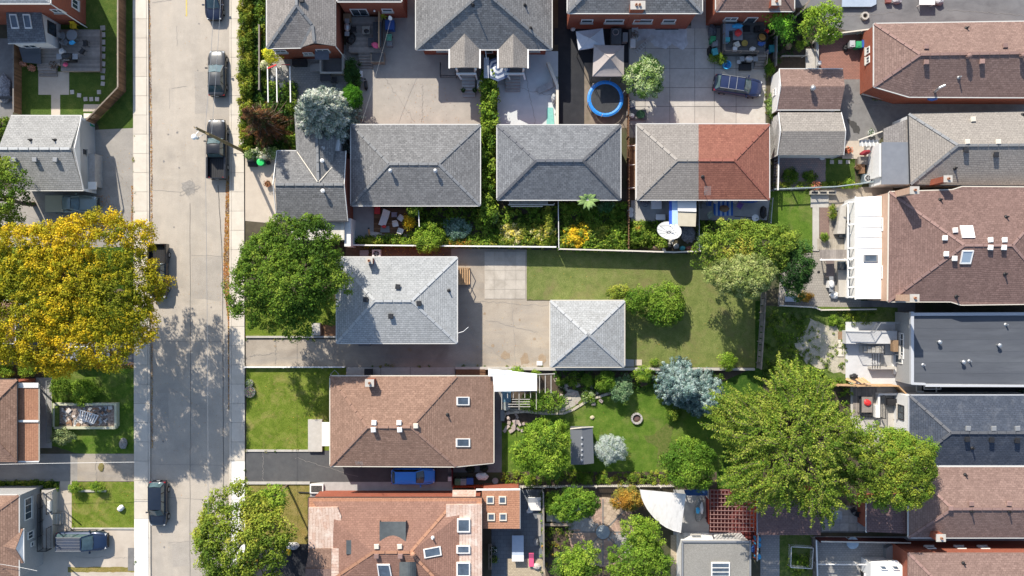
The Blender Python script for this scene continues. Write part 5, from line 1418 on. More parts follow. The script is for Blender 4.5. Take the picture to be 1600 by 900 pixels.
# ---------- H15 modern flat roofed grey house
h =House('flat_roofed_house','grey modern house with dark flat roof, raised rim and silver vents',R4(1422,487,1660,603),3.1)
gbox(h.root,'wall',1424,489,1660,601,0,2.9,STUCCO)
h.roof([[(1427,494,2.95),(1660,494,2.95),(1660,601,2.95),(1427,598,2.95)]],FLATGREY)
RIM =paint('pale_grey_rim',(.46,.475,.5),.5)
for nm,a,b,w_ in (('parapet',(1424.5,487,3.0),(1424.5,600,3.0),.3),('parapet',(1423,491,3.0),(1660,490,3.0),.3),('parapet',(1423,599,3.0),(1445,600,3.0),.22),('parapet',(1445,602.5,3.0),(1660,603,3.0),.2)):
    mesh_obj(nm,MB().bar(G(*a),G(*b),w_,.34 if a[0]>1424 else .33),RIM,h.root)
for v in (512,530,548,566,583):mesh_obj('membrane_lap',MB().bar(G(1429,v,2.956),G(1655,v,2.956),.09,.012),FLATGREY,h.root)
for u,v in ((1465,534),(1558,539),(1502,565)):h.vent(u,v,'cowl')
for u,v in ((1514,564),(1442,570),(1571,507)):h.vent(u,v,'pipe',STEEL)
h.wall =offset_poly(GP(R4(1424,489,1660,601),2.9),0)
h.window(1414,541,1.6,2.6,.7,bars=3)
h.window(1398,561,.9,.9,1.6,'door',bars=0)
pp =thing('pipework','exposed white pipes against the foot of the flat-roofed house','pipes',G(1450,610))
for q in ([(1432,602,.5),(1432,612,.4),(1443,612,.4)],[(1444,603,.5),(1444,608,.4),(1470,608,.4),(1470,603,.5)],[(1463,603,.4),(1463,613,.4)]):mesh_obj('pipe',MB().tube([G(*x) for x in q],.07,6),WHITE,pp)
# ---------- H16 charcoal hip
h =House('bungalow','charcoal shingled house with white end wall below the flat-roofed house',R4(1421,618,1660,727),3.0)
o =[(1421,618,3),(1660,618,3),(1660,727,3),(1421,727,3)];r1,r2 =(1486,676,4.8),(1660,676,4.8)
h.roof([[o[0],o[1],r2,r1],[o[1],o[2],r2],[o[2],o[3],r1,r2],[o[3],o[0],r1]],SH_NIGHT)
h.caps([[o[0],r1],[o[3],r1],[r1,r2]],CAP_DARK);h.gutter(o,RIM);h.walls(o,3,WSTUCCO,.1)
for u,v in ((1511,669),(1551,669),(1588,669),(1510,686),(1548,687),(1588,688)):h.vent(u,v,'box',GREYMET if v<676 else BLACKP)
h.vent(1519,700,'pipe');h.window(1409,645,1.7,1.5,1.3,frame=DARK)
# ---------- H17 brown hip with porch roof
h =House('bungalow','brown hipped house with brick chimney and flat purple-brown porch roof',R4(1420,730,1660,840),3.1)
o =[(1420,730,3.1),(1660,730,3.1),(1660,840,3.1),(1420,840,3.1)];r1,r2 =(1488,795,4.9),(1660,795,4.9)
h.roof([[o[0],o[1],r2,r1],[o[1],o[2],r2],[o[2],o[3],r1,r2],[o[3],o[0],r1]],SH_ROSE)
h.caps([[o[0],r1],[o[3],r1],[r1,r2]],CAP_UMBER);h.gutter(o);h.walls(o,3.1,REDBRICK,.3)
h.chimney(1459,834,.8,.6,1.3,down=.8,cap=CONC)
for u,v in ((1484,793),(1516,786),(1575,786)):h.vent(u,v,'box',CAP_UMBER)
for u,v in ((1518,799),(1577,799),(1508,742)):h.vent(u,v,'pipe')
h.roof([[(1354,778,2.5),(1419,770,2.65),(1419,834,2.65),(1354,831,2.5)]],FLATPUR,name='porch_roof')
mesh_obj('gutter',MB().bar(G(1353.5,778,2.42),G(1353.5,832,2.42),.1,.12),WHITE,h.root)
gbox(h.root,'porch_wall',1358,782,1419,828,0,2.35,REDBRICK,uv=True)
# ---------- H18 bottom-right
h =House('brick_house','red brick house with rose roof and white bay at the bottom right',R4(1419,864,1660,1000),3.6)
h.roof(hip([(1419,864),(1700,864),(1700,1030),(1419,1030)],(1500,945),(1640,945),3.6,5.4),SH_ROSE)
h.caps([[(1419,864,3.6),(1500,945,5.4)]],CAP_UMBER);h.walls(R4(1419,864,1700,1030),3.6,REDBRICK,.12)
for u,v in ((1458,858),(1505,859),(1542,860)):h.window(u,v,2.4,.9,.6)
h.vent(1505,880,'pipe')
mesh_obj('wall_pipe',MB().tube([G(1466,852,1.2),G(1475,859,1.6),G(1580,859,1.6)],.05,6),WHITE,h.root)
b =House('white_bay','white extension with small windows and pale roof edge beside the paved yard',R4(1364,880,1418,960),2.6,'extension')
gbox(b.root,'wall',1364,884,1419,980,0,2.3,SIDING)
b.roof([[(1361,878,2.4),(1402,876,2.4),(1419,892,2.4),(1419,985,2.4),(1361,985,2.4)]],WHITEROOF)
for x in ((1378,886),(1397,886)):b.skylight([(x[0]-6,x[1]-3),(x[0]+5,x[1]-3),(x[0]+9,x[1]+4),(x[0]-1,x[1]+4)])
# ---------- H19/H20 flat garages, south
h =House('garage','flat purple-brown garage roof half hidden by the feathery tree',R4(1183,768,1282,836),2.5,'garage')
h.roof([[(1184,768,2.6),(1282,768,2.6),(1282,836,2.4),(1184,836,2.4)]],FLATPUR);h.walls(R4(1184,768,1282,836),2.4,REDW,.1)
mesh_obj('gutter',MB().bar(G(1183,770,2.4),G(1183,836,2.4),.12,.12),GREYMET,h.root)
h =House('garage','square garage with gravelled grey roof, white wall and barred skylight',R4(1066,846,1172,960),2.7,'garage')
gbox(h.root,'wall',1067,847,1171,980,0,2.6,WSTUCCO)
h.roof([[(1067,847,2.68),(1171,847,2.68),(1171,980,2.68),(1067,980,2.68)]],surf('gravel_roof',(.34,.33,.30),(.25,.24,.215),5,stain=(.2,.19,.17),speck=.6))
for a,b_ in (((1065.5,846,2.72),(1172,846,2.72)),((1172,844,2.72),(1172,980,2.72)),((1066,848,2.72),(1066,980,2.72))):mesh_obj('parapet',MB().bar(G(*a),G(*b_),.16,.2),GREYMET,h.root)
h.skylight([(1111,878),(1140,878),(1140,915),(1111,915)],bars=4)
h.wall =offset_poly(GP(R4(1067,847,1171,980),2.6),0);h.window(1089,838,1.4,.9,.6,frame=GREYMET);h.window(1139,838,1.4,1.2,.6,frame=GREYMET)
# ---------- H22 the pale grey house in the middle
h =hip_house('bungalow','pale grey hipped bungalow in the middle with small red chimney beside maple',[(526,402),(714,402),(714,536),(526,536)],(585,470),(643,470),3.3,5.0,SH_PALE,CAP_PALE,REDBRICK,.4,pitch=.62)
for u,v in ((572,468),(622,448),(655,474),(611,494)):h.vent(u,v,'box',DARK)
h.vent(701,454,'pipe');h.chimney(580,408,.55,.5,1.1,down=.5)
mesh_obj('mast',MB().tube([G(714,521,3.2),G(724,518,3.4),G(732,511,3.6)],.03,6),WHITE,h.root)
h.window(716,475,1.5,.9,1.0);gbox(h.root,'step',560,536,578,541,0,.4,CONCD)
# ---------- H23 pale pyramid garage
h =hip_house('garage','square pale garage with worn pyramid roof on the lawn edge',[(860,470),(975.5,470),(975.5,573),(860,573)],(917.5,522.5),(920.5,522.5),2.3,3.9,SH_WORN,CAP_PALE,WSTUCCO,.25,gut=CREAM,cat='garage',pyramid=True)
# ---------- H24 brown house
h =House('bungalow','wide brown hipped house with two skylights and chimney beside the blue car',R4(516,588,771,728),3.1)
o =[(516,588,3.1),(713,588,3.1),(771,588,1.97),(771,723,1.97),(713,729,3.1),(516,728,3.1)];r1,r2 =(574,667,5.0),(642,667,5.0)
h.roof([[o[0],o[1],r2,r1],[o[1],o[2],o[3],o[4],r2],[o[4],o[5],r1,r2],[o[5],o[0],r1]],SH_BROWN)
h.caps([[o[0],r1],[o[5],r1],[o[1],r2],[o[4],r2],[r1,r2]],CAP_BROWN);h.gutter(o,CREAM);h.walls([(516,588),(771,588),(771,723),(516,728)],1.97,REDBRICK,.3)
h.skylight(R4(713,620,733,633),bars=0);h.skylight(R4(712,685,734,698),bars=0)
for u,v in ((585,660),(624,660),(584,671),(625,671),(650,665)):h.vent(u,v,'box',WHITE if u<640 else CREAM)
h.vent(699,648,'pipe');h.chimney(581,596,.75,.6,1.25,cap=CONC)
an =MB().bar(G(560,722,3.1),G(560,722,4.4),.04,.04)
for k in range(6):an.bar(G(555+k*2,721,4.3),G(557+k*2,726,4.3),.02,.02)
mesh_obj('aerial',an,GREYMET,h.root)
gbox(h.root,'porch_canopy',503,660,517,697,2.3,2.42,WHITE)
flat('porch_landing','pale front landing beside the white porch canopy of the brown house',[(481,656),(503,656),(503,706),(481,706)],0,.35,CONC,'landing')
# ---------- H25 clay roof complex, bottom
h =House('bungalow','clay coloured roof with faded strips, grey dormers and tilted skylights, bottom',R4(482,778,753,950),3.3)
o =[(482,778,3.3),(753,778,3.3),(753,950,3.3),(482,950,3.3)];r1,r2 =(583,863,5.1),(641,863,5.1)
h.roof([[o[0],o[1],r2,r1],[o[1],o[2],r2],[o[2],o[3],r1,r2],[o[3],o[0],r1]],SH_DULL)
h.caps([[r1,r2],[(703,792,3.7),r2],[r1,(520,905,4.1)],[r2,(700,925,4.2)]],CAP_CLAY);h.gutter(o,DARK,w=.08);h.walls(o,3.3,REDBRICK,.25)
def strip(nm,pts,mat,dz=.22):return h.roof([[q if len(q)>2 else (q[0],q[1],h.hit(*q)[0].z+dz) for q in pts]],mat,thick=.5,name=nm)
strip('flat_band',[(483,778,3.36),(753,778,3.36),(753,796,3.55),(483,796,3.55)],SH_CLAY)
strip('faded_strip',[(697,789,3.95),(753,788,3.75),(753,950,3.75),(697,950,3.95)],SH_FADED)
strip('faded_strip',[(482,793,3.8),(527,793,4.05),(533,806,4.05),(532,857,4.05),(482,857,3.8)],SH_FADED)
strip('faded_strip',[(518,857,4.15),(532,857,4.15),(530,950,4.15),(517,950,4.15)],SH_FADED)
strip('clay_wing',[(484,857,3.85),(517,857,4.05),(517,889,4.05),(477,889,3.7)],SH_BROWN)
strip('clay_wing',[(477,889,3.85),(517,889,4.05),(517,960,4.05),(477,960,3.7)],SH_ROSE)
DORM =surf('dark_sheet_metal',(.10,.115,.12),(.075,.085,.09),2)
def dormer(u0,u1,v0,v1,z0,z1,rounded):
    mb =MB();n =8;pts =[]
    for i in range(n+1):
        s =i /n;u =u0 +(u1-u0) *s;zz =z0 +(z1-z0) *(math.sin(math.pi*s) if rounded else 1-.5*math.sin(math.pi*s))
        pts.append((h.at((u,v0,zz)),h.at((u,v1,zz))))
    for a,b in zip(pts,pts[1:]):mb.poly([a[0],b[0],b[1],a[1]])
    mb.poly([p[1] for p in pts]+[G(u1,v1,z0-1),G(u0,v1,z0-1)]);mb.poly([p[0] for p in pts]+[G(u1,v0,z0-1),G(u0,v0,z0-1)])
    for q in (pts[0],pts[-1]):mb.poly([q[0],q[1],q[1]-Vector((0,0,.6)),q[0]-Vector((0,0,.6))])
    o_ =mesh_obj('dormer',mb,DORM,h.root);return o_
dormer(593,634,815,846,4.35,4.75,False);dormer(541,567,844,866,4.35,4.6,False);dormer(624,650,878,920,4.75,5.35,True)
h.skylight([(661,858),(688,853),(690,867),(663,872)]);h.skylight([(589,881),(609,881),(613,902),(592,902)])
for q in ((714,810,734,831),(713,852,734,864),(713,878,734,900)):h.skylight(R4(*q),h=.2)
for u,v in ((589,853),(625,853)):h.vent(u,v,'box',CREAM)
for u,v in ((589,868),(626,868)):h.vent(u,v,'box',CAP_UMBER)
h.vent(646,864,'turbine',CAP_CLAY);h.vent(676,840,'pipe',WHITE)
e =House('flat_extension','flat orange roofed extension with four small square skylights',R4(753,765,812,826),2.8,'extension')
e.roof([[(753,766,2.8),(812,766,2.8),(812,826,2.8),(753,826,2.8)]],SH_CLAY);e.walls(R4(753,766,812,826),2.8,REDBRICK,.1)
for u,v in ((766,781),(785,781),(767.5,807.5),(786,807.5)):e.skylight(R4(u-5.8,v-6,u+5.8,v+6),CREAM)
mesh_obj('gutter',MB().bar(G(744,765,2.75),G(813,764.5,2.75),.16,.14),WHITE,e.root);mesh_obj('gutter',MB().bar(G(812.7,765,2.75),G(812.7,826,2.75),.08,.12),GREYMET,e.root)
e.roof([[(707,766,2.5),(744,766,2.5),(743,777,2.7),(707,777,2.7)]],SH_FADED,name='porch_roof')
# ---------- H26 shed
h =House('garden_shed','small grey plastic garden shed standing between two round trees',R4(891,668,928,726),1.9,'shed')
SHED =paint('shed_grey',(.115,.125,.14),.5);SHEDL =paint('shed_light',(.40,.42,.45),.5)
h.roof([[(891,671,1.9),(909,669,2.25),(910,726,2.25),(892,726,1.9)]],SHED,.06);h.roof([[(909,669,2.25),(926,668,1.9),(928,724,1.9),(910,726,2.25)]],SHEDL if False else SHED,.06)
h.walls(R4(892,670,927,725),1.9,SHED,.12);mesh_obj('bargeboard',MB().bar(G(891,670,1.9),G(909,668,2.27),.1,.1).bar(G(909,668,2.27),G(927,667,1.9),.1,.1),CREAM,h.root)
for v in (684,694,703,711,719):mesh_obj('roof_light',MB().box(G(909,v,2.27),(.16,.2,.03)),SHEDL,h.root)
# ---------- H27 grey L-shaped house beside the green maple
h =House('bungalow','grey L-shaped house with white flat porch roof between maple and spruce',R4(430,236,538,344),3.0)
SHL =SH_SLATE
h.roof([[(433,236,3),(540,236,3),(536,288,4.5),(430,288,4.5)],[(430,288,4.5),(537,288,4.5),(544,345,3),(433,345,3)]],SHL)
h.roof([[(463,236,3.05),(460,180,3.05),(494,180,4.3),(497,284,4.45)],[(497,284,4.45),(494,180,4.3),(532,180,3.05),(519,260,3.6)]],SHL,name='wing_roof')
h.caps([[(430,288,4.5),(537,288,4.5)],[(494,182,4.32),(497,283,4.47)]],CAP_GREY)
mesh_obj('valley_flashing',MB().bar(h.at((464,237,3.2)),h.at((496,284,4.6)),.07,.03),CREAM,h.root);mesh_obj('valley_flashing',MB().bar(h.at((519,261,3.75)),h.at((498,284,4.6)),.07,.03),CREAM,h.root)
h.gutter([(433,236,3),(463,236,3)],closed=False);h.gutter([(544,345,3),(433,345,3)],DARK,closed=False)
h.walls([(433,236),(540,236),(542,344),(433,344)],3.0,REDBRICK,.3);gable_wall(h,(433,236,3),(433,345,3),(430,288,4.5),SIDING,.2)
gable_wall(h,(540,236,3),(543,345,3),(536.5,288,4.5),REDBRICK,.1);gbox(h.root,'wing_wall',463,182,530,240,0,2.9,SIDING)
h.vent(506,299,'cowl',WHITE);h.vent(505,252,'cowl',WHITE);h.vent(505,231,'pipe',STEEL)
gbox(h.root,'porch_roof',455,345,538,375,2.3,2.45,surf('stained_white_roof',(.62,.60,.55),(.5,.48,.42),1.2,stain=(.33,.28,.2),stain_scale=.6,stretch=(2,.5,1)))
gbox(h.root,'side_roof',536,248,547,340,2.2,2.3,surf('rust_brown_felt',(.17,.065,.045),(.13,.05,.04),3));gbox(h.root,'side_wall',538,341,548,385,0,2.2,WSTUCCO)
# ---------- B1-B3 row of hipped garages / cottages
h =hip_house('garage','grey hipped garage partly in the shadow of the blue spruce',[(548.5,195),(750,195),(750,321),(548.5,321)],(608,256),(685,256),2.6,4.1,SH_SLATE,CAP_GREY,REDBRICK,.35,cat='garage')
for u,v in ((611,268),(681,268)):h.vent(u,v,'cowl')
h =hip_house('garage','blue-grey hipped garage with sharp ridges, middle of the row',[(777,195.5),(969.5,195.5),(969.5,312),(777,312)],(838,251),(911,251),2.6,4.2,SH_BLUE,CAP_DARK,REDBRICK,.35,cat='garage',pitch=.95)
h =House('garage','double garage with half tan and half red shingles',R4(995,194,1202,312),2.6,'garage')
z0,z1 =2.6,4.0;a =[(995,194,z0),(1091.5,194,z0),(1202,194,z0),(1202,312,z0),(1091.5,312,z0),(995,312,z0)];r1,rm,r2 =(1058,250,z1),(1091.5,250,z1),(1148,250,z1)
h.roof([[a[0],a[1],rm,r1],[a[4],a[5],r1,rm],[a[5],a[0],r1]],SH_TAN,label='tan half of the roof')
h.roof([[a[1],a[2],r2,rm],[a[2],a[3],r2],[a[3],a[4],rm,r2]],SH_RED,label='red half of the roof')
h.caps([[a[0],r1],[a[5],r1],[r1,rm]],CAP_TAN);h.caps([[a[2],r2],[a[3],r2],[rm,r2]],CAP_RED);h.gutter([a[0],a[2],a[3],a[5]]);h.walls([a[0],a[2],a[3],a[5]],2.6,REDBRICK,.35)
an =MB().bar(h.hit(1100,300)[0],h.hit(1100,300)[0]+Vector((0,0,1.6)),.04,.04);c =h.hit(1100,300)[0] +Vector((0,0,1.5))
for k in range(7):an.bar(c+Vector((-.3+k*.1,-.5,0)),c+Vector((-.3+k*.1,.4,0)),.02,.02)
mesh_obj('aerial',an,GREYMET,h.root);h.vent(1098,276,'pipe')
# ================================================================== TREES AND PLANTS
YEL =[(.11,.125,.01),(.17,.165,.01),(.24,.215,.012),(.22,.185,.01),(.33,.25,.012),(.42,.30,.014),(.36,.265,.016),(.16,.155,.01)]
GRN =[(.035,.07,.009),(.06,.11,.012),(.10,.155,.018),(.15,.20,.028)]
DGR =[(.018,.045,.012),(.03,.07,.015),(.045,.095,.02)]
LIM =[(.09,.155,.015),(.13,.205,.02),(.18,.25,.03),(.06,.115,.015)]
YGR =[(.065,.105,.014),(.115,.155,.019),(.17,.205,.026),(.225,.235,.034)]
SIL =[(.12,.16,.13),(.21,.245,.205),(.31,.34,.29),(.42,.44,.385)]
BLU =[(.07,.12,.115),(.12,.18,.17),(.18,.245,.23),(.25,.315,.295)]
ICE =[(.30,.345,.315),(.37,.41,.375),(.22,.27,.245)]
FEA =[(.06,.11,.013),(.105,.16,.018),(.155,.20,.026),(.21,.24,.04),(.085,.13,.015)]
MED =[(.05,.105,.012),(.085,.15,.016),(.13,.20,.024)]
ORG =[(.25,.13,.02),(.30,.18,.03),(.20,.15,.03),(.13,.14,.03)]
PGR =[(.09,.15,.035),(.16,.23,.07),(.30,.36,.18),(.05,.10,.02)]
DED =[(.10,.045,.022),(.15,.07,.03),(.06,.035,.02),(.05,.06,.02)]
FLY =[(.58,.36,.02),(.62,.44,.03),(.45,.30,.02),(.14,.2,.03)]
tree('maple_tree','huge golden yellow maple spreading over the pavement at the left edge',121,463,154,131,7.0,3.8,YEL,leaf=.29,dens=1.25,lumps=12,low=-.25)
tree('maple_tree','round dark green maple between the street and pale grey bungalow',455,429,98,97,6.2,3.3,GRN,leaf=.30,dens=1.5,lumps=9)
tree('garden_tree','dark green tree cut off by the left edge above the yellow maple',6,312,46,62,4.2,2.6,GRN,leaf=.28,dens=1.3)
spruce('blue_spruce','silvery blue spruce between grey driveway and L-shaped house',505,180,61,9.5,SIL,leaf=.22,dens=1.4)
spruce('blue_spruce','western one of two touching blue spruces beyond the back fence',1067,602,44,6.5,BLU,leaf=.2)
spruce('blue_spruce','eastern one of two touching blue spruces beyond the back fence',1101,618,43,7.0,BLU,leaf=.2)
shrub('round_spruce','small round ice blue spruce on the lawn beside the shed',954,701,28,28,2.6,ICE,cat='spruce',leaf=.15,dens=1.7,lumps=2,aspect=.4)
# half-dead reddish conifer by the hedge
t =spruce('dead_conifer','half dead rusty brown conifer behind the street hedge',412,192,44,8.0,DED,cat='conifer',leaf=.19,open_=.45,per=24)
c0 =G(412,192,2.8);mb =MB()
for i in range(26):
    a =rnd.uniform(0,6.28);z =rnd.uniform(1.2,6.5);ln =(7.6-z) *.52
    mb.tube([(c0.x,c0.y,z),(c0.x+math.cos(a)*ln*.5,c0.y+math.sin(a)*ln*.5,z+.1),(c0.x+math.cos(a)*ln,c0.y+math.sin(a)*ln,z-.2)],.05,4,r1=.015)
mesh_obj('bare_branch',mb,surf('pale_bark',(.26,.19,.15),(.16,.1,.075),6),t)
tree('garden_tree','yellow-green bushy tree above the pale tree in the lawn corner',1172,392,84,52,4.4,2.6,[(.07,.115,.015),(.12,.17,.022),(.17,.215,.03),(.09,.14,.02),(.22,.215,.035)],leaf=.28,dens=1.3,lumps=9)
tree('garden_tree','pale grey-green tree in front of the yellow-green tree',1161,426,60,46,5.0,2.7,[(.13,.17,.045),(.18,.22,.065),(.24,.27,.10),(.09,.12,.03)],leaf=.21,dens=1.8)
tree('garden_tree','dark leafed tree tucked behind the yellow-green lawn corner tree',1238,420,30,48,4.2,2.4,DGR,leaf=.24,dens=1.4)
shrub('bush','big dark green bush growing beside the pyramid garage',1037,478,38,37,2.4,MED,leaf=.27,dens=1.8)
shrub('bush','green bush overlapping the corner of the pyramid garage roof',993,468,22,20,2.8,MED,leaf=.24,dens=1.8)
shrub('bush','small yellow-green bush left of the garage bushes',965,458,20,15,2.2,YGR,leaf=.22)
feather_tree('locust_tree','large feathery yellow-green locust tree over the back gardens',1232,692,116,128,7.5,3.4,FEA,nspray=1250,leaf=.19)
tree('garden_tree','round yellow-green tree overhanging the brown roof on the right',1384,722,92,70,6.0,3.0,YGR[:3]+MED[1:],leaf=.26,dens=1.5,lumps=9)
tree('garden_tree','bright lime green round tree left of the shed',848,698,47,48,3.6,2.2,LIM,leaf=.24,dens=1.7)
tree('garden_tree','dark green dense tree right of the worn lawn track',1076,720,46,44,3.6,2.3,MED,leaf=.26,dens=1.5)
tree('street_tree','broad yellow-green tree at the bottom beside the road',384,842,82,82,6.2,3.2,YGR,leaf=.32,dens=1.4,lumps=11)
tree('street_tree','small green top of a tree behind the bottom street tree',425,780,32,24,4.4,1.8,LIM,leaf=.28,dens=1.3)
tree('garden_tree','mid green tree beside the slate patio fence',897,784,38,30,3.2,1.8,MED,leaf=.24,dens=1.4)
tree('garden_tree','bright green tree at the bottom edge beside the tan pavers',897,882,41,36,3.6,2.0,LIM,leaf=.26,dens=1.5)
tree('garden_tree','lime green tree under the quarter-round canopy edge',1003,832,36,27,3.3,1.8,LIM,leaf=.24,dens=1.4)
tree('garden_tree','olive green tree at the bottom edge below the circular paving',1000,876,50,40,3.5,2.0,MED+LIM[:1],leaf=.26,dens=1.4)
shrub('bush','orange-leaved shrub beside the circular brick paving',980,778,29,23,2.2,ORG,leaf=.2,dens=1.5)
shrub('bush','olive shrub against the fence of the slate patio',866,786,18,20,1.8,MED,leaf=.2)
tree('flowering_shrub','pale flowering shrub on the concrete yard beside the ladder',1010,119,31,36,2.6,1.6,PGR,cat='shrub',leaf=.23,dens=1.8)
tree('garden_tree','bright green small tree in the shady garden by the lane',1284,34,36,33,3.8,2.0,LIM,leaf=.3,dens=.95)
tree('ailanthus_tree','fern leaved green sapling next to the crowded deck',1217,42,24,27,2.8,1.4,[(.10,.25,.02),(.15,.32,.03),(.07,.17,.02)],leaf=.36,dens=.8,aspect=.4)
shrub('bush','round lime bush alone in the shady garden',1251,71,8,8,1.1,LIM,leaf=.14)
shrub('arborvitae','tall smooth green clipped cedar beside the patio of the brick house',553,153,17,22,3.4,[(.03,.10,.008),(.05,.14,.01),(.04,.12,.01)],leaf=.13,dens=2.4,cat='cedar')
shrub('bush','shady dark green bush above the clipped cedar',550,118,13,24,1.6,DGR,leaf=.18)
rosette('palm_plant','big light green palm-like plant at the eave of the blue-grey garage',918,313,17,2.6,(.24,.36,.12),12)
for q in (('hosta patch shaded under the blue-grey garage eave',945,322,14,11,.8,[(.05,.12,.04),(.14,.22,.10)]),('round lime shrub between the two back garden fences',805,581,12,7,1.4,LIM),('small lime shrub by the fence next to the concrete pad corner',838,582,7,5,1.2,LIM),
          ('low green shrub in the rock bed near the pyramid garage',918,594,11,11,1.0,MED),('leafy dark shrub left of the round grey-green bush',946,598,17,18,1.8,MED),('yellow-green shrub behind the blue spruces',1004,586,15,12,1.4,LIM),
          ('grey-green round bush at the lawn edge',972,607,20,19,1.7,[(.10,.17,.08),(.15,.22,.11),(.07,.13,.06)]),('lime shrub at the foot of the stepped fence',1136,563,17,14,1.5,LIM),('tiny shrub on the dry lawn by the concrete strip',1022,566,7,6,.7,LIM),
          ('low green bush in the shade below the spruces',1050,647,13,11,.8,GRN),('small plant at the left of the rock bed',876,597,7,7,.5,GRN),('small plant in the middle of the rock bed',895,599,6,6,.5,MED),
          ('little flowering clump beside the stone path',918,618,12,11,.5,PGR+LIM),('round box bush nearest the pale driveway on the west lawn',118,762,11,9,.9,LIM),('second round box bush on the small west lawn',152,761,11,9,.9,LIM),
          ('wispy grey-green bush at the planter end near the clay roof',101,682,17,15,1.4,[(.10,.14,.06),(.16,.19,.08)]),('bright green bush behind the brown roof beside yellow maple',10,580,16,11,1.2,LIM),('green bush over the lane wall under the yellow maple',44,577,17,12,1.4,LIM),
          ('dark leafy shrub at the corner of the clay porch',96,606,17,20,1.5,GRN),('bright sprawling shrub on the west lawn',128,612,24,22,1.0,LIM),('yellow-leaved bush in front of the brick house wall',428,89,15,12,2.2,[(.55,.50,.03),(.42,.42,.04),(.3,.34,.04)]),
          ('white flowering bush under the yellow-leaved bush',415,104,8,9,1.6,[(.5,.48,.35),(.3,.33,.16)]),('lime plant among the pots on the north deck',1138,71,8,9,.9,LIM),('leafy plants beside the blue tub',1124,93,15,8,.8,GRN+LIM[:1]),
          ('shrub at the right edge of the concrete yard',1201,106,9,13,.8,MED),('pale plant beside the white garage gable',1205,168,7,22,.7,PGR[:2]+MED),('clump of weeds in the pink paved yard, left',1234,275,14,12,.5,GRN),
          ('clump of weeds in the pink paved yard, right',1264,276,12,8,.4,GRN),('bright lime shrub at the boundary tube fence',1325,287,9,8,.9,LIM),('yellow-green fern clump growing along the concrete wall',1300,333,6,13,.9,YGR),('small shrub at the lower end of the brick bed',1287,370,8,7,.7,GRN),
          ('rusty orange dried shrub on the paved patio',1260,464,14,8,.5,ORG),('weedy bush at the gravel edge',1302,500,8,9,.5,MED),('green shrub along the foot of the picket fence',826,752,7,11,1.4,LIM),('clipped oval bush, left of a pair by the picket fence',904,747,6,8,.9,GRN),
          ('clipped oval bush, right of a pair by the picket fence',917,749,7,9,.9,GRN),('spiky light plant at the picket fence',940,748,10,6,.6,LIM),('dark shrub row at the picket fence end',988,746,9,6,.8,GRN)):
    shrub('bush',q[0],q[1],q[2],q[3],q[4],q[5],q[6],leaf=.16 if q[3]<12 else .2,dens=1.5)
shrub('climbing_shrub','wide leafy climbing shrub covering the slatted frame by the white canopy',848,626,42,18,2.0,MED+PGR[:1],leaf=.22,dens=1.5)
shrub('climbing_shrub','green creeper hanging over the white ribbed canopy',809,580,12,6,2.3,LIM,leaf=.2)
# hedges and vines
h1 =thing('hedge','long clipped yellow-green hedge along the east pavement','hedge',G(384,110))
leaf_block('foliage',[(375,-50),(393,-50),(393,130),(391,236),(377,236),(374,130)],.2,1.7,[(.06,.10,.012),(.11,.145,.016),(.17,.185,.022),(.21,.205,.03)],17000,.17,h1)
leaf_block('foliage',[(393,-50),(416,-50),(416,130),(393,130)],.1,1.0,DGR+GRN,9000,.2,None,'stuff').name ='ground_cover'
leaf_block('ground_cover',[(393,130),(462,130),(462,232),(393,232)],.05,.8,DGR+GRN,9000,.2,None,'stuff')
tag(leaf_block('flowering_hedge',[(384,234),(434,232),(434,246),(386,248)],.3,1.5,PGR+[(.55,.53,.4)],3800,.14),'cream flowering low hedge behind the green barrel','hedge')
vine =thing('vine','leafy vine filling the narrow gap between two grey garages','vine',G(762,260))
leaf_block('foliage',[(753,112),(775,112),(776,190),(772,345),(752,345),(750,280),(754,190)],.3,2.4,GRN+LIM+YGR[:1],7800,.26,vine)
leaf_block('ground_cover',[(650,324),(750,324),(868,322),(868,384),(556,384),(556,372),(640,366)],.04,.8,GRN+MED+LIM[:2],10500,.2,None,'stuff')
leaf_block('ground_cover',[(560,374),(868,374),(868,386),(560,384)],.2,.8,YGR+LIM,3800,.16,None,'stuff')
leaf_block('flower_bed',[(697,376),(755,376),(755,385),(697,385)],.35,.75,ORG+YGR,1700,.14,None,'stuff')
leaf_block('flower_bed',[(783,354),(818,350),(866,352),(866,382),(783,382)],.3,1.0,YGR+[(.45,.42,.2),(.50,.42,.08)],4200,.17,None,'stuff')
leaf_block('ground_cover',[(874,318),(978,318),(978,392),(874,390)],.04,.7,GRN+MED+LIM[:2],8600,.2,None,'stuff')
leaf_block('flower_bed',[(880,354),(920,350),(924,376),(900,386),(880,380)],.3,1.1,FLY+YGR[2:],2600,.18,None,'stuff')
leaf_block('flower_bed',[(920,356),(978,350),(978,390),(910,390)],.3,.95,LIM+YGR,3800,.2,None,'stuff')
leaf_block('ground_cover',[(984,347),(1046,347),(1040,384),(984,388)],.04,.7,GRN+LIM[:1],3300,.2,None,'stuff')
leaf_block('ground_cover',[(1090,346),(1202,346),(1202,362),(1090,392)],.04,.5,GRN,3600,.16,None,'stuff')
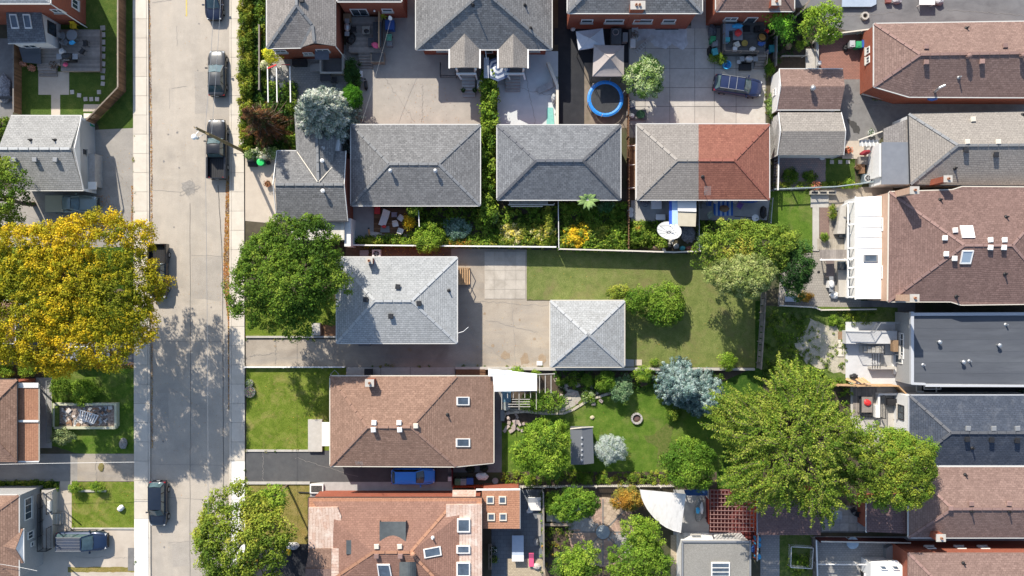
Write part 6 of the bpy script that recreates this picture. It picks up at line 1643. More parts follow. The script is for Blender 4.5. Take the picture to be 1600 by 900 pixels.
for i,q in enumerate((('tall lime bush leaning over the boundary fence in the vegetable garden',668,374,26,25,2.3,LIM),('yellow flowering bush beside the white garden chairs',640,346,9,13,1.5,FLY),('blue-green leafy plants in the shaded vegetable bed',712,357,22,18,1.0,[(.10,.17,.13),(.16,.24,.19),(.07,.13,.09)]),
                      ('pale blossom shrub near the vine trellis',770,338,9,13,1.3,PGR),('leggy shrub reaching above the garage gutter',648,328,14,12,2.7,GRN+YGR[:1]),('climbing bean row beside the white pipe frame',855,343,7,22,1.8,YGR),('low lime shrub at the concrete pad corner',578,378,16,8,.9,YGR),
                      ('round green bush on the boundary fence, darker one',619,380,9,7,.8,GRN),('round green bush on the boundary fence, brighter one',634,379,10,8,1.0,LIM),('big golden flower clump in the flower garden',898,366,13,12,1.2,FLY),('leafy pea plants below the tan roof yard',998,368,16,14,1.2,LIM+GRN),
                      ('grey leaved plant at the left of the lawn corner trees',1098,378,10,11,.8,[(.22,.28,.22),(.3,.36,.28)]),('coral flowering plant beside the tube fence',998,360,6,4,.9,ORG+[(.5,.2,.12)]))):
    shrub('garden_plant',q[0],q[1],q[2],q[3],q[4],q[5],q[6],leaf=.2,dens=1.4,cat='plant')
leaf_block('ground_cover',[(384,850),(420,850),(420,880),(384,900)],.02,.3,ORG+YGR,400,.12,None,'stuff')
leaf_block('ground_cover',[(0,752),(90,752),(90,768),(0,768)],.02,.45,GRN+YGR,1800,.15,None,'stuff')
leaf_block('ground_cover',[(785,737),(1100,737),(1100,756),(785,756)],.02,.5,GRN+YGR+LIM,4200,.15,None,'stuff')
leaf_block('ground_cover',[(862,578),(1130,578),(1130,600),(1010,612),(870,614)],.02,.35,DGR+GRN,4500,.16,None,'stuff')
leaf_block('ground_cover',[(-10,184),(16,184),(16,250),(-10,260)],.1,.9,GRN+YGR,2200,.16,None,'stuff')
leaf_block('ground_cover',[(1200,14),(1282,14),(1280,62),(1206,104)],.02,.35,DGR,2600,.16,None,'stuff')
leaf_block('ground_cover',[(1192,560),(1330,585),(1330,700),(1192,760)],.02,.5,GRN+LIM,5200,.2,None,'stuff')
leaf_block('ground_cover',[(1210,285),(1345,285),(1345,293),(1210,295)],.02,.5,GRN+YGR,1500,.14,None,'stuff')
leaf_block('ground_cover',[(846,765),(900,800),(892,840),(846,900)],.02,.5,ORG[1:]+GRN,1800,.15,None,'stuff')
leaf_block('weeds',[(1248,505),(1322,520),(1322,582),(1250,575),(1238,540)],.01,.12,GRN[1:]+YGR[:2],1500,.12,None,'stuff')
leaf_block('ground_cover',[(1196,484),(1262,490),(1244,590),(1196,590)],.01,.2,GRN+LIM[:2],2600,.14,None,'stuff')
leaf_block('ground_cover',[(1300,486),(1370,486),(1360,505),(1304,512)],.01,.2,GRN+YGR,900,.14,None,'stuff')
leaf_block('ground_cover',[(1232,868),(1264,864),(1264,900),(1232,900)],.02,.3,LIM+GRN,900,.13,None,'stuff')
leaf_block('ground_cover',[(540,98),(562,98),(562,140),(545,140)],.05,.7,DGR,1500,.16,None,'stuff')
leaf_block('ground_cover',[(-10,392),(200,392),(205,530),(-10,530)],.02,.5,GRN+YEL[:2],5500,.2,None,'stuff')
# lawns: real blades over the turf
G1 =[(.045,.075,.01),(.08,.11,.015),(.13,.145,.03)];G2 =[(.03,.065,.008),(.054,.096,.013),(.088,.12,.022)];G3 =[(.058,.08,.02),(.092,.11,.032),(.125,.13,.046)]
grass([(385,574),(516,574),(516,704),(385,703)],G1);grass([(112,753),(211,753),(212,825),(112,825)],G1)
grass([(823,392),(1092,398),(1180,440),(1180,573),(976,573),(976,472),(823,467)],G3,26)
grass([(784,660),(830,660),(900,622),(1015,604),(1128,604),(1128,736),(784,736)],G2,34)
grass([(82,572),(212,572),(213,708),(122,708),(82,690)],G2,40,.13)
grass([(1203,300),(1269,300),(1269,392),(1203,392)],G2,40);grass([(1192,482),(1322,482),(1310,515),(1262,505),(1240,545),(1250,575),(1192,590)],G2,40,.13)
grass([(30,112),(60,112),(60,150),(80,150),(80,182),(30,182)],G2,40);grass([(108,112),(184,112),(184,140),(148,176),(95,180),(95,150),(108,148)],G1,40)
grass([(187,-20),(208,-20),(210,198),(165,215),(155,186),(188,142)],G2,40);grass([(400,758),(480,758),(480,842),(400,842)],[(.26,.2,.05),(.2,.2,.04)],30)
grass([(384,490),(430,490),(430,526),(384,526)],G1,40);grass([(1291,248),(1335,248),(1335,290),(1291,290)],G2,40)
# fallen leaves along the kerbs
FALL =[(.36,.16,.04),(.30,.13,.04),(.42,.26,.05),(.2,.1,.05),(.16,.1,.07)]
def litter(pts,n,sz=.1):leaf_block('fallen_leaves',pts,.012,.05,FALL,n,sz,None,'stuff',False,.35,2.0,False)
litter([(353,280),(360,270),(360,640),(357,640),(356,500),(349,440),(349,400),(352,330)],5200)
litter([(231,-20),(234,-20),(238,240),(239,700),(236,700),(235,240)],2600,.09);litter([(205,290),(209,290),(211,385),(204,385)],500)
litter([(150,566),(212,566),(212,576),(150,576)],500);litter([(361,520),(384,524),(384,528),(361,528)],90);litter([(240,420),(350,430),(350,700),(240,700)],420,.07)
litter([(150,305),(172,305),(172,325),(155,325)],90);litter([(555,384),(700,388),(700,400),(555,400)],400)
for q in ([(385,574),(516,574),(516,704),(385,703)],[(823,392),(1092,398),(1180,440),(1180,573),(976,573),(976,472),(823,467)],[(784,700),(1010,620),(1128,604),(1128,736),(784,736)],[(720,470),(860,472),(860,572),(720,572)],[(112,753),(211,753),(212,825),(112,825)],[(240,0),(330,0),(340,900),(240,900)],[(150,240),(208,230),(208,380),(150,380)],[(600,130),(700,130),(720,192),(600,192)],[(1000,130),(1190,160),(1190,192),(1000,192)]):litter(q,150,.08)
# weeds in joints and along edges
def weeds(a,b,n):
    d =1.6;leaf_block('weeds',[(a[0],a[1]-d),(b[0],b[1]-d),(b[0],b[1]+d),(a[0],a[1]+d)] if abs(a[0]-b[0])>abs(a[1]-b[1]) else [(a[0]-d,a[1]),(a[0]+d,a[1]),(b[0]+d,b[1]),(b[0]-d,b[1])],.01,.12,[(.06,.1,.02),(.12,.15,.03),(.2,.18,.06)],n,.1,None,'stuff')
for a,b,n in (((209.5,205),(210.5,385),260),((385,531),(500,531),160),((560,572),(700,572),160),((720,572),(855,573),220),((384,704),(480,704),120),((212,826),(212,890),80),((870,120),(871,195),140),((1196,110),(1196,192),220),((983,90),(983,190),160),((1350,155),(1420,160),120),((1270,390),(1225,392),90),((383,730),(383,757),60)):weeds(a,b,n)
# ================================================================== VEHICLES
PI =math.pi
NAVY =carpaint('navy_car_paint',(.015,.022,.05));BLACKC =carpaint('black_car_paint',(.012,.013,.016));GREYC =carpaint('graphite_car_paint',(.055,.058,.06),.5)
BLUECAR =carpaint('bright_blue_car_paint',(.02,.23,.78),.1);SILVER =carpaint('silver_car_paint',(.45,.46,.47),.6);GREENG =carpaint('grey_green_car_paint',(.20,.25,.24),.4)
TAN =carpaint('tan_paint',(.42,.40,.30),.1)
vehicle('parked_car','dark navy hatchback at the top of the street, cut off by the edge','car',338,1,-PI/2,NAVY,4.4,1.8,1.48,'hatch')
vehicle('parked_car','dark grey sedan parked along the east kerb above the pickup','car',342.5,117,PI/2,GREYC,4.65,1.84,1.45,'sedan')
vehicle('pickup_truck','black pickup truck with open bed under the tall utility pole','pickup',343,235,PI/2,BLACKC,6.05,2.0,1.9,'pickup')
v =vehicle('pickup_truck','grey-green pickup with tan bed cover beside the bleached roof cottage','pickup',119,320,0,GREENG,5.1,1.8,1.75,'pickup')
mesh_obj('bed_cover',MB().box((-1.65,0,1.12),(1.85,1.7,.08),taper=.97),TAN,v)
vehicle('parked_suv','black SUV facing down the street at the west kerb','SUV',252,784,-PI/2,carpaint('blue_black_car_paint',(.016,.024,.04)),4.55,1.84,1.68,'suv')
vehicle('parked_suv','dark blue SUV with ribbed roof on the concrete forecourt of the grey house','SUV',134,842,0,carpaint('deep_blue_car_paint',(.012,.028,.07)),5.15,1.98,1.85,'suv',rails=True,ribs=True)
vehicle('parked_car','bright blue hatchback on the black driveway under the brown eaves','car',647,741.5,0,BLUECAR,4.45,1.75,1.5,'hatch')
vehicle('parked_suv','navy SUV with silver roof bars on the slabbed concrete yard','SUV',1150,137,-.14,carpaint('royal_navy_car_paint',(.018,.03,.09)),4.9,1.88,1.7,'suv',rails=True)
vehicle('parked_car','silver car whose nose shows below the yellow maple','car',142,553,0,SILVER,4.5,1.8,1.46,'sedan')
vehicle('pickup_truck','black pickup almost hidden under the yellow maple at the kerb','pickup',252,424,-PI/2,BLACKC,5.6,1.95,1.85,'pickup')
# ================================================================== FENCES, GATES
fence('board_fence','tall brown board fence along the west pavement with diagonal return',[(197,-40),(197,143),(146,196)],1.75,BROWNW,board=.15,capmat=WOOD)
fence('board_fence','dark brown board fence at the left edge beside the grey side yard',[(34,66),(34,180)],1.4,BROWNW,board=.15,capmat=GREYW)
fence('boundary_fence','long pale topped fence below the vegetable gardens beside the bungalow',[(548,384),(868,387)],1.5,GREYW,board=.2,capmat=WHITE)
fence('boundary_fence','pale topped fence between the flower garden and the dry lawn',[(872,390),(985,393),(1050,395),(1090,393)],1.4,GREYW,board=.2,capmat=CREAM)
chain_fence('tube_fence','white tube fence dividing the bean garden from the flower garden',[(871,314),(872,388)],1.5,WHITE)
chain_fence('tube_fence','galvanised fence right of the tarpaulin yard',[(1088,312),(1089,392)],1.2,STEEL)
chain_fence('tube_fence','galvanised fence closing the red roofed garage yard',[(1201,312),(1198,350)],1.4,STEEL)
fence('lattice_fence','dark slatted fence between blue-grey garage and the tan garage',[(980,150),(980,390)],1.5,BROWNW,board=.16,gap=.12)
fence('slatted_fence','black and white slatted fence beside the red half of the double garage',[(1211,178),(1208,300)],1.5,GREYW,board=.16,gap=.16,capmat=WHITE)
t =thing('pipe_rack','brown strip with white cross pipes between garages','rack',G(987,250))
gbox(t,'board',981,225,994,296,0,.3,BROWNW)
for v_ in (228,258,294):mesh_obj('cross_pipe',MB().bar(G(981,v_,.6),G(994,v_-1,.6),.06,.05),WHITE,t)
mesh_obj('side_pipe',MB().bar(G(993,225,.6),G(993,312,.6),.06,.05),WHITE,t)
fence('boundary_fence','weathered dark fence with stepped top at the right end of the dry lawn',[(1189,455),(1187,500),(1182,575)],1.6,GREYW,board=.5,gap=.1,capmat=WOOD)
fence('low_fence','white low boundary between pale driveway and the side path',[(384,573),(540,573)],.35,WHITE,board=1.2,capmat=WHITE,post=4)
flat('retaining_kerb','long pale kerb wall below the middle driveway and garage',[(711,573.5),(1000,575),(1180,575.5),(1180,579),(860,579),(711,577)],0,.45,CONC,'wall')
fence('picket_fence','weathered grey picket fence below the brown house garden',[(783,758),(868,758),(930,757),(1052,757)],1.0,surf('weathered_picket',(.52,.49,.44),(.42,.39,.35),3,rand=.15),board=.1,gap=.11,picket=True)
fence('picket_fence','bright red picket fence behind the bins of the brown house',[(709,757),(783,757)],1.1,surf('red_picket',(.62,.10,.03),(.52,.08,.03),3),board=.1,gap=.1,picket=True)
fence('red_fence','dark red fence panel at the end of the blue car driveway',[(708,729),(708,756)],1.5,surf('maroon_wood',(.16,.025,.03),(.12,.02,.025),3),board=.14)
fence('boundary_fence','long grey fence between slate patio and radial brick garden',[(848,762),(849,880)],1.7,GREYW,board=.3,capmat=GREYW)
fence('new_wood_fence','fresh orange timber fence between the two rear courtyards',[(1300,599),(1330,600),(1392,600),(1404,612)],1.6,NEWWOOD,board=.2,capmat=NEWWOOD)
t =thing('timber_pile','loose orange planks leaning against the fresh timber fence','timber',G(1345,594))
for i,(a,b) in enumerate((((1322,592,.2),(1337,598,1.6)),((1336,591,.2),(1349,599,1.5)),((1341,590,.2),(1354,599,1.6)),((1347,590,.2),(1359,599,1.6)))):mesh_obj('plank',MB().bar(G(*a),G(*b),.22,.04),NEWWOOD,t)
lump('rubble_bag','black and white rubble sacks beside the loose planks','bag',1333,588,(.9,.6,.5),BLACKP,.05,seed=4)
fence('boundary_fence','old pale board edging between paved patio and weedy yard',[(1215,477),(1270,480),(1280,484),(1366,483)],.5,GREYW,board=.4,capmat=CREAM)
chain_fence('tube_fence','blue-grey metal fence with thick top pipe above the back lawn',[(1204,298),(1300,294),(1378,284)],1.3,surf('teal_pipe',(.30,.36,.38)),r=.07)
chain_fence('tube_fence','white top rail fence dividing the two southern paved yards',[(1270,876),(1364,877)],1.1,WHITE,r=.06)
fence('boundary_fence','pale topped fence above the southern paved yard',[(1274,839),(1412,841)],1.5,surf('dark_red_board',(.10,.03,.03),(.07,.025,.025)),board=.25,capmat=CREAM)
fence('grey_fence','double grey fence left of the southern paved yard',[(1268,838),(1270,900)],1.3,GREYW,board=.2,capmat=WHITE)
chain_fence('tube_fence','rusty white wire pen frame standing in the small weedy yard',[(1232,850),(1266,852),(1264,884),(1231,882),(1232,850)],.9,WHITE)
fence('concrete_wall','pale wall corner enclosing the red paver patio in the upper right',[(1268,68),(1273,61),(1360,50)],1.1,CONC,board=.6,gap=.0,capmat=CREAM)
fence('grey_fence','grey fence along the north deck and shady garden',[(1208,62),(1207,108)],1.2,GREYW,board=.3,capmat=GREYW)
fence('boundary_fence','diagonal grey fence in the shady garden by the rose roof',[(1232,36),(1250,20),(1258,6)],1.5,GREYW,board=.3,capmat=WOOD)
fence('grey_wall','grey low wall across the shady garden beds',[(1219,89),(1260,89)],.6,CONCG,board=.9,gap=.02)
flat('stone_path','pale worn slab path between shady garden and paver patio',[(1259,76),(1274,76),(1274,107),(1259,107)],0,.12,STONE,'path')
flat('planter_wall','long grey edging strip left of the red paver patio',[(1276,62),(1280,62),(1280,106),(1276,106)],0,.5,CONCG,'wall')
fence('wood_screen','tall tan timber privacy screen on the right side of the grey deck',[(597,27),(597,83)],2.0,surf('tan_screen',(.42,.31,.2),(.34,.25,.16),2),board=.25,capmat=NEWWOOD)
flat('garden_wall','pale slanting wall strip beside the pale concrete pad',[(854,96),(859,96),(873,132),(873,200),(869,200),(869,134)],0,.9,CREAM,'wall')
fence('hedge_fence','weathered grey fence running behind the street hedge',[(411,45),(411,145)],1.3,GREYW,board=.3,capmat=GREYW)
# ================================================================== DECKS, STEPS, PERGOLAS
deck('wooden_deck','large grey plank deck in the north-west back yard',[(95,46),(156,46),(156,111),(95,111)],.45,DECKW,30)
deck('wooden_landing','small plank landing with steps beside the grey canopy',[(62,76),(94,76),(94,101),(62,101)],.55,DECKW,10)
steps('wooden_steps','three grey timber steps going down to the pale path',[(60,101),(88,101),(88,119),(60,119)],0,.45,4,DECKW,'up')
deck('wooden_deck','grey plank deck with barbecue between the two brick houses',[(545,26),(596,26),(596,82),(545,82)],.9,DECKW,26)
steps('wooden_steps','grey timber steps leading off the brick house deck',[(561,82),(582,82),(582,105),(561,105)],0,.8,6,DECKW,'up')
gb =thing('storage_box','dark flat topped timber box at the foot of the deck screen','box',G(590,92));gbox(gb,'body',579,81,600,97,0,.8,WOOD);gbox(gb,'lid',581,83,599,95,.8,.86,NEWASP)
deck('wooden_deck','raised dark deck crowded with toys and furniture behind the rose roof',[(1129,34),(1194,34),(1194,84),(1129,84)],.9,surf('dark_deck',(.15,.145,.14),(.11,.105,.1),3,rand=.15),22)
railing('deck_railing','grey railing round the crowded north deck',[(1129,28),(1129,83),(1182,84)],.9,.95,WOOD)
steps('wooden_steps','grey steps down from the crowded north deck to the yard',[(1182,82),(1196,82),(1196,106),(1180,106)],.02,.85,6,DECKW,'up')
railing('step_railing','pale handrails of the crowded deck steps',[(1196,82),(1194,103)],.5,.9,WOOD)
st =steps('wooden_steps','brown timber steps on the right side of the pale grey bungalow',[(714,418),(734,418),(734,445),(714,445)],0,.9,6,NEWWOOD,'left')
for v_ in (419,444):mesh_obj('handrail',MB().bar(G(714,v_,1.8),G(733,v_,.9),.06,.06).bar(G(733,v_,0),G(733,v_,.9),.07,.07),NEWWOOD,st)
t =thing('garden_platform','low brown plank platform with white furniture behind the grey garage','deck',G(612,352));planks(t,R4(584,325,638,366),.12,BROWNW,16)
deck('timber_bench_step','long weathered timber step at the edge of the garden platform',R4(590,366,640,373),.3,WOOD,3)
flat('garden_slab','plain grey concrete apron left of the brown plank platform',[(549,322),(584,322),(584,374),(549,374)],0,.06,CONCG,'slab')
t =thing('pergola','red-brown lattice pergola grid over the red floor','pergola',G(1145,800))
RL =surf('red_lattice',(.30,.17,.15),(.23,.125,.11),4)
for i in range(13):mesh_obj('beam',MB().bar(G(1110+i*5.7,765,2.5),G(1110+i*5.6,831,2.5),.06,.09),RL,t)
for j in range(11):mesh_obj('beam',MB().bar(G(1109,765.5+j*6.4,2.58),G(1179,766.5+j*6.4,2.58),.06,.07),RL,t)
for u_,v_ in ((1111,767),(1176,767),(1111,829),(1176,829)):mesh_obj('post',MB().bar(G(u_,v_,0),G(u_,v_,2.48),.12,.12),REDW,t)
PALEW =surf('greyed_beam',(.44,.42,.38),(.36,.34,.31),3)
t =thing('pipe_pergola','white pipe pergola frame with slatted panel beside the ribbed canopy','pergola',G(830,615))
for u_ in (843,852,861):mesh_obj('beam',MB().bar(G(u_,584,2.2),G(u_,614,2.2),.07,.07),PALEW,t)
mesh_obj('beam',MB().bar(G(839,585,2.27),G(867,584,2.27),.09,.08),PALEW,t)
for j in range(4):mesh_obj('beam',MB().bar(G(794 if j>1 else 800,624+j*3.8,2.2),G(828,624+j*3.8,2.2),.06,.06),PALEW,t)
for k in range(7):mesh_obj('rafter',MB().bar(G(784+k*9,611,2.2),G(784+k*9,640 if k % 3==0 else 622,2.2),.06,.06),PALEW,t)
for u_,v_ in ((843,586),(861,612),(800,635),(828,635)):mesh_obj('post',MB().bar(G(u_,v_,0),G(u_,v_,2.2),.08,.08),PALEW,t)
t =thing('patio_canopy','white ribbed canopy roof on the right of the brown house','canopy',G(800,592))
mb =MB();RIB =paint('white_ribbed_sheet',(.80,.80,.79),.4)
mb.prism([(p.x,p.y) for p in GP([(763,576),(839,584),(839,611),(772,612),(770,588),(763,588)],2.4)][::-1],2.36*VS,2.4*VS);mesh_obj('sheet',mb,RIB,t)
for k in range(11):mesh_obj('rib',MB().bar(G(772 if k>2 else 766,578+k*3.2 if k>1 else 579+k*3.4,2.415),G(838 if k>2 else 800+k*16,578+k*3.2 if k>1 else 579+k*3.4,2.415),.07,.04),RIB,t)
for u_,v_ in ((765,578),(837,586),(837,610)):mesh_obj('post',MB().bar(G(u_,v_,0),G(u_,v_,2.35),.09,.09),WHITE,t)
# quarter-round canopy
t =thing('fan_canopy','pale quarter-round fabric canopy beside the lattice pergola','canopy',G(1050,795))
ap =G(1072,772,2.9);n =11;arc =[]
for i in range(n+1):
    a =math.radians(176+(278-176)*i/n*.93-2);arc.append(None)
pts =[(1000,765),(1002,776),(1006,786),(1011,795),(1017,803),(1024,811),(1032,818),(1041,824),(1052,829),(1064,832)]
rim =[G(*p,2.35) for p in pts];N =4
def row(A):return [ap.lerp(A,k/N)+Vector((0,0,-.08*math.sin(math.pi*k/N))) for k in range(1,N+1)]
mb =MB();R2 =[row(A) for A in rim];nr_ =len(rim)
mb.add([ap]+[q for r in R2 for q in r],[(0,1+i*N,1+(i+1)*N) for i in range(nr_-1)]+[(1+i*N+k,1+i*N+k+1,1+(i+1)*N+k+1,1+(i+1)*N+k) for i in range(nr_-1) for k in range(N-1)])
mesh_obj('fabric',mb,SHEETMET,t,smooth=True)
for A,B in zip(rim,rim[1:]):mesh_obj('edge_hem',MB().bar(A,B,.04,.08),SHEETMET,t)
for a in (pts[0],pts[5],pts[-1],(1071,774)):mesh_obj('post',MB().bar(G(*a,0),G(*a,2.3),.12,.12),DARK,t)
# gazebos
def gazebo(label,pts,apex,ez,az,m):
    t =thing('gazebo',label,'gazebo',G(apex[0],apex[1]));A =G(*apex,az);P =GP(pts,ez)
    for a,b in zip(P,P[1:]+P[:1]):
        mb =MB();N =6;rows =[]
        for i in range(N+1):
            s =i /N;l,r =A.lerp(a,s),A.lerp(b,s);k =-.14 *math.sin(math.pi*s)
            rows.append([l.lerp(r,j/4)+Vector((0,0,k-.05*math.sin(math.pi*j/4)*s)) for j in range(5)])
        for x,y in zip(rows,rows[1:]):
            for j in range(4):mb.poly([x[j],y[j],y[j+1],x[j+1]])
        for j in range(4):p,q =rows[-1][j],rows[-1][j+1];mb.poly([p,p-Vector((0,0,.22)),q-Vector((0,0,.22)),q])
        mesh_obj('canopy_panel',mb,m,t,smooth=True)
        mesh_obj('post',MB().bar(Vector((a.x,a.y,0)).lerp(Vector((A.x,A.y,0)),.03),a.lerp(Vector((A.x,A.y,a.z)),.03),.06,.06),DARK,t)
        mesh_obj('hip_seam',MB().tube([A.lerp(a,s)+Vector((0,0,-.14*math.sin(math.pi*s)+.015)) for s in (0,.2,.4,.6,.8,1)],.03,5),m,t)
    return t
CANV =surf('bluish_canvas',(.50,.52,.56),(.44,.46,.5),3,bump=.1);TAUPEC =surf('taupe_canvas',(.40,.355,.335),(.36,.32,.30),3,bump=.1)
gazebo('small pale blue-white pop-up gazebo behind the red brick pair',[(900,49),(942,44),(945,71),(904,78)],(922,60),2.2,2.75,CANV)
gazebo('large square taupe canopy gazebo above the blue trampoline',[(928,70),(975,71),(975,119),(926,119)],(953,90),2.3,3.1,TAUPEC)
# trampoline
t =thing('trampoline','round trampoline with bright blue rim and black mat','trampoline',G(946,154));c =G(946,154,.75)
BLUEP =paint('trampoline_blue',(.02,.23,.66),.4);R_ =28.5 *S *(H0-.75) /H0
pd =MB();n =28
for i in range(n):
    a,b =6.2832 *i /n,6.2832 *(i+.96) /n;d =lambda q,r,z:c +Vector((math.cos(q)*r,math.sin(q)*r,z))
    pd.add([d(a,R_*.80,.0),d(b,R_*.80,.0),d(b,R_,-.02),d(a,R_,-.02),d(a,R_*.9,.05),d(b,R_*.9,.05)],[(0,1,5,4),(4,5,2,3)])
mesh_obj('pad',pd,BLUEP,t);mesh_obj('mat',MB().lathe(c,[(R_*.79,-.03),(R_*.3,-.05)],28),surf('trampoline_mat',(.055,.058,.06),(.04,.042,.045),3),t)
mesh_obj('frame',MB().ring(c+Vector((0,0,-.06)),R_*.98,.04,28,6),STEEL,t)
for i in range(6):
    a =i *1.047 +.3;p =c +Vector((math.cos(a)*R_,math.sin(a)*R_,0));mesh_obj('leg',MB().bar((p.x,p.y,0),p,.06,.06),STEEL,t)
    mesh_obj('net_pole',MB().tube([(p.x,p.y,.6),(p.x*1.004,p.y*1.002,1.75)],.03,6),STEEL if i % 2 else WHITE,t)
# satellite dish
t =thing('satellite_dish','big pale mesh satellite dish on a post in the garden','satellite dish',G(1044,368));c =G(1045,363,2.3)
nd =Vector((.02,.62,.78)).normalized();u_ =nd.orthogonal().normalized();w_ =nd.cross(u_);R_ =1.22;DISH =surf('dish_grey',(.52,.53,.53),(.44,.45,.45),2)
mb =MB();N,M_ =26,6;P =[c.copy()]
for i in range(1,M_+1):
    for j in range(N):a =6.2832 *j /N;r =R_ *i /M_;P.append(c+(u_*math.cos(a)+w_*math.sin(a))*r+nd*(.28*(r/R_) ** 2))
fs =[(0,1+j,1+(j+1) % N) for j in range(N)] +[(1+(i-1)*N+j,1+(i-1)*N+(j+1) % N,1+i*N+(j+1) % N,1+i*N+j) for i in range(1,M_) for j in range(N)]
mesh_obj('reflector',mb.add(P,[tuple(reversed(f)) for f in fs]),DISH,t,smooth=True)
rb =MB()
for j in range(12):
    a =.5236 *j;rb.tube([c+(u_*math.cos(a)+w_*math.sin(a))*R_*s+nd*(.28*s*s+.02) for s in (.05,.35,.7,1)],.016,4)
mesh_obj('rib',rb,STEEL,t);mesh_obj('feed_arm',MB().tube([c+w_*R_*.9+nd*.2,c+nd*.95],.03,5).tube([c-w_*R_*.9+nd*.2,c+nd*.95],.02,5),STEEL,t)
mesh_obj('feed_horn',MB().cyl(c+nd*.85,c+nd*1.1,.09,n=8),WHITE,t);b =G(1047,378);mesh_obj('post',MB().tube([b,(b.x,b.y,1.6),c],.09,8),STEEL,t);mesh_obj('base',MB().box(b+Vector((0,0,.12)),(.5,.5,.24)),CONC,t)
# ladder, utility pole, cables
t =thing('ladder','pale ladder lying on the concrete yard by the flowering shrub','ladder',G(1007,67));a,b =G(993,82,.12),G(1021,56,.3);e =(b-a).normalized();sd_ =Vector((-e.y,e.x,0)) *.19
for s_ in (-1,1):mesh_obj('stile',MB().bar(a+sd_*s_,b+sd_*s_,.06,.09),surf('aluminium',(.55,.55,.54)),t)
for i in range(9):q =a.lerp(b,(i+.5)/9);mesh_obj('rung',MB().bar(q-sd_,q+sd_,.1,.05),surf('aluminium',(.55,.55,.54)),t)
t =thing('utility_pole','tall timber utility pole by the street hedge beside the black pickup','utility pole',G(384,238));p0,p1 =G(384,238,0),G(306,200,10.0)
POLE =surf('pole_timber',(.26,.20,.10),(.17,.13,.07),4,stretch=(1,1,.2))
mesh_obj('pole',MB().tube([p0,p0.lerp(p1,.5),p1],.17,12,r1=.12),POLE,t)
d =(p1-p0).normalized();q =p0.lerp(p1,.86);mesh_obj('crossarm',MB().bar(q+Vector((-.9,.45,0)),q+Vector((.5,-.25,0)),.1,.12),POLE,t)
q =p0.lerp(p1,.93) +Vector((-.35,-.35,0));mesh_obj('street_lamp',MB().ball(q+Vector((-.2,-.25,-.1)),.28,10,6,.7).bar(p0.lerp(p1,.93),q,.07,.07),WHITE,t)
mesh_obj('bracket',MB().bar(p0.lerp(p1,.82),p0.lerp(p1,.82)+Vector((-.7,-.5,.2)),.06,.06).ball(p0.lerp(p1,.82)+Vector((-.7,-.5,.2)),.16,8,5),STEEL,t)
for s in (.3,.7):mesh_obj('insulator',MB().cyl(p1+Vector((0,(s-.5)*.5,-.3)),p1+Vector((0,(s-.5)*.5,.05)),.06,n=8),surf('porcelain',(.4,.38,.36)),t)
wire('overhead_cable','left one of two thin overhead cables along the street',G(339,-80,8.2),p0.lerp(p1,.84),.2,.018)
wire('overhead_cable','right one of two thin overhead cables along the street',G(349,-80,7.0),p0.lerp(p1,.72),.2,.018)
wire('overhead_cable','overhead cable running down the street past the maple',p0.lerp(p1,.84),G(325,990,8.4),.3,.016)
wire('service_cable','pale cable slung from the brick wall across the grey driveway',G(611,29,3.2),G(566,190,2.7),.25,.011,GREYMET)
lump('cable_box','white cable fitting on the brick wall above the deck screen','box',610,29,(.4,.45,.4),WHITE,3.0,seed=2)
# ================================================================== FURNITURE AND CLUTTER
PLW =paint('white_plastic',(.72,.71,.69),.4);PINK =paint('pink_plastic',(.75,.10,.22),.4);REDP =paint('red_plastic',(.62,.03,.03),.4);GREENP =paint('green_plastic',(.03,.30,.12),.4)
BLUEB =paint('blue_plastic',(.03,.10,.34),.4);GREYB =paint('grey_plastic',(.22,.23,.24),.5);TEAL =paint('teal_plastic',(.05,.33,.36),.4);YELP =paint('yellow_plastic',(.65,.45,.02),.4);WICK =surf('brown_wicker',(.30,.2,.12),(.2,.13,.08),8);TERRA =surf('terracotta',(.45,.2,.11),(.36,.16,.09),5)
SKYB =paint('sky_blue_plastic',(.05,.42,.75),.35)
# north-west deck
chair('yellow garden chair at the top of the round deck table',119,43,0,YELP,.45);table('grey octagonal patio table with a blue cloth on the NW deck',118,58,1.1,1.1,GREYB,.45,rnd_=True)
lump('blue_cloth','bright blue cloth bundle lying by the grey deck table','cloth',113,67,(.7,.45,.25),SKYB,1.0,seed=5);chair('grey garden chair left of the deck table',102,58,PI/2,GREYB,.45);chair('grey garden chair lower left of the deck table',106,68,PI*.75,GREYB,.45)
t =chair('black wire chair on the right of the NW deck, upper',137,70,-PI/2,DARK,.45);chair('black wire chair on the right of the NW deck, lower',132,82,-2.2,DARK,.45)
bbq('long black covered barbecue at the front of the NW deck',114,93,0,.45,s=1.35);lump('pink_cushion','crumpled pink cushion beside the deck barbecue','cushion',103,101,(.5,.45,.3),PINK,.45,seed=7)
lump('white_cover','white dust cover bundle at the deck edge','cover',99,82,(.7,.8,.5),PLW,.45,seed=9);pot('dark pot with dead plant at the head of the timber steps',88,104,.32,.5,GREYB,DED,0,.5);pot('pink flower pot beside the grey canopy corner',40,101,.25,.35,TERRA,[(.5,.28,.22),(.4,.2,.15)])
pot('rusty flower pot left of the timber steps',53,108,.3,.3,TERRA,[(.45,.22,.14),(.35,.2,.15)]);pot('yellow flower pot by the dark brown fence',29,114,.2,.3,TERRA,FLY)
for i,(u,v) in enumerate([(161,y) for y in (44,54.5,66,76.5,88,100,110.5,121.5,131)]+[(113,144),(124,149),(134,155),(143,155),(152,155),(155,144)]):
    if i ==0:base_stone =thing('stepping_stones','square stepping stones set in the NW lawn beside the deck','stepping stones',G(158,90))
    shared('stone',ubox(STONE),(*G(u,v).xy,.04),base_stone,rnd.uniform(-.12,.12),(.5,.5,.06) if i<7 else (.4,.42,.06))
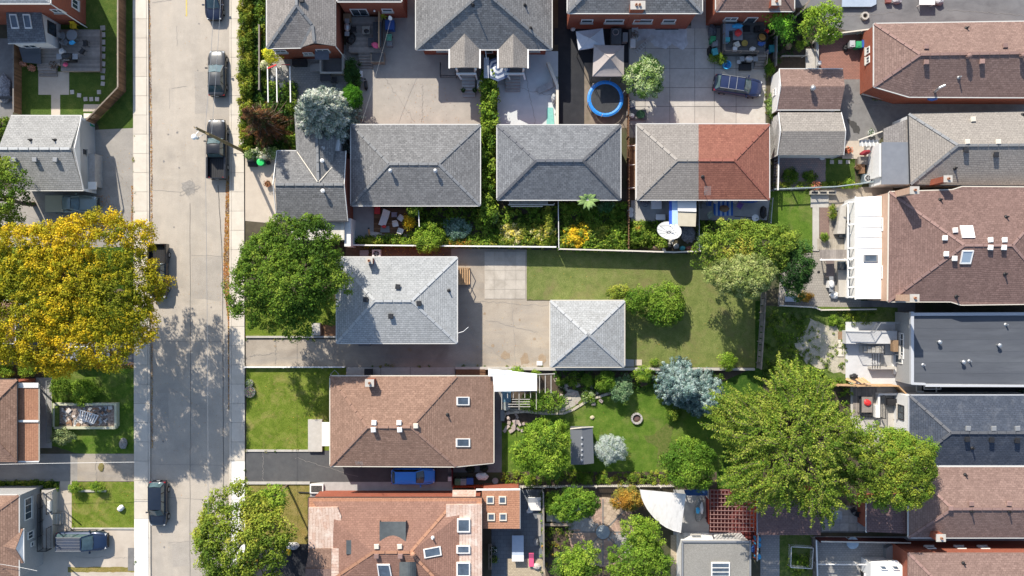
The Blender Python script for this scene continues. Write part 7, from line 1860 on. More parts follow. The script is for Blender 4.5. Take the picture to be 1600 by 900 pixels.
bench =thing('garden_bench','white framed bench at the lower corner of the NW lawn','bench',G(139,182));mesh_obj('seat',MB().box(G(140,181,.42),(1.2,.5,.06)),CREAM,bench)
for u in (130,149):mesh_obj('leg',MB().bar(G(u,181,0),G(u,181,.4),.08,.4),DARK,bench)
bin_('green wheelie bin behind the white gable, at the fence corner',144,196,.4,GREENP,TEAL);bin_('grey wheelie bin beside the fence corner and white gable',134,196,.3,GREYB)
# hedge corner
t =thing('barrel','bright green lidded barrel behind the cream hedge','barrel',G(411,255));c =G(411,255);mesh_obj('body',MB().lathe(c,[(.33,0),(.38,.4),(.35,.85)],16),GREENP,t);mesh_obj('lid',MB().lathe(c,[(.37,.85),(.38,.92),(.1,.95)],16),paint('bright_green_lid',(.02,.55,.12),.4),t)
pot('black round pot next to the green barrel',421,255,.22,.4,BLACKP);pot('terracotta pot on the paved drive left of the L-shaped house',420,288,.3,.4,TERRA,DED);box_thing('black_tub','shallow black tub below the cream hedge','tub',396,257,(.9,.5,.35),BLACKP)
# brick house patio
t =thing('swing_set','white poles and red crossbars of a play frame on the brick house patio','play frame',G(437,130))
for u in (418,432,453):mesh_obj('pole',MB().bar(G(u,104,2.2),G(u+1,160,2.2),.1,.1).bar(G(u,104,0),G(u,104,2.2),.08,.08),WHITE,t)
mesh_obj('crossbar',MB().bar(G(418,107,2.3),G(432,101,2.3),.12,.12).bar(G(440,101,2.2),G(453,101,2.2),.07,.07),REDP,t)
for u,v,r in ((438,112,.6),(449,128,.9)):mesh_obj('brace',MB().bar(G(u,v-8,1.6),G(u+5,v+6,.2),.1,.1),CREAM,t)
flat('play_mat','narrow white panel lying on the brick house patio',[(421,118),(427,118),(430,155),(426,155)],.05,.12,PLW,'panel');lounger('grey reclining lounger on the patio under the play frame',444,143,.1,GREYB)
table('dark patio table beside the stairwell wall',511,123,1.1,.8,DARK);chair('dark patio chair right of the dark table',524,127,-PI/2,BLACKP);box_thing('black_bench_box','black storage bench against the brick house wall','storage box',470,100,(1.4,.6,.6),BLACKP)
lump('red_toy','small red toy at the foot of the silvery spruce','toy',444,176,(.8,.5,.5),REDP,seed=12);pot('dark planter with grey plant by the deck foot',558,76,.4,.5,GREYB,[(.2,.22,.2),(.3,.32,.3)])
# deck between brick houses
bbq('black barbecue with steel lid on the brick house deck',545,47,PI/2,.9,BLACKP,STEEL,1.1);box_thing('cushion_box','wicker box in the corner of the brick house deck','box',544,30,(.7,.7,.6),WICK,.9);chair('black deck chair beside the barbecue',554,48,-PI/2,BLACKP,.9)
lump('black_cover','black covered furniture against the orange brick wall','cover',549,62,(1.0,1.2,.7),BLACKP,.9,seed=3);lump('stone_heap','grey crumpled heap below the black cover','heap',551,77,(1.1,.5,.35),GREYB,.5,seed=6)
table('pale coffee table with a dark bowl on the brick house deck',573,49,.75,.75,surf('pale_wood',(.42,.38,.32)),.9,.45);lump('dark_bowl','dark fire bowl on the pale coffee table','bowl',573,49,(.5,.45,.2),DARK,1.36,seed=8)
so_ =thing('corner_sofa','dark grey corner sofa along the timber screen','sofa',G(586,60,.9))
for q in (R4(583,34,594,72),R4(575,59,583,72)):gbox(so_,'cushion',*q[0],*q[2],.9,1.3,surf('sofa_grey',(.07,.075,.085),(.05,.055,.06),5))
gbox(so_,'backrest',592,34,595,72,1.3,1.7,surf('sofa_grey',(.07,.075,.085)))
lump('pink_towel','pink towel thrown on the grey corner sofa','towel',587,71,(.8,.6,.2),PINK,1.3,rz=-.5,seed=10);rosette('lime_plant','lime green leafy plant by the screen and brick wall',598,25,7,.9,(.42,.52,.05),7)
box_thing('blue_crate','large dark blue bin beside the timber screen','bin',611,43,(.9,.9,.9),BLUEB);bin_('green lidded grey bin on the driveway beside the screen',610,63,0,GREYB,paint('mint_lid',(.10,.35,.22),.4));box_thing('grey_box','grey box below the green lidded bin','box',610,70,(.55,.6,.7),GREYB)
mot =local_thing('scooter','dark ride-on toy parked by the shady bush','toy',G(572,133),1.7);mesh_obj('body',MB().box((0,0,.35),(1.0,.35,.3),taper=.7),BLACKP,mot);mesh_obj('handlebar',MB().cyl((.3,-.3,.7),(.3,.3,.7),.03,n=6).bar((.3,0,.3),(.3,0,.7),.05,.05),GREYMET,mot)
for x in (-.4,.45):mesh_obj('wheel',MB().cyl((x,-.06,.2),(x,.06,.2),.2,n=12),RUBBER,mot)
box_thing('white_box','small white box beside the shady bush','box',565,117,(.3,.6,.4),PLW)
# semi-detached
ac_unit('left air conditioner between the two porches',752.5,135,0);ac_unit('right air conditioner between the two porches',769.5,138,.1)
t =thing('patio_umbrella','blue and white striped umbrella under the right porch eave','umbrella',G(778,106));c =G(778,106,2.2);UMB =[paint('umbrella_blue',(.10,.14,.24),.7),paint('umbrella_white',(.62,.64,.67),.7)]
for i in range(8):
    a,b =i *.7854,(i+1) *.7854
    for k in range(5):
        mb =MB();r0,r1 =.05 +.24 *k,.05 +.24 *(k+1);q =lambda a_,r_:c +Vector((math.cos(a_)*r_,math.sin(a_)*r_,-.34*r_))
        mb.poly([q(a,r0),q(a,r1),q(b,r1),q(b,r0)]);mesh_obj('stripe',mb,UMB[k % 2],t)
mesh_obj('pole',MB().cyl((c.x,c.y,0),c+Vector((0,0,.1)),.03,n=8),WHITE,t)
for u,v in ((724,143),(742,143)):pot('black urn left of the lower left-porch step' if u<730 else 'black urn right of the lower left-porch step',u,v,.2,.5,BLACKP,DGR)
lounger('grey mesh lounger on the pale concrete pad',852,138,-1.2,surf('mesh_grey',(.36,.38,.39)));lump('grey_cover','grey covered barbecue by the slanting wall','cover',865,155,(.5,1.2,.9),surf('cover_grey',(.42,.44,.45)),seed=14);flat('teal_mat','pale teal boards lying on the concrete pad corner',[(855,168),(864,168),(866,194),(854,194)],.03,.1,surf('teal_boards',(.16,.42,.38),(.22,.5,.45),6),'boards')
# gazebo yard
t =thing('outdoor_kitchen','dark grey counter with round sink beside the taupe gazebo','counter',G(966,57));gbox(t,'counter',955,44,971,69,0,.9,surf('counter_grey',(.13,.14,.15)));mesh_obj('sink',MB().ring(G(962,50,.92),.3,.05,16,6),STEEL,t)
box_thing('grey_cabinet','grey cabinet between counter and wall','cabinet',975,62,(.5,.9,.9),GREYB);lump('white_can','white watering can by the brick wall corner','can',895,46,(.5,.5,.5),PLW,seed=15);box_thing('planter_box','long planter box along the brick pair wall','planter',991,52,(.6,1.4,.5),surf('planter_pale',(.5,.5,.5)));box_thing('white_crate','pale crate under the ladder foot','crate',988,69,(.5,.9,.4),PLW)
pot('dark round pot in the long planter row',991,57,.32,.5,BLACKP,DED);t =box_thing('white_bench','white bench beside the brick pair wall','bench',1046,41,(1.6,.4,.4),PLW);wire('black_hose','black hose looped along the brick pair wall',G(1024,46,.1),G(1060,46,.1),-.02,.04,BLACKP)['category'] ='hose'
t =box_thing('low_table','low dark plant stand below the flowering shrub','stand',994,180,(1.9,1.0,.25),CONCD);bin_('grey-blue bin on the plant stand corner',986,166,.2,BLUEB,GREYMET);pot('large green pot on the dark plant stand',1000,180,.42,.5,surf('moss_green',(.06,.14,.07)));lump('white_bag','white bag on the dark plant stand','bag',987,181,(.5,.5,.4),PLW,.3,seed=18)
# crowded deck
t =thing('outdoor_sofa','pale blue L-shaped outdoor sofa on the crowded north deck','sofa',G(1140,48,.9));SF =surf('sofa_blue',(.28,.36,.46),(.23,.3,.4),5)
for q in (R4(1131,37,1160,47),R4(1131,47,1139,66)):gbox(t,'cushion',*q[0],*q[2],.9,1.3,SF)
table('dark square coffee table in front of the pale blue sofa',1151,57,1.0,1.0,GREYB,.9,.45);lump('red_toys','red toy pile on the dark coffee table','toy',1153,52,(.8,.75,.4),REDP,1.35,seed=20);box_thing('teal_box','teal plastic box at the end of the blue sofa','box',1135,63,(.5,.4,.35),TEAL,1.3)
lump('blue_cushion','blue and green cushions on the pale blue sofa','cushion',1152,41,(1.1,.5,.25),SKYB,1.3,seed=21);box_thing('cream_stool','cream square stool on the crowded deck','stool',1150,71,(.5,.5,.4),CREAM,.9,.4);pot('gold round stool pot on the crowded deck',1162,69,.3,.4,surf('gold',(.45,.32,.08)),None,.9)
lump('pet_house','white rounded pet house by the deck rail','pet house',1175,77,(.6,.5,.45),PLW,.9,seed=22);box_thing('white_side_table','white side table at the deck rail corner','table',1147,78,(.4,.4,.4),PLW,.9);t =thing('fire_table','round copper fire bowl on the right of the crowded deck','fire bowl',G(1190,59,.9));mesh_obj('bowl',MB().lathe(G(1190,59,.9),[(.3,0),(.5,.4),(.56,.45),(.42,.45),(.35,.3)],18),BLACKP,t);mesh_obj('copper_dish',MB().lathe(G(1190,59,1.25),[(.42,0),(.1,.05)],16),surf('copper',(.45,.24,.06)),t)
lump('blue_pool_toys','blue and white pool toys by the copper fire bowl','toy',1189,68,(.8,.6,.4),BLUEB,.9,seed=24);box_thing('black_mat','black doormat at the rose roof back door','mat',1166,45,(.7,.6,.04),BLACKP,.9);box_thing('dark_box','small dark heater box by the deck door','box',1181,47,(.5,.5,.6),BLACKP,.9);lump('red_flowers','red flower tub at the right corner of the deck','flowers',1197,50,(.5,.5,.5),REDP,.9,seed=25)
for i,(u,v,m,l) in enumerate(((1111,66,GREENP,'green bin at the left of the crowded deck, upper'),(1114,72,GREYB,'grey bin at the left of the crowded deck, middle'),(1114,85,TEAL,'teal bin at the left of the crowded deck, lower'))):bin_(l,u,v,.1*i,m)
lump('junk_pile','dark junk pile in the passage beside the red brick corner','junk',1112,50,(.9,1.5,.8),surf('junk',(.06,.08,.09),(.2,.2,.22),9),seed=26);lump('junk_pile','dark junk pile between bins and concrete yard','junk',1108,82,(.6,1.2,.5),BLACKP,seed=27)
t =thing('paddling_tub','round sky blue tub below the crowded deck','tub',G(1134,103));mesh_obj('tub',MB().lathe(G(1134,103),[(.36,0),(.42,.5),(.46,.52),(.38,.5),(.34,.12),(.02,.1)],20),SKYB,t);mesh_obj('contents',MB().ball(G(1135,102,.3),.14,8,5),BLUEB,t)
bbq('steel barbecue below the crowded deck railing',1166,96,0,0,BLACKP,STEEL,1.15);box_thing('grill_mat','black box in front of the steel barbecue','box',1163,106,(1.2,.6,.3),BLACKP);pot('white flower pot left of the steel barbecue',1153,98,.2,.35,PLW);box_thing('teal_cooler','teal and white cooler on the shady garden side of the deck','cooler',1206,78,(.8,.7,.5),TEAL);lump('blue_bag','dark blue sack beside the teal cooler','bag',1200,81,(.7,.6,.4),BLUEB,seed=30)
lump('dry_plant','rusty dry plant on a stick in the shady garden','plant',1231,73,(.7,.8,.4),surf('dry_plant',(.30,.22,.14)),seed=31)
# lane top right
t =thing('well_ring','pale octagonal concrete ring on the shaded lane','planter ring',G(1350,26));mesh_obj('ring',MB().lathe(G(1350,26),[(.42,0),(.42,.35),(.25,.35),(.24,.05)],8,rz=.39),CONC,t);mesh_obj('soil',MB().lathe(G(1350,26,.02),[(.25,0),(.2,.08)],8),SOIL,t)
flat('tarpaulin','pale blue tarpaulin spread at the top edge of the lane',[(1318,-30),(1370,-30),(1370,6),(1362,10),(1316,10)],.3,.4,TARP if False else surf('pale_tarp',(.36,.42,.50),(.3,.36,.44),2),'tarpaulin');table('white folding table at the top of the lane',1443,3,1.6,1.1,PLW);lump('bag_heap','pale heap of bags at the top of the lane','heap',1400,3,(1.0,.6,.6),surf('pale_heap',(.4,.4,.42)),seed=33);lump('grey_bags','grey bag heap right of the white folding table','heap',1465,4,(.9,.7,.6),surf('pale_heap',(.4,.4,.42)),seed=34);box_thing('red_crate','small reddish crate at the top of the lane','crate',1386,2,(.5,.5,.4),surf('dull_red',(.25,.1,.09)))
lump('black_bag','black bag by the white gable corner bins','bag',1320,76,(.5,.7,.5),BLACKP,seed=35);bin_('grey wheelie bin in the row against the red end wall',1326,73,0,GREYB,paint('pale_lid',(.4,.4,.42),.5));bin_('green wheelie bin in the row against the red end wall',1336,74,0,GREENP);bin_('blue wheelie bin in the row against the red end wall',1346,73,0,BLUEB,w=.7,d=.75)
sheet('stain',ragged([(1330,188),(1338,192),(1344,203),(1342,210),(1334,207),(1328,196),(1321,184)],3,1),surf('wet_dark',(.07,.068,.065)),6);box_thing('white_post','white pillar box on the grey edging strip','box',1278,100,(.3,.35,.5),PLW,.5)
t =lump('plastic_sheet','blue plastic sheet hanging at the long bungalow eave','sheet',1456,154,(1.0,.5,.3),BLUEB,2.6,seed=37)
# yard right of small garages
for u,v in ((1300,253),(1313,253),(1325,253)):flat('stepping_stone',{1300:'left pale square stone on the small dark lawn',1313:'middle pale square stone on the small dark lawn',1325:'right pale square stone on the small dark lawn'}[u],[(u-3,v-3),(u+3,v-3),(u+3,v+3),(u-3,v+3)],0,.06,STONE,'stone')
pot('white round basin behind the grey gable garage',1283,246,.3,.35,PLW);pot('black pot at the corner of the grey gable garage',1316,237,.28,.5,BLACKP);pot('second black pot with red flowers at the garage corner',1323,236,.32,.45,BLACKP,[(.5,.12,.06),(.4,.2,.1)]);pot('red flowering pot on the bottom edge of the pink paved yard',1272,291,.4,.4,TERRA,[(.55,.15,.08),(.5,.25,.18)])
ac_unit('dark grey air conditioner against the white extension',1351,280,0,0,surf('ac_dark',(.16,.2,.23)));lump('red_sheet','dark red folded sheet on the ledge of the white extension','sheet',1350,239,(1.2,.5,.4),surf('maroon_cloth',(.25,.03,.04)),1.0,rz=.35,seed=39);t =thing('lean_shelter','pale slatted lean-to shelter beside the white extension','shelter',G(1357,222));gbox(t,'roof',1343,219,1374,228,1.2,1.28,surf('pale_slats',(.5,.51,.5)))
for k in range(5):mesh_obj('slat',MB().bar(G(1346+k*6,218,1.32),G(1348+k*6,229,1.32),.1,.05),WHITE,t)
mesh_obj('beam',MB().bar(G(1341,219,1.35),G(1379,205,1.9),.12,.12),CREAM,t);pot('pale round pot beside the lean-to shelter',1359,209,.35,.4,PLW,DGR);box_thing('window_hatch','dark slatted hatch at the foot of the white extension','hatch',1347,252,(1.0,.8,.4),DECKW)
t =box_thing('brown_planter','narrow brown planter right of the small dark lawn','planter',1344,265,(.5,.9,.5),BROWNW);pot('brown pot column beside the small dark lawn',1337,262,.25,.5,WICK,DED)
# courtyard west of white lean-to
t =thing('raised_planter','row of three pale framed troughs along the teal fence','planter',G(1288,301))
for k in range(3):gbox(t,'trough',1267+k*13.5,298,1279.5+k*13.5,303.5,0,.4,CREAM);gbox(t,'soil',1268+k*13.5,299,1278.5+k*13.5,302.5,.35,.42,DARK)
flat('brick_bed','narrow reddish brick bed beside the lawn kerb',[(1281,324),(1296,324),(1296,372),(1281,372)],0,.1,pavers('bed_brick',(.26,.18,.15),(.22,.15,.13)),'bed');flat('bed_kerb','pale concrete kerb of the back lawn',[(1270,324),(1280,324),(1280,392),(1270,392)],0,.12,CONC,'kerb');flat('paved_pad','pale four slab pad at the corner of the back lawn',[(1267,305),(1295,305),(1295,324),(1267,324)],0,.1,CONC,'pad')
steps('basement_steps','dark sunken basement steps beside the fern clump',[(1302,324),(1315,324),(1312,352),(1302,352)],.02,.5,5,CONCD,'up');flat('stair_wall','slanting pale stair wall beside the basement steps',[(1315,320),(1324,318),(1322,365),(1309,365)],0,1.0,CONC,'wall');box_thing('basement_door','white framed glazed hatch at the foot of the basement steps','door',1316,363,(.8,1.0,.25),GLASS,.3,0,None)
t =thing('balcony','white railed side balcony along the white lean-to roof','balcony',G(1331,385));gbox(t,'floor',1325,318,1336,466,1.0,1.15,CONCG)
mesh_obj('rail',MB().bar(G(1325,316,2.0),G(1325,466,2.0),.12,.1),WHITE,t)
for v_ in (316,351,388,404,419,434,449,464):mesh_obj('rail',MB().bar(G(1325,v_,2.1),G(1337,v_-1,2.1),.14,.1),WHITE,t)
mesh_obj('rail',MB().bar(G(1316,321,1.6),G(1326,316,2.0),.12,.1),WHITE,t)
for i,(u,v,s_,m,l) in enumerate(((1331,322,(.5,.5,.4),PLW,'white bucket on the narrow balcony'),(1331,335,(.35,.9,.4),BLACKP,'black shoes heap on the narrow balcony'),(1330,346,(.5,.4,.4),WICK,'brown pot heap on the narrow balcony'),(1330,367,(.6,.5,.4),PLW,'white cushion on the narrow balcony'),(1331,412,(.5,.5,.4),WICK,'brown basket on the narrow balcony'),(1331,427,(.5,.7,.4),GREENP,'green box on the narrow balcony'),(1331,441,(.5,.7,.3),GREYB,'grey bundle on the narrow balcony'),(1331,456,(.5,.7,.3),surf('junk',(.06,.08,.09)),'mixed clutter at the lower end of the balcony'))):lump('balcony_clutter',l,'clutter',u,v,s_,m,1.15,seed=50+i)
deck('timber_platform','weathered plank platform between upper and lower courtyards',R4(1277,373,1324,390),.12,surf('pale_plank',(.40,.36,.30),(.3,.27,.22),3,rand=.2),14,'v',False);t =deck('timber_canopy','corrugated plank canopy with white front rail in the lower courtyard',R4(1281,390,1323,406),1.6,DECKW,13,'v',False);mesh_obj('front_rail',MB().bar(G(1281,406,1.65),G(1336,405.5,1.75),.14,.12),WHITE,t)
for u in (1283,1320):mesh_obj('post',MB().bar(G(u,404,0),G(u,404,1.6),.09,.09),WHITE,t)
table('brown long table on the lower courtyard',1293,420,.8,1.7,surf('brown_table',(.19,.15,.14),(.15,.12,.11),4));bbq('white topped barbecue on the lower courtyard',1294,444,PI/2,0,PLW,PLW);lump('white_sack','white and black sack at the lower end of the courtyard','bag',1302,461,(.95,.75,.5),PLW,seed=60);flat('stair_ramp','pale sloped stair wall along the balcony',[(1309,409),(1322,409),(1324,464),(1312,464)],0,.5,CONC,'ramp');box_thing('basement_door','small glazed hatch at the top of the pale ramp','hatch',1314,415,(.8,.8,.2),GLASS,.5)
t =box_thing('metal_crate','grey metal crate grid on the paved patio corner','crate',1234,467,(1.2,.55,.35),STEEL);lump('drain_cover','small dark drain cover on the paved patio','drain',1279,425,(.3,.3,.05),BLACKP,seed=61)
# flat-roofed house courtyard
steps('entrance_steps','white steps with black railing in the grey courtyard',[(1346,541),(1377,541),(1377,551),(1346,551)],0,.9,6,CONC,'right');t =thing('raised_landing','pale raised walkway with railing in the grey courtyard','landing',G(1360,525));gbox(t,'slab',1322,517,1402,537,0,.9,surf('painted_concrete',(.55,.555,.56)))
railing('landing_railing','black railing along the pale raised walkway',[(1322,518),(1360,519),(1370,504),(1400,504)],.9,.9,GREYMET);railing('stair_railing','black railing of the white courtyard steps',[(1338,536),(1376,538),(1376,552)],.9,.9,DARK)
for k,(u,v,m) in enumerate(((1315,524,WICK),(1315,537,CREAM),(1314,551,CREAM))):flat('stepping_slab',('brown slab','upper cream slab','lower cream slab')[k]+' beside the pale courtyard edge',[(u-5,v-6),(u+5,v-6),(u+5,v+6),(u-5,v+6)],0,.1,m,'slab')
st =thing('basement_well','sunken basement well with dark bars in the grey courtyard','stairwell',G(1382,565));gbox(st,'wall',1361,573,1400,577,0,.7,CONC);gbox(st,'floor',1375,554,1400,573,0,.03,CONCG)
for u in (1363,1367,1371,1375):mesh_obj('bar',MB().bar(G(u,553,.75),G(u,575,.75),.05,.05),DARK,st)
box_thing('copper_box','orange-brown wooden box against the flat-roofed house','box',1395,540,(.5,1.1,.6),WICK,.9);flat('pale_ramp','white wall top strip right of the basement well',[(1396,555),(1401,555),(1401,585),(1396,585)],0,.3,WSTUCCO,'wall')
# charcoal house courtyard
deck('timber_platform','grey timber platform with dark benches in the white courtyard',R4(1333,606,1370,650),.1,DECKW,18,'v',False);table('dark slatted table frame on the grey timber platform',1351,631,1.1,1.6,DECKW,.1,.6)
for u,l in ((1342,'left dark bench on the grey timber platform'),(1357,'right dark bench on the grey timber platform')):table(l,u,632,.25,1.9,DARK,.1,.42,name='bench')['category'] ='bench'
lump('red_jacket','bright red jacket lying over the dark bench','jacket',1355,629,(.8,.6,.25),REDP,.6,rz=-.5,seed=70);railing('courtyard_railing','black railing round the white courtyard terrace',[(1377,617),(1377,652)],.3,1.0,DARK);railing('courtyard_railing','low white and black railing of the timber platform',[(1347,650),(1377,652)],.1,.8,DARK);flat('terrace_wall','white terrace edge beside the timber platform',[(1373,616),(1376,616),(1376,654),(1369,654),(1369,634),(1373,634)],0,.7,WSTUCCO,'wall')
flat('terrace_wall','white upper terrace wall at the orange fence',[(1374,615),(1404,615),(1404,618),(1374,618)],0,.8,WSTUCCO,'wall');box_thing('black_sofa','black covered sofa on the white courtyard terrace','sofa',1393,627,(1.4,.65,.7),BLACKP);lump('brown_pile','brown branches pile on the white courtyard','heap',1401,655,(.7,.7,.4),WICK,seed=71);box_thing('black_box','black square box on the lower white courtyard','box',1403,667,(.7,.65,.5),BLACKP);railing('courtyard_railing','short black rail at the tree edge of the white courtyard',[(1376,667),(1382,670),(1383,680)],.1,.9,DARK)
bin_('dark green bin in the narrow passage beside the flat-roofed house',1594,613,0,surf('dark_green',(.03,.09,.05)));wire('pipe_run','pale pipe run on the passage wall edge',G(1425,617,.6),G(1600,622,.6),0.0,.06,CREAM)['category'] ='pipe'
# middle house
ac_unit('white air conditioner beside the red chimney of the bungalow',590,397,0,0,PLW);pot('grey pot beside the white air conditioner',580,396,.25,.4,GREYB,DED);table('dark table on the damp side passage of the bungalow',571,396,.9,.6,GREYB);box_thing('tray','small white tray on the driveway by the pyramid garage','tray',843,567.5,(.55,.4,.12),PLW)
t =thing('concrete_steps','white side steps on the left of the pale grey bungalow','steps',G(494,515));gbox(t,'slab',487,505,500,524,0,.5,CONC);gbox(t,'dark_well',500,508,525,525,.0,.06,BROWNW);flat('drive_kerb','long pale kerb above the driveway of the pale bungalow',[(384,525),(526,525),(526,528),(384,528)],0,.18,CONC,'kerb')
flat('concrete_pad','grey pad behind the pyramid garage',[(976,561),(991,562),(991,573),(976,573)],0,.1,CONCG,'pad');flat('tan_pad','tan square pad next to the grey pad behind the garage',[(992,562),(1003,562),(1003,571),(992,571)],0,.08,TANC,'pad')
# vegetable garden / platform
box_thing('red_bin','bright red bin at the garage wall beside white furniture','bin',591,329,(.55,.75,.6),REDP);lounger('long white reclining chair on the brown plank platform',602,340,-.35,PLW,.12,2.0,.75);lump('red_cloth','small red cloth at the foot of the white recliner','cloth',600,354,(.5,.3,.15),REDP,.4,seed=80);table('mauve square side table on the brown platform',617,336,.55,.5,surf('mauve',(.40,.33,.38)),.12,.5);chair('white plastic chair by the yellow flowers, upper',627,342,-.6,PLW,.12);chair('white plastic chair in the middle of the brown platform',619,351,.2,PLW,.12);chair('white plastic chair at the lower edge of the brown platform',627,361,2.8,PLW,.12);flat('grey_mat','grey mat at the foot of the white recliner',[(595,353),(608,353),(609,363),(594,363)],.13,.18,GREYB,'mat')
lump('white_rubble','white rubble pile beside the plank platform','rubble',586,367,(1.6,.7,.25),surf('white_rubble',(.62,.58,.54),(.45,.4,.36),8),seed=81);t =thing('timber_post','leaning orange timber post on the grey apron','post',G(578,372));mesh_obj('post',MB().bar(G(578,374,0),G(576,357,1.3),.14,.14),NEWWOOD,t);mesh_obj('cap',MB().box(G(576,357,1.34),(.18,.18,.06)),DARK,t)
t =thing('clothes_pole','thin white pipe post in the vegetable garden','pole',G(654,350));mesh_obj('pipe',MB().bar(G(654,328,1.9),G(655,354,1.9),.08,.08),WHITE,t);mesh_obj('leg',MB().bar(G(655,354,0),G(655,354,1.9),.07,.07),WHITE,t)
t =thing('trellis','long white slatted trellis below the blue-grey garage eave','trellis',G(828,316))
for v_ in (313.5,320,322.5):mesh_obj('rail',MB().bar(G(794 if v_<322 else 798,v_,2.0),G(866 if v_<322 else 848,v_,2.0),.08,.07),CREAM,t)
sl =ubox(CREAM)
for k in range(34):shared('slat',sl,G(796+k*1.8,316.6,2.0),t,0,(.045,.36,.04))
for u in (796,866):mesh_obj('post',MB().bar(G(u,318,0),G(u,318,2),.08,.08),CREAM,t)
pot('straw-coloured round basket lid in the flower garden',932,339,.34,.3,surf('straw',(.55,.5,.3)))
# tarpaulin yard
t =thing('blue_canopy','bright blue and white striped awning strip beside the white shed roof','awning',G(1054,332));gbox(t,'blue_sheet',1045.5,313,1050,352,1.9,1.95,paint('awning_blue',(.03,.10,.50),.5));gbox(t,'pale_sheet',1050,313,1059,352,1.92,1.98,surf('pale_blue_sheet',(.42,.58,.78),(.36,.5,.7),3))
for u,v in ((1046,350),(1058,350)):mesh_obj('post',MB().bar(G(u,v,0),G(u,v,1.9),.06,.06),WHITE,t)
t =thing('lean_shed','small lean-to with white and tan panels in the garage yard','shed',G(1073,332));
for q,m,z in (([(1059,312),(1088,312),(1088,331),(1059,330)],PLW,2.1),([(1059,331),(1088,332),(1087,354),(1059,353)],surf('tan_panel',(.50,.46,.36),(.44,.4,.31),2),2.0)):
    P =GP(q,z);P.reverse();mb =MB().prism([(p.x,p.y) for p in P],(z-.05)*VS,z*VS);mesh_obj('roof_panel',mb,m,t)
gbox(t,'wall',1060,314,1087,352,0,1.9,GREYW)
flat('yard_slab','grey concrete slab of the tarpaulin yard with pale sunlit curve',[(986,313),(1047,313),(1047,346),(986,346)],0,.05,CONCG,'slab');box_thing('white_freezer','white chest freezer on the grey yard slab','freezer',1031,340,(.9,.55,.5),PLW);box_thing('dresser','white drawers under the tan garage eave','drawers',1024,321,(1.0,.8,.7),PLW);lump('clutter_heap','mixed grey clutter below the tan garage eave','clutter',1007,318,(1.0,.7,.5),surf('junk2',(.3,.3,.32),(.05,.05,.06),9),seed=90);pot('white bucket by the lattice fence, upper',984.5,329,.28,.35,PLW);pot('white bucket by the lattice fence, lower',985,336,.26,.35,PLW)
lump('wire_heap','grey heap of tangled wire behind the satellite dish','scrap',1074,365,(1.5,2.0,.6),surf('wire_heap',(.30,.30,.32),(.04,.04,.045),12),seed=91);
for i,(u,v,s_,m,l) in enumerate(((1045,386,(.5,.5,.4),BLACKP,'black bucket under the satellite dish'),(1056,385,(.6,.6,.5),surf('junk_pale',(.5,.5,.48)),'pale metal drum scrap under the dish'),(1066,388,(.6,.5,.4),TEAL,'teal box on the scrap row'),(1079,388,(1.0,.5,.3),surf('dull_red',(.25,.1,.09)),'dull red scrap at the end of the fence'),(1022,387,(1.9,.45,.35),surf('log_pile',(.34,.25,.18),(.22,.16,.12),7),'row of split logs along the fence'),(1037,389,(.35,1.0,.2),PLW,'white plank leaning by the split logs'))):lump('scrap',l,'scrap',u,v,s_,m,seed=92+i,rz=.4 if i==5 else 0)
# yard of the red half
flat('yard_slab','grey paved slab behind the red half of the double garage',[(1092,313),(1203,313),(1198,344),(1092,344)],0,.05,CONCG,'slab');t =thing('striped_rug','blue and white striped awning rug behind the red garage','rug',G(1130,325,.06))
for k in range(9):gbox(t,'stripe',1115+k*3.4,312,1118.2+k*3.4,337,.06,.09,paint('rug_blue',(.03,.13,.48),.7) if k % 2==0 else paint('rug_pale',(.40,.52,.68),.7))
lump('dog_bed','round wicker bed with dark cover on the striped rug','pet bed',1131,326,(1.1,.7,.3),WICK,.1,seed=100)
for i,(u,v,m,l) in enumerate(((1099,322,GREYB,'green-grey armchair at the left of the striped rug'),(1108,337,surf('sage',(.30,.36,.30)),'square sage cushion chair below the striped rug'),(1154,322,paint('violet',(.18,.09,.34),.5),'violet chair right of the striped rug'),(1106,318,BLUEB,'blue chair under the red garage eave'))):chair(l,u,v,.5*i,m,.05,1.1)
for i,(u,v,l) in enumerate(((1117,315,'white bucket under the red garage eave, left'),(1148,315,'white bucket under the red garage eave, right'))):pot(l,u,v,.24,.3,PLW,None,.05)
lump('blue_pile','blue and white laundry heap under the red garage eave','laundry',1168,314,(1.9,.5,.4),BLUEB,.05,seed=103);pot('white round stool on the red garage yard',1178.5,341,.34,.4,PLW,None,.05);lump('dark_pile','dark clutter at the right end of the red garage yard','clutter',1192,332,(.7,1.4,.5),BLACKP,.05,seed=104)
wire('hose','black garden hose curved across the red garage yard',G(1148,338,.08),G(1178,340,.08),-.0,.03,BLACKP)['category'] ='hose'
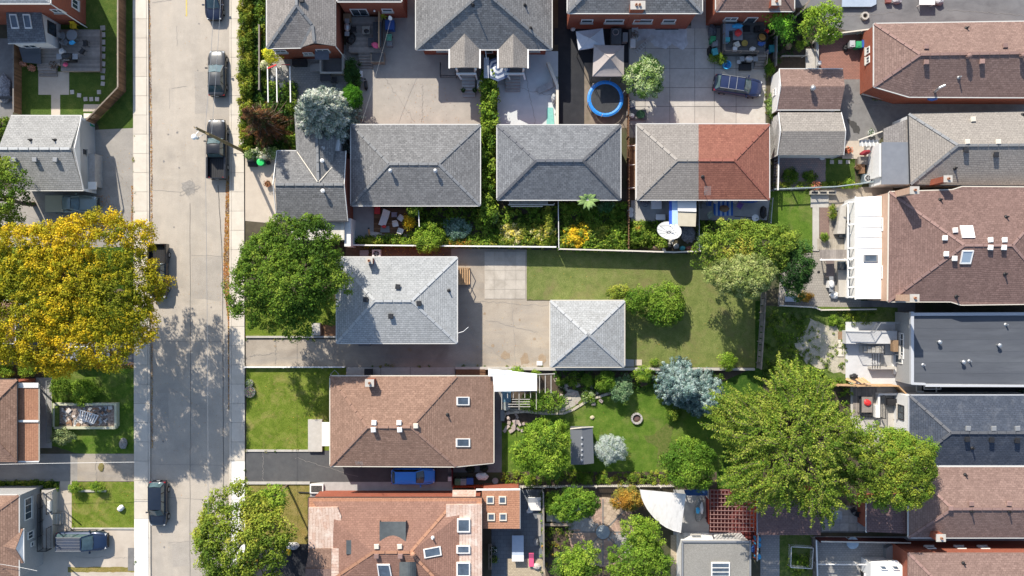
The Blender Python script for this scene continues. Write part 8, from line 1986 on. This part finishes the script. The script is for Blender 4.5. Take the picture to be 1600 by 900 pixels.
# brown house garden
t =thing('fire_pit','round stone fire pit on the lawn below the spruces','fire pit',G(994.5,653.5));c =G(994.5,653.5)
for k in range(14):a =k *.4488;shared('stone',ubox(STONE),(c.x+math.cos(a)*.5,c.y+math.sin(a)*.5,.15),t,a,(.18,.21,.3))
mesh_obj('ash',MB().lathe(c,[(.42,0),(.2,.12)],14),surf('ash',(.09,.05,.045),(.16,.11,.1),9),t)
lump('pale_stone','small pale stone ornament on the brown house lawn','stone',925,652,(.45,.4,.2),surf('cream_stone',(.6,.52,.36)),seed=110)
ed =[(795,645),(820,643),(850,646),(880,646),(895,640),(905,634),(918,626),(935,620),(950,615),(962,610)]
t =thing('stone_edging','curved pale stone edging between rock bed and lawn','edging',G(880,640))
for a,b in zip(ed,ed[1:]):
    A,B =G(*a),G(*b);k =max(1,int((B-A).length/.42));e =B -A
    for i in range(k):q =A.lerp(B,(i+.5)/k);shared('stone',ubox(surf('edging_stone',(.52,.47,.38),(.42,.38,.31),4,rand=.12)),(q.x,q.y,.06),t,math.atan2(e.y,e.x)+rnd.uniform(-.08,.08),(e.length/k-.03,.24,.14))
sheet('path',[(870,636),(882,618),(890,608),(903,611),(908,624),(898,634),(880,643),(850,645),(790,643),(790,638),(850,640)],surf('stone_path',(.46,.43,.37),(.34,.32,.28),3,speck=.3),4)
t =thing('stone_edging','curved inner stone edging around the climbing shrub bed','edging',G(885,622))
for i,(u,v) in enumerate(((868,640),(876,636),(884,630),(889,623),(890,616),(887,610),(881,606),(875,603))):shared('stone',ubox(surf('edging_stone',(.52,.47,.38))),(*G(u,v).xy,.06),t,.9-i*.25,(.5,.2,.14))
t =thing('rock_garden','scattered pale rocks in the bed around the white canopy','rocks',G(800,655));
for i in range(46):
    u,v =(rnd.uniform(785,820),rnd.uniform(645,674)) if i <22 else (rnd.uniform(868,940),rnd.uniform(590,632))
    shared('stone',ubox(surf('rock',(.46,.38,.34),(.36,.3,.27),6,rand=.25)),(*G(u,v).xy,.08),t,rnd.uniform(0,3),(rnd.uniform(.2,.5),rnd.uniform(.2,.4),rnd.uniform(.12,.26)))
table('glass and blue patio table beside the ribbed canopy',791,618,1.0,1.2,paint('blue_glass',(.12,.22,.28),.15));table('round glass side table under the frame',791,633,.9,.9,surf('pale_glass',(.3,.33,.32)),rnd_=True);box_thing('dark_planter','grey planter at the corner of the brown house','planter',785,648,(.4,1.1,.4),GREYB)
for u,v,m,l in ((716,750,surf('sage_bin',(.12,.2,.12)),'sage green bin behind the red picket fence'),(725,750,GREYB,'grey bin behind the red picket fence'),(735,749,BLUEB,'blue bin behind the red picket fence')):bin_(l,u,v,0,m,w=.6 if u<730 else .7)
lump('white_cover','crumpled white sheet behind the red picket fence','sheet',753,744,(1.3,.8,.4),PLW,.3,seed=120);lump('dark_shrub_cover','dark covered heap at the brown house corner, left','cover',735,733,(1.0,.7,.7),surf('black_green',(.02,.03,.02)),seed=121);lump('dark_shrub_cover','dark covered heap at the brown house corner, right','cover',756,731,(.9,.7,.7),surf('black_green',(.02,.03,.02)),seed=122);box_thing('white_box','small white box by the red fence panel','box',704,747,(.45,.45,.4),PLW);pot('grey pot at the end of the red picket fence',774,750,.3,.4,GREYB)
box_thing('black_bin','black bin on the side path next to the brown chimney roof','bin',577,581,(.75,.65,.7),BLACKP);t =thing('wooden_stool','small dark frame stool at the brown house gutter corner','stool',G(523,585));mesh_obj('frame',MB().ring(G(523,585,.4),.45,.05,4,5),GREYMET,t);mesh_obj('leg',MB().bar(G(518,585,0),G(518,585,.4),.05,.05).bar(G(528,585,0),G(528,585,.4),.05,.05),GREYMET,t)
t =box_thing('brown_bench','long dark brown box in the gap beside the white canopy','box',736,581,(2.8,.6,.4),BROWNW);pot('pink flower bed pot on the front lawn edge by the pavement',391,612,.55,.2,STONE,[(.5,.25,.2),(.45,.35,.25),(.2,.3,.08)],0,.4,.6);pot('small flowering pot above the pink flower bed',391,598,.35,.2,STONE,PGR+LIM,0,.5,.5)
# bottom: yards
t =thing('raised_bed','white framed bed of dark soil on the parched lawn','planter',G(494,763));gbox(t,'frame',484,757,505,771,0,.25,PLW);gbox(t,'soil',486,759,503,769,.2,.27,surf('black_soil',(.02,.02,.02),(.12,.11,.1),8));wire('dark_board','dark thin board lying beside the white framed bed',G(466,769,.1),G(490,770,.1),0,.06,DARK)['category'] ='board';flat('drive_kerb','pale kerb along the lower edge of the dark driveway',[(384,753),(484,753),(484,757),(384,757)],0,.15,CONC,'kerb');flat('drive_kerb','pale kerb between front lawn and dark driveway',[(384,702.5),(481,703),(481,706),(384,706)],0,.12,CONC,'kerb')
lump('pipe_fitting','rusty coiled hose reel on the pale side path','hose reel',596,772,(.7,.5,.4),surf('rust',(.3,.12,.09)),seed=130);lump('yellow_toy','yellow toy between street tree and clay roof','toy',452,861,(.5,.8,.5),YELP,seed=131);lump('pale_bags','pale bags heap left of the clay roof','bag',458,852,(1.4,.8,.5),surf('pale_bags',(.5,.5,.5)),seed=132)
lounger('white double sun bed on the slate patio',835,784,0,PLW,0,1.6,1.3);lump('white_cushion','white cushions tumbled below the white sun bed','cushion',829,796,(1.0,.6,.25),PLW,rz=.6,seed=133);t =table('long pale blue garden table with white end on the slate patio',809,853,1.2,2.6,surf('table_blue',(.45,.52,.62),(.4,.47,.57),3));mesh_obj('cloth',MB().box((0,-1.05,.75),(1.22,.62,.03)),PLW,t);lounger('pink lounger at the end of the pale blue table',830,871,0,PINK,0,1.7,.5)
flat('pale_strip','narrow pale stone strip along the slate patio fence',[(839,805),(845,805),(845,838),(840,838)],0,.1,STONE,'kerb');lump('black_scooter','dark toy scooter against the slate patio fence','toy',838,846,(.5,.9,.5),GREYB,seed=134);lump('flower_heap','small flower and white stone heap below the pink lounger','plants',838,884,(.9,.7,.4),surf('flower_heap',(.35,.28,.22),(.6,.58,.55),9),seed=135)
t =thing('planter_railing','dark railing with potted plants beside the faded roof strip','railing',G(766,870));mesh_obj('rail',MB().bar(G(764,850,1.0),G(764,890,1.0),.06,.06).bar(G(768,850,1.0),G(768,890,1.0),.06,.06),WOOD,t)
for v_ in (852,870,888):mesh_obj('post',MB().bar(G(766,v_,0),G(766,v_,1),.06,.3),WOOD,t)
pot('black pot with white flowers by the dark railing, upper',772,856,.3,.5,BLACKP,DGR+[(.5,.5,.5)]);pot('leafy pot by the dark railing, lower',772,871,.36,.5,BLACKP,GRN)
t =thing('timber_planter','tan timber and grey bench platform beside the mid green tree','bench',G(870,812));gbox(t,'pale_seat',854,800,864,815,0,.45,surf('pale_tan',(.58,.5,.36)));gbox(t,'platform',864,801,892,818,0,.3,CONCG);gbox(t,'beam',850,818,893,822,0,.5,WOOD)
# radial brick circle
t =thing('circular_paving','round radial brick paving with dark spokes and grey centre disc','paving',G(943,830));c =G(942,831)
BRK =[surf('paver_pink',(.42,.29,.22),(.34,.235,.18),6,rand=.18),surf('paver_tan',(.46,.36,.27),(.38,.3,.22),6,rand=.18),surf('paver_grey',(.38,.36,.34),(.3,.285,.27),6,rand=.15)]
sheet('paved_circle',[(943+math.cos(k*.3)*46*rnd.uniform(.9,1.05),831+math.sin(k*.3)*50*rnd.uniform(.9,1.05)) for k in range(21)],surf('paver_bed',(.36,.27,.2),(.28,.215,.165),5),3)
nb =0
for r in range(1,12):
    R_ =.72 +r *.25;n =max(6,int(2*PI*R_/.5))
    for i in range(n):
        a =2 *PI *(i+(r % 2)*.5) /n
        if nb >= 300:continue
        nb += 1;shared('brick',ubox(BRK[(0,1,0,2)[int(a/(PI/4)) % 4]]),(c.x+math.cos(a)*R_,c.y+math.sin(a)*R_,.035+rnd.uniform(-.004,.004)),t,a,(.235,2*PI*R_/n-.02,.05))
for k in range(8):a =k *PI /4;mesh_obj('spoke',MB().bar((c.x+math.cos(a)*.7,c.y+math.sin(a)*.7,.05),(c.x+math.cos(a)*3.4,c.y+math.sin(a)*3.4,.06),.13,.06),CONCD,t)
mesh_obj('centre_disc',MB().lathe(c,[(.72,0),(.72,.12),(.05,.14)],20),surf('disc_grey',(.30,.35,.38)),t)
# canopy yard
flat('blue_tarpaulin','dark blue tarpaulin roof between fan canopy and pergola',[(1070,767),(1107,766),(1107,776),(1073,776)],1.9,1.96,surf('navy_tarp',(.03,.08,.2),(.025,.06,.15),2),'tarpaulin');lump('gear_heap','narrow heap of blue and white gear beside the red rail','gear',1091,795,(.9,2.6,.7),surf('gear',(.35,.36,.36),(.08,.09,.1),8),seed=140);lump('blue_gear','bright blue bag on the heap of gear','bag',1090,797,(.4,.7,.3),SKYB,.7,seed=141);lump('white_roll','white roll on the heap of gear','roll',1096,793,(.35,1.2,.3),PLW,.7,seed=142);fence('red_fence','low red rail fence left of the lattice pergola',[(1103,776),(1104,815)],.9,surf('maroon_wood',(.16,.025,.03)),board=.2,capmat=REDW);fence('red_fence','red board fence between the garages in the south',[(1179,815),(1177,870)],1.3,REDW,board=.2,capmat=CREAM)
for v_,l in ((839,'upper bright blue barrel beside the red board fence'),(848,'middle bright blue barrel beside the red board fence'),(866,'lower blue barrel with pale lid beside the grey pavers')):
    t =thing('barrel',l,'barrel',G(1181+(v_>860),v_),'blue barrels behind the south garages');c =G(1181,v_);mesh_obj('body',MB().lathe(c,[(.28,0),(.33,.4),(.29,.85)],14),SKYB,t);mesh_obj('rim',MB().ring(c+Vector((0,0,.86)),.26,.035,14,5),SKYB,t)
table('half-round pale blue table under the southern fence',1328,845,1.25,1.1,surf('pale_blue_table',(.45,.58,.68)),rnd_=True);bin_('black bin with white lid at the bottom paved yard',1348,896,0,BLACKP,PLW);lump('blue_bag','dark blue sack behind the blue barrels','bag',1179,857,(.8,.9,.5),BLUEB,seed=145);box_thing('grey_table','pale grey garden table in the slab yard under trees','table',1300,802,(1.4,.8,.7),surf('pale_grey_tbl',(.36,.38,.4)));chair('black chair in the slab yard beside the porch roof',1330,795,.5,BLACKP);chair('second black chair in the slab yard, nearer the red wall',1337,802,-.4,BLACKP)
fence('red_fence','rusty red screen between slab yard and flat porch roof',[(1344,786),(1353,822)],1.4,REDW,board=.2)
flat('metal_stairs','grey metal stair head beside the red wall at the bottom right',[(1386,858),(1400,850),(1402,874),(1386,874)],0,.8,GREYMET,'stairs')
# west side yard
lump('junk_pile','grey and white clutter in the side yard at the left edge','junk',8,140,(1.5,3.0,.6),surf('junk3',(.4,.4,.42),(.08,.08,.09),7),seed=150);flat('wood_beam','dark beam across the side yard at the left edge',[(-10,150),(20,150),(20,154),(-10,154)],.4,.6,DARK,'beam')
t =thing('junk_planter','long pale concrete planter full of scrap on the west lawn','planter',G(135,650));
for q in (R4(82,630,182,633.5),R4(84,667,180,670.5),R4(178.5,633.5,182,667),R4(82,633.5,85,667)):gbox(t,'wall',*q[0],*q[2],0,.55,surf('mossy_concrete',(.44,.46,.30),(.5,.48,.4),2))
gbox(t,'moss_strip',85,633.5,91,667,0,.5,G_WILD);gbox(t,'soil',91,633.5,178.5,667,0,.3,surf('scrap_soil',(.42,.34,.28),(.15,.11,.09),6))
SCR =[surf('scrap_white',(.66,.63,.6),(.45,.4,.36),8),surf('scrap_brown',(.34,.2,.12),(.22,.13,.08),8),surf('scrap_dark',(.06,.06,.065),(.12,.11,.1),8),surf('scrap_grey',(.4,.42,.42),(.28,.28,.28),8)]
for i in range(70):
    u,v =rnd.uniform(94,176),rnd.uniform(636,665)
    shared('rubble_piece',ubox(SCR[rnd.randrange(4)]),(*G(u,v).xy,.34+rnd.random()*.08),t,rnd.uniform(0,3),(rnd.uniform(.15,.65),rnd.uniform(.12,.4),rnd.uniform(.06,.22)))
t =thing('louvre','pale slatted panel bent across the scrap planter','slatted panel',G(139,649,.5));a,b,c_,d =[G(*q,.62) for q in ((125,641),(149,642),(154,649),(145,661))]
for k in range(8):
    s =k /7;p,q =G(126+27*s,641+8*s,.6),G(125+21*s,654+8*s,.6);mesh_obj('slat',MB().bar(p,q,.12,.05),PLW,t)
mesh_obj('frame',MB().bar(G(125,640.5,.62),G(154,649.5,.62),.07,.06).bar(G(124.5,654.5,.62),G(146,662,.62),.07,.06),PLW,t)
lump('white_rock','smooth white rock lying on the small west lawn','rock',190,793.5,(.75,.6,.5),surf('white_rock',(.7,.7,.7),(.6,.6,.6),4),rz=.5,seed=160);flat('lawn_kerb','pale kerb below the small west lawn',[(112,825),(211,825),(211,827.5),(112,827)],0,.12,CONC,'kerb');flat('lawn_kerb','short pale kerb behind the two round box bushes',[(122,766),(165,766),(165,769),(122,769)],0,.15,CONC,'kerb')
pot('white round pot on the post of the grey house porch',86,797,.35,.5,PLW);box_thing('meter_box','pale meter box panel on the grey house porch slab','box',79,790,(.3,1.0,.3),PLW,.9);lump('dead_bush','bare grey twiggy bush at the lawn end near the pavement','bush',194,692,(.8,1.2,.5),surf('dead_twig',(.35,.34,.32),(.15,.14,.13),12),seed=161)
wire('overhead_cable','thin pale cable over the west driveway below the clay porch',G(-20,726,3.5),G(210,722,3.5),.1,.018,WHITE);wire('overhead_cable','pale cable leaving the porch gable at the lower left',G(-10,880,4.5),G(58,892,3.5),.1,.018,WHITE)
lump('weed_patch','low weed tufts growing in the west driveway','weeds',158,730,(.6,.9,.08),surf('weed',(.2,.17,.06)),.02,seed=162)
# ------------------------------------------------------------------ repeats of one kind share a group phrase
PHR ={'parked_car':'cars parked along the street and drives','wheelie_bin':'wheelie bins beside the houses','garden_chair':'garden chairs on decks and patios'}
tops ={}
for o in C.objects:
    if o.parent is None and 'category' in o:tops.setdefault(o.name.split('.')[0],[]).append(o)
for k,v in tops.items():
    if len(v) >1:
        for o in v:
            if 'group' not in o:o['group'] =PHR.get(k,k.replace('_',' ')+' repeats in the block')
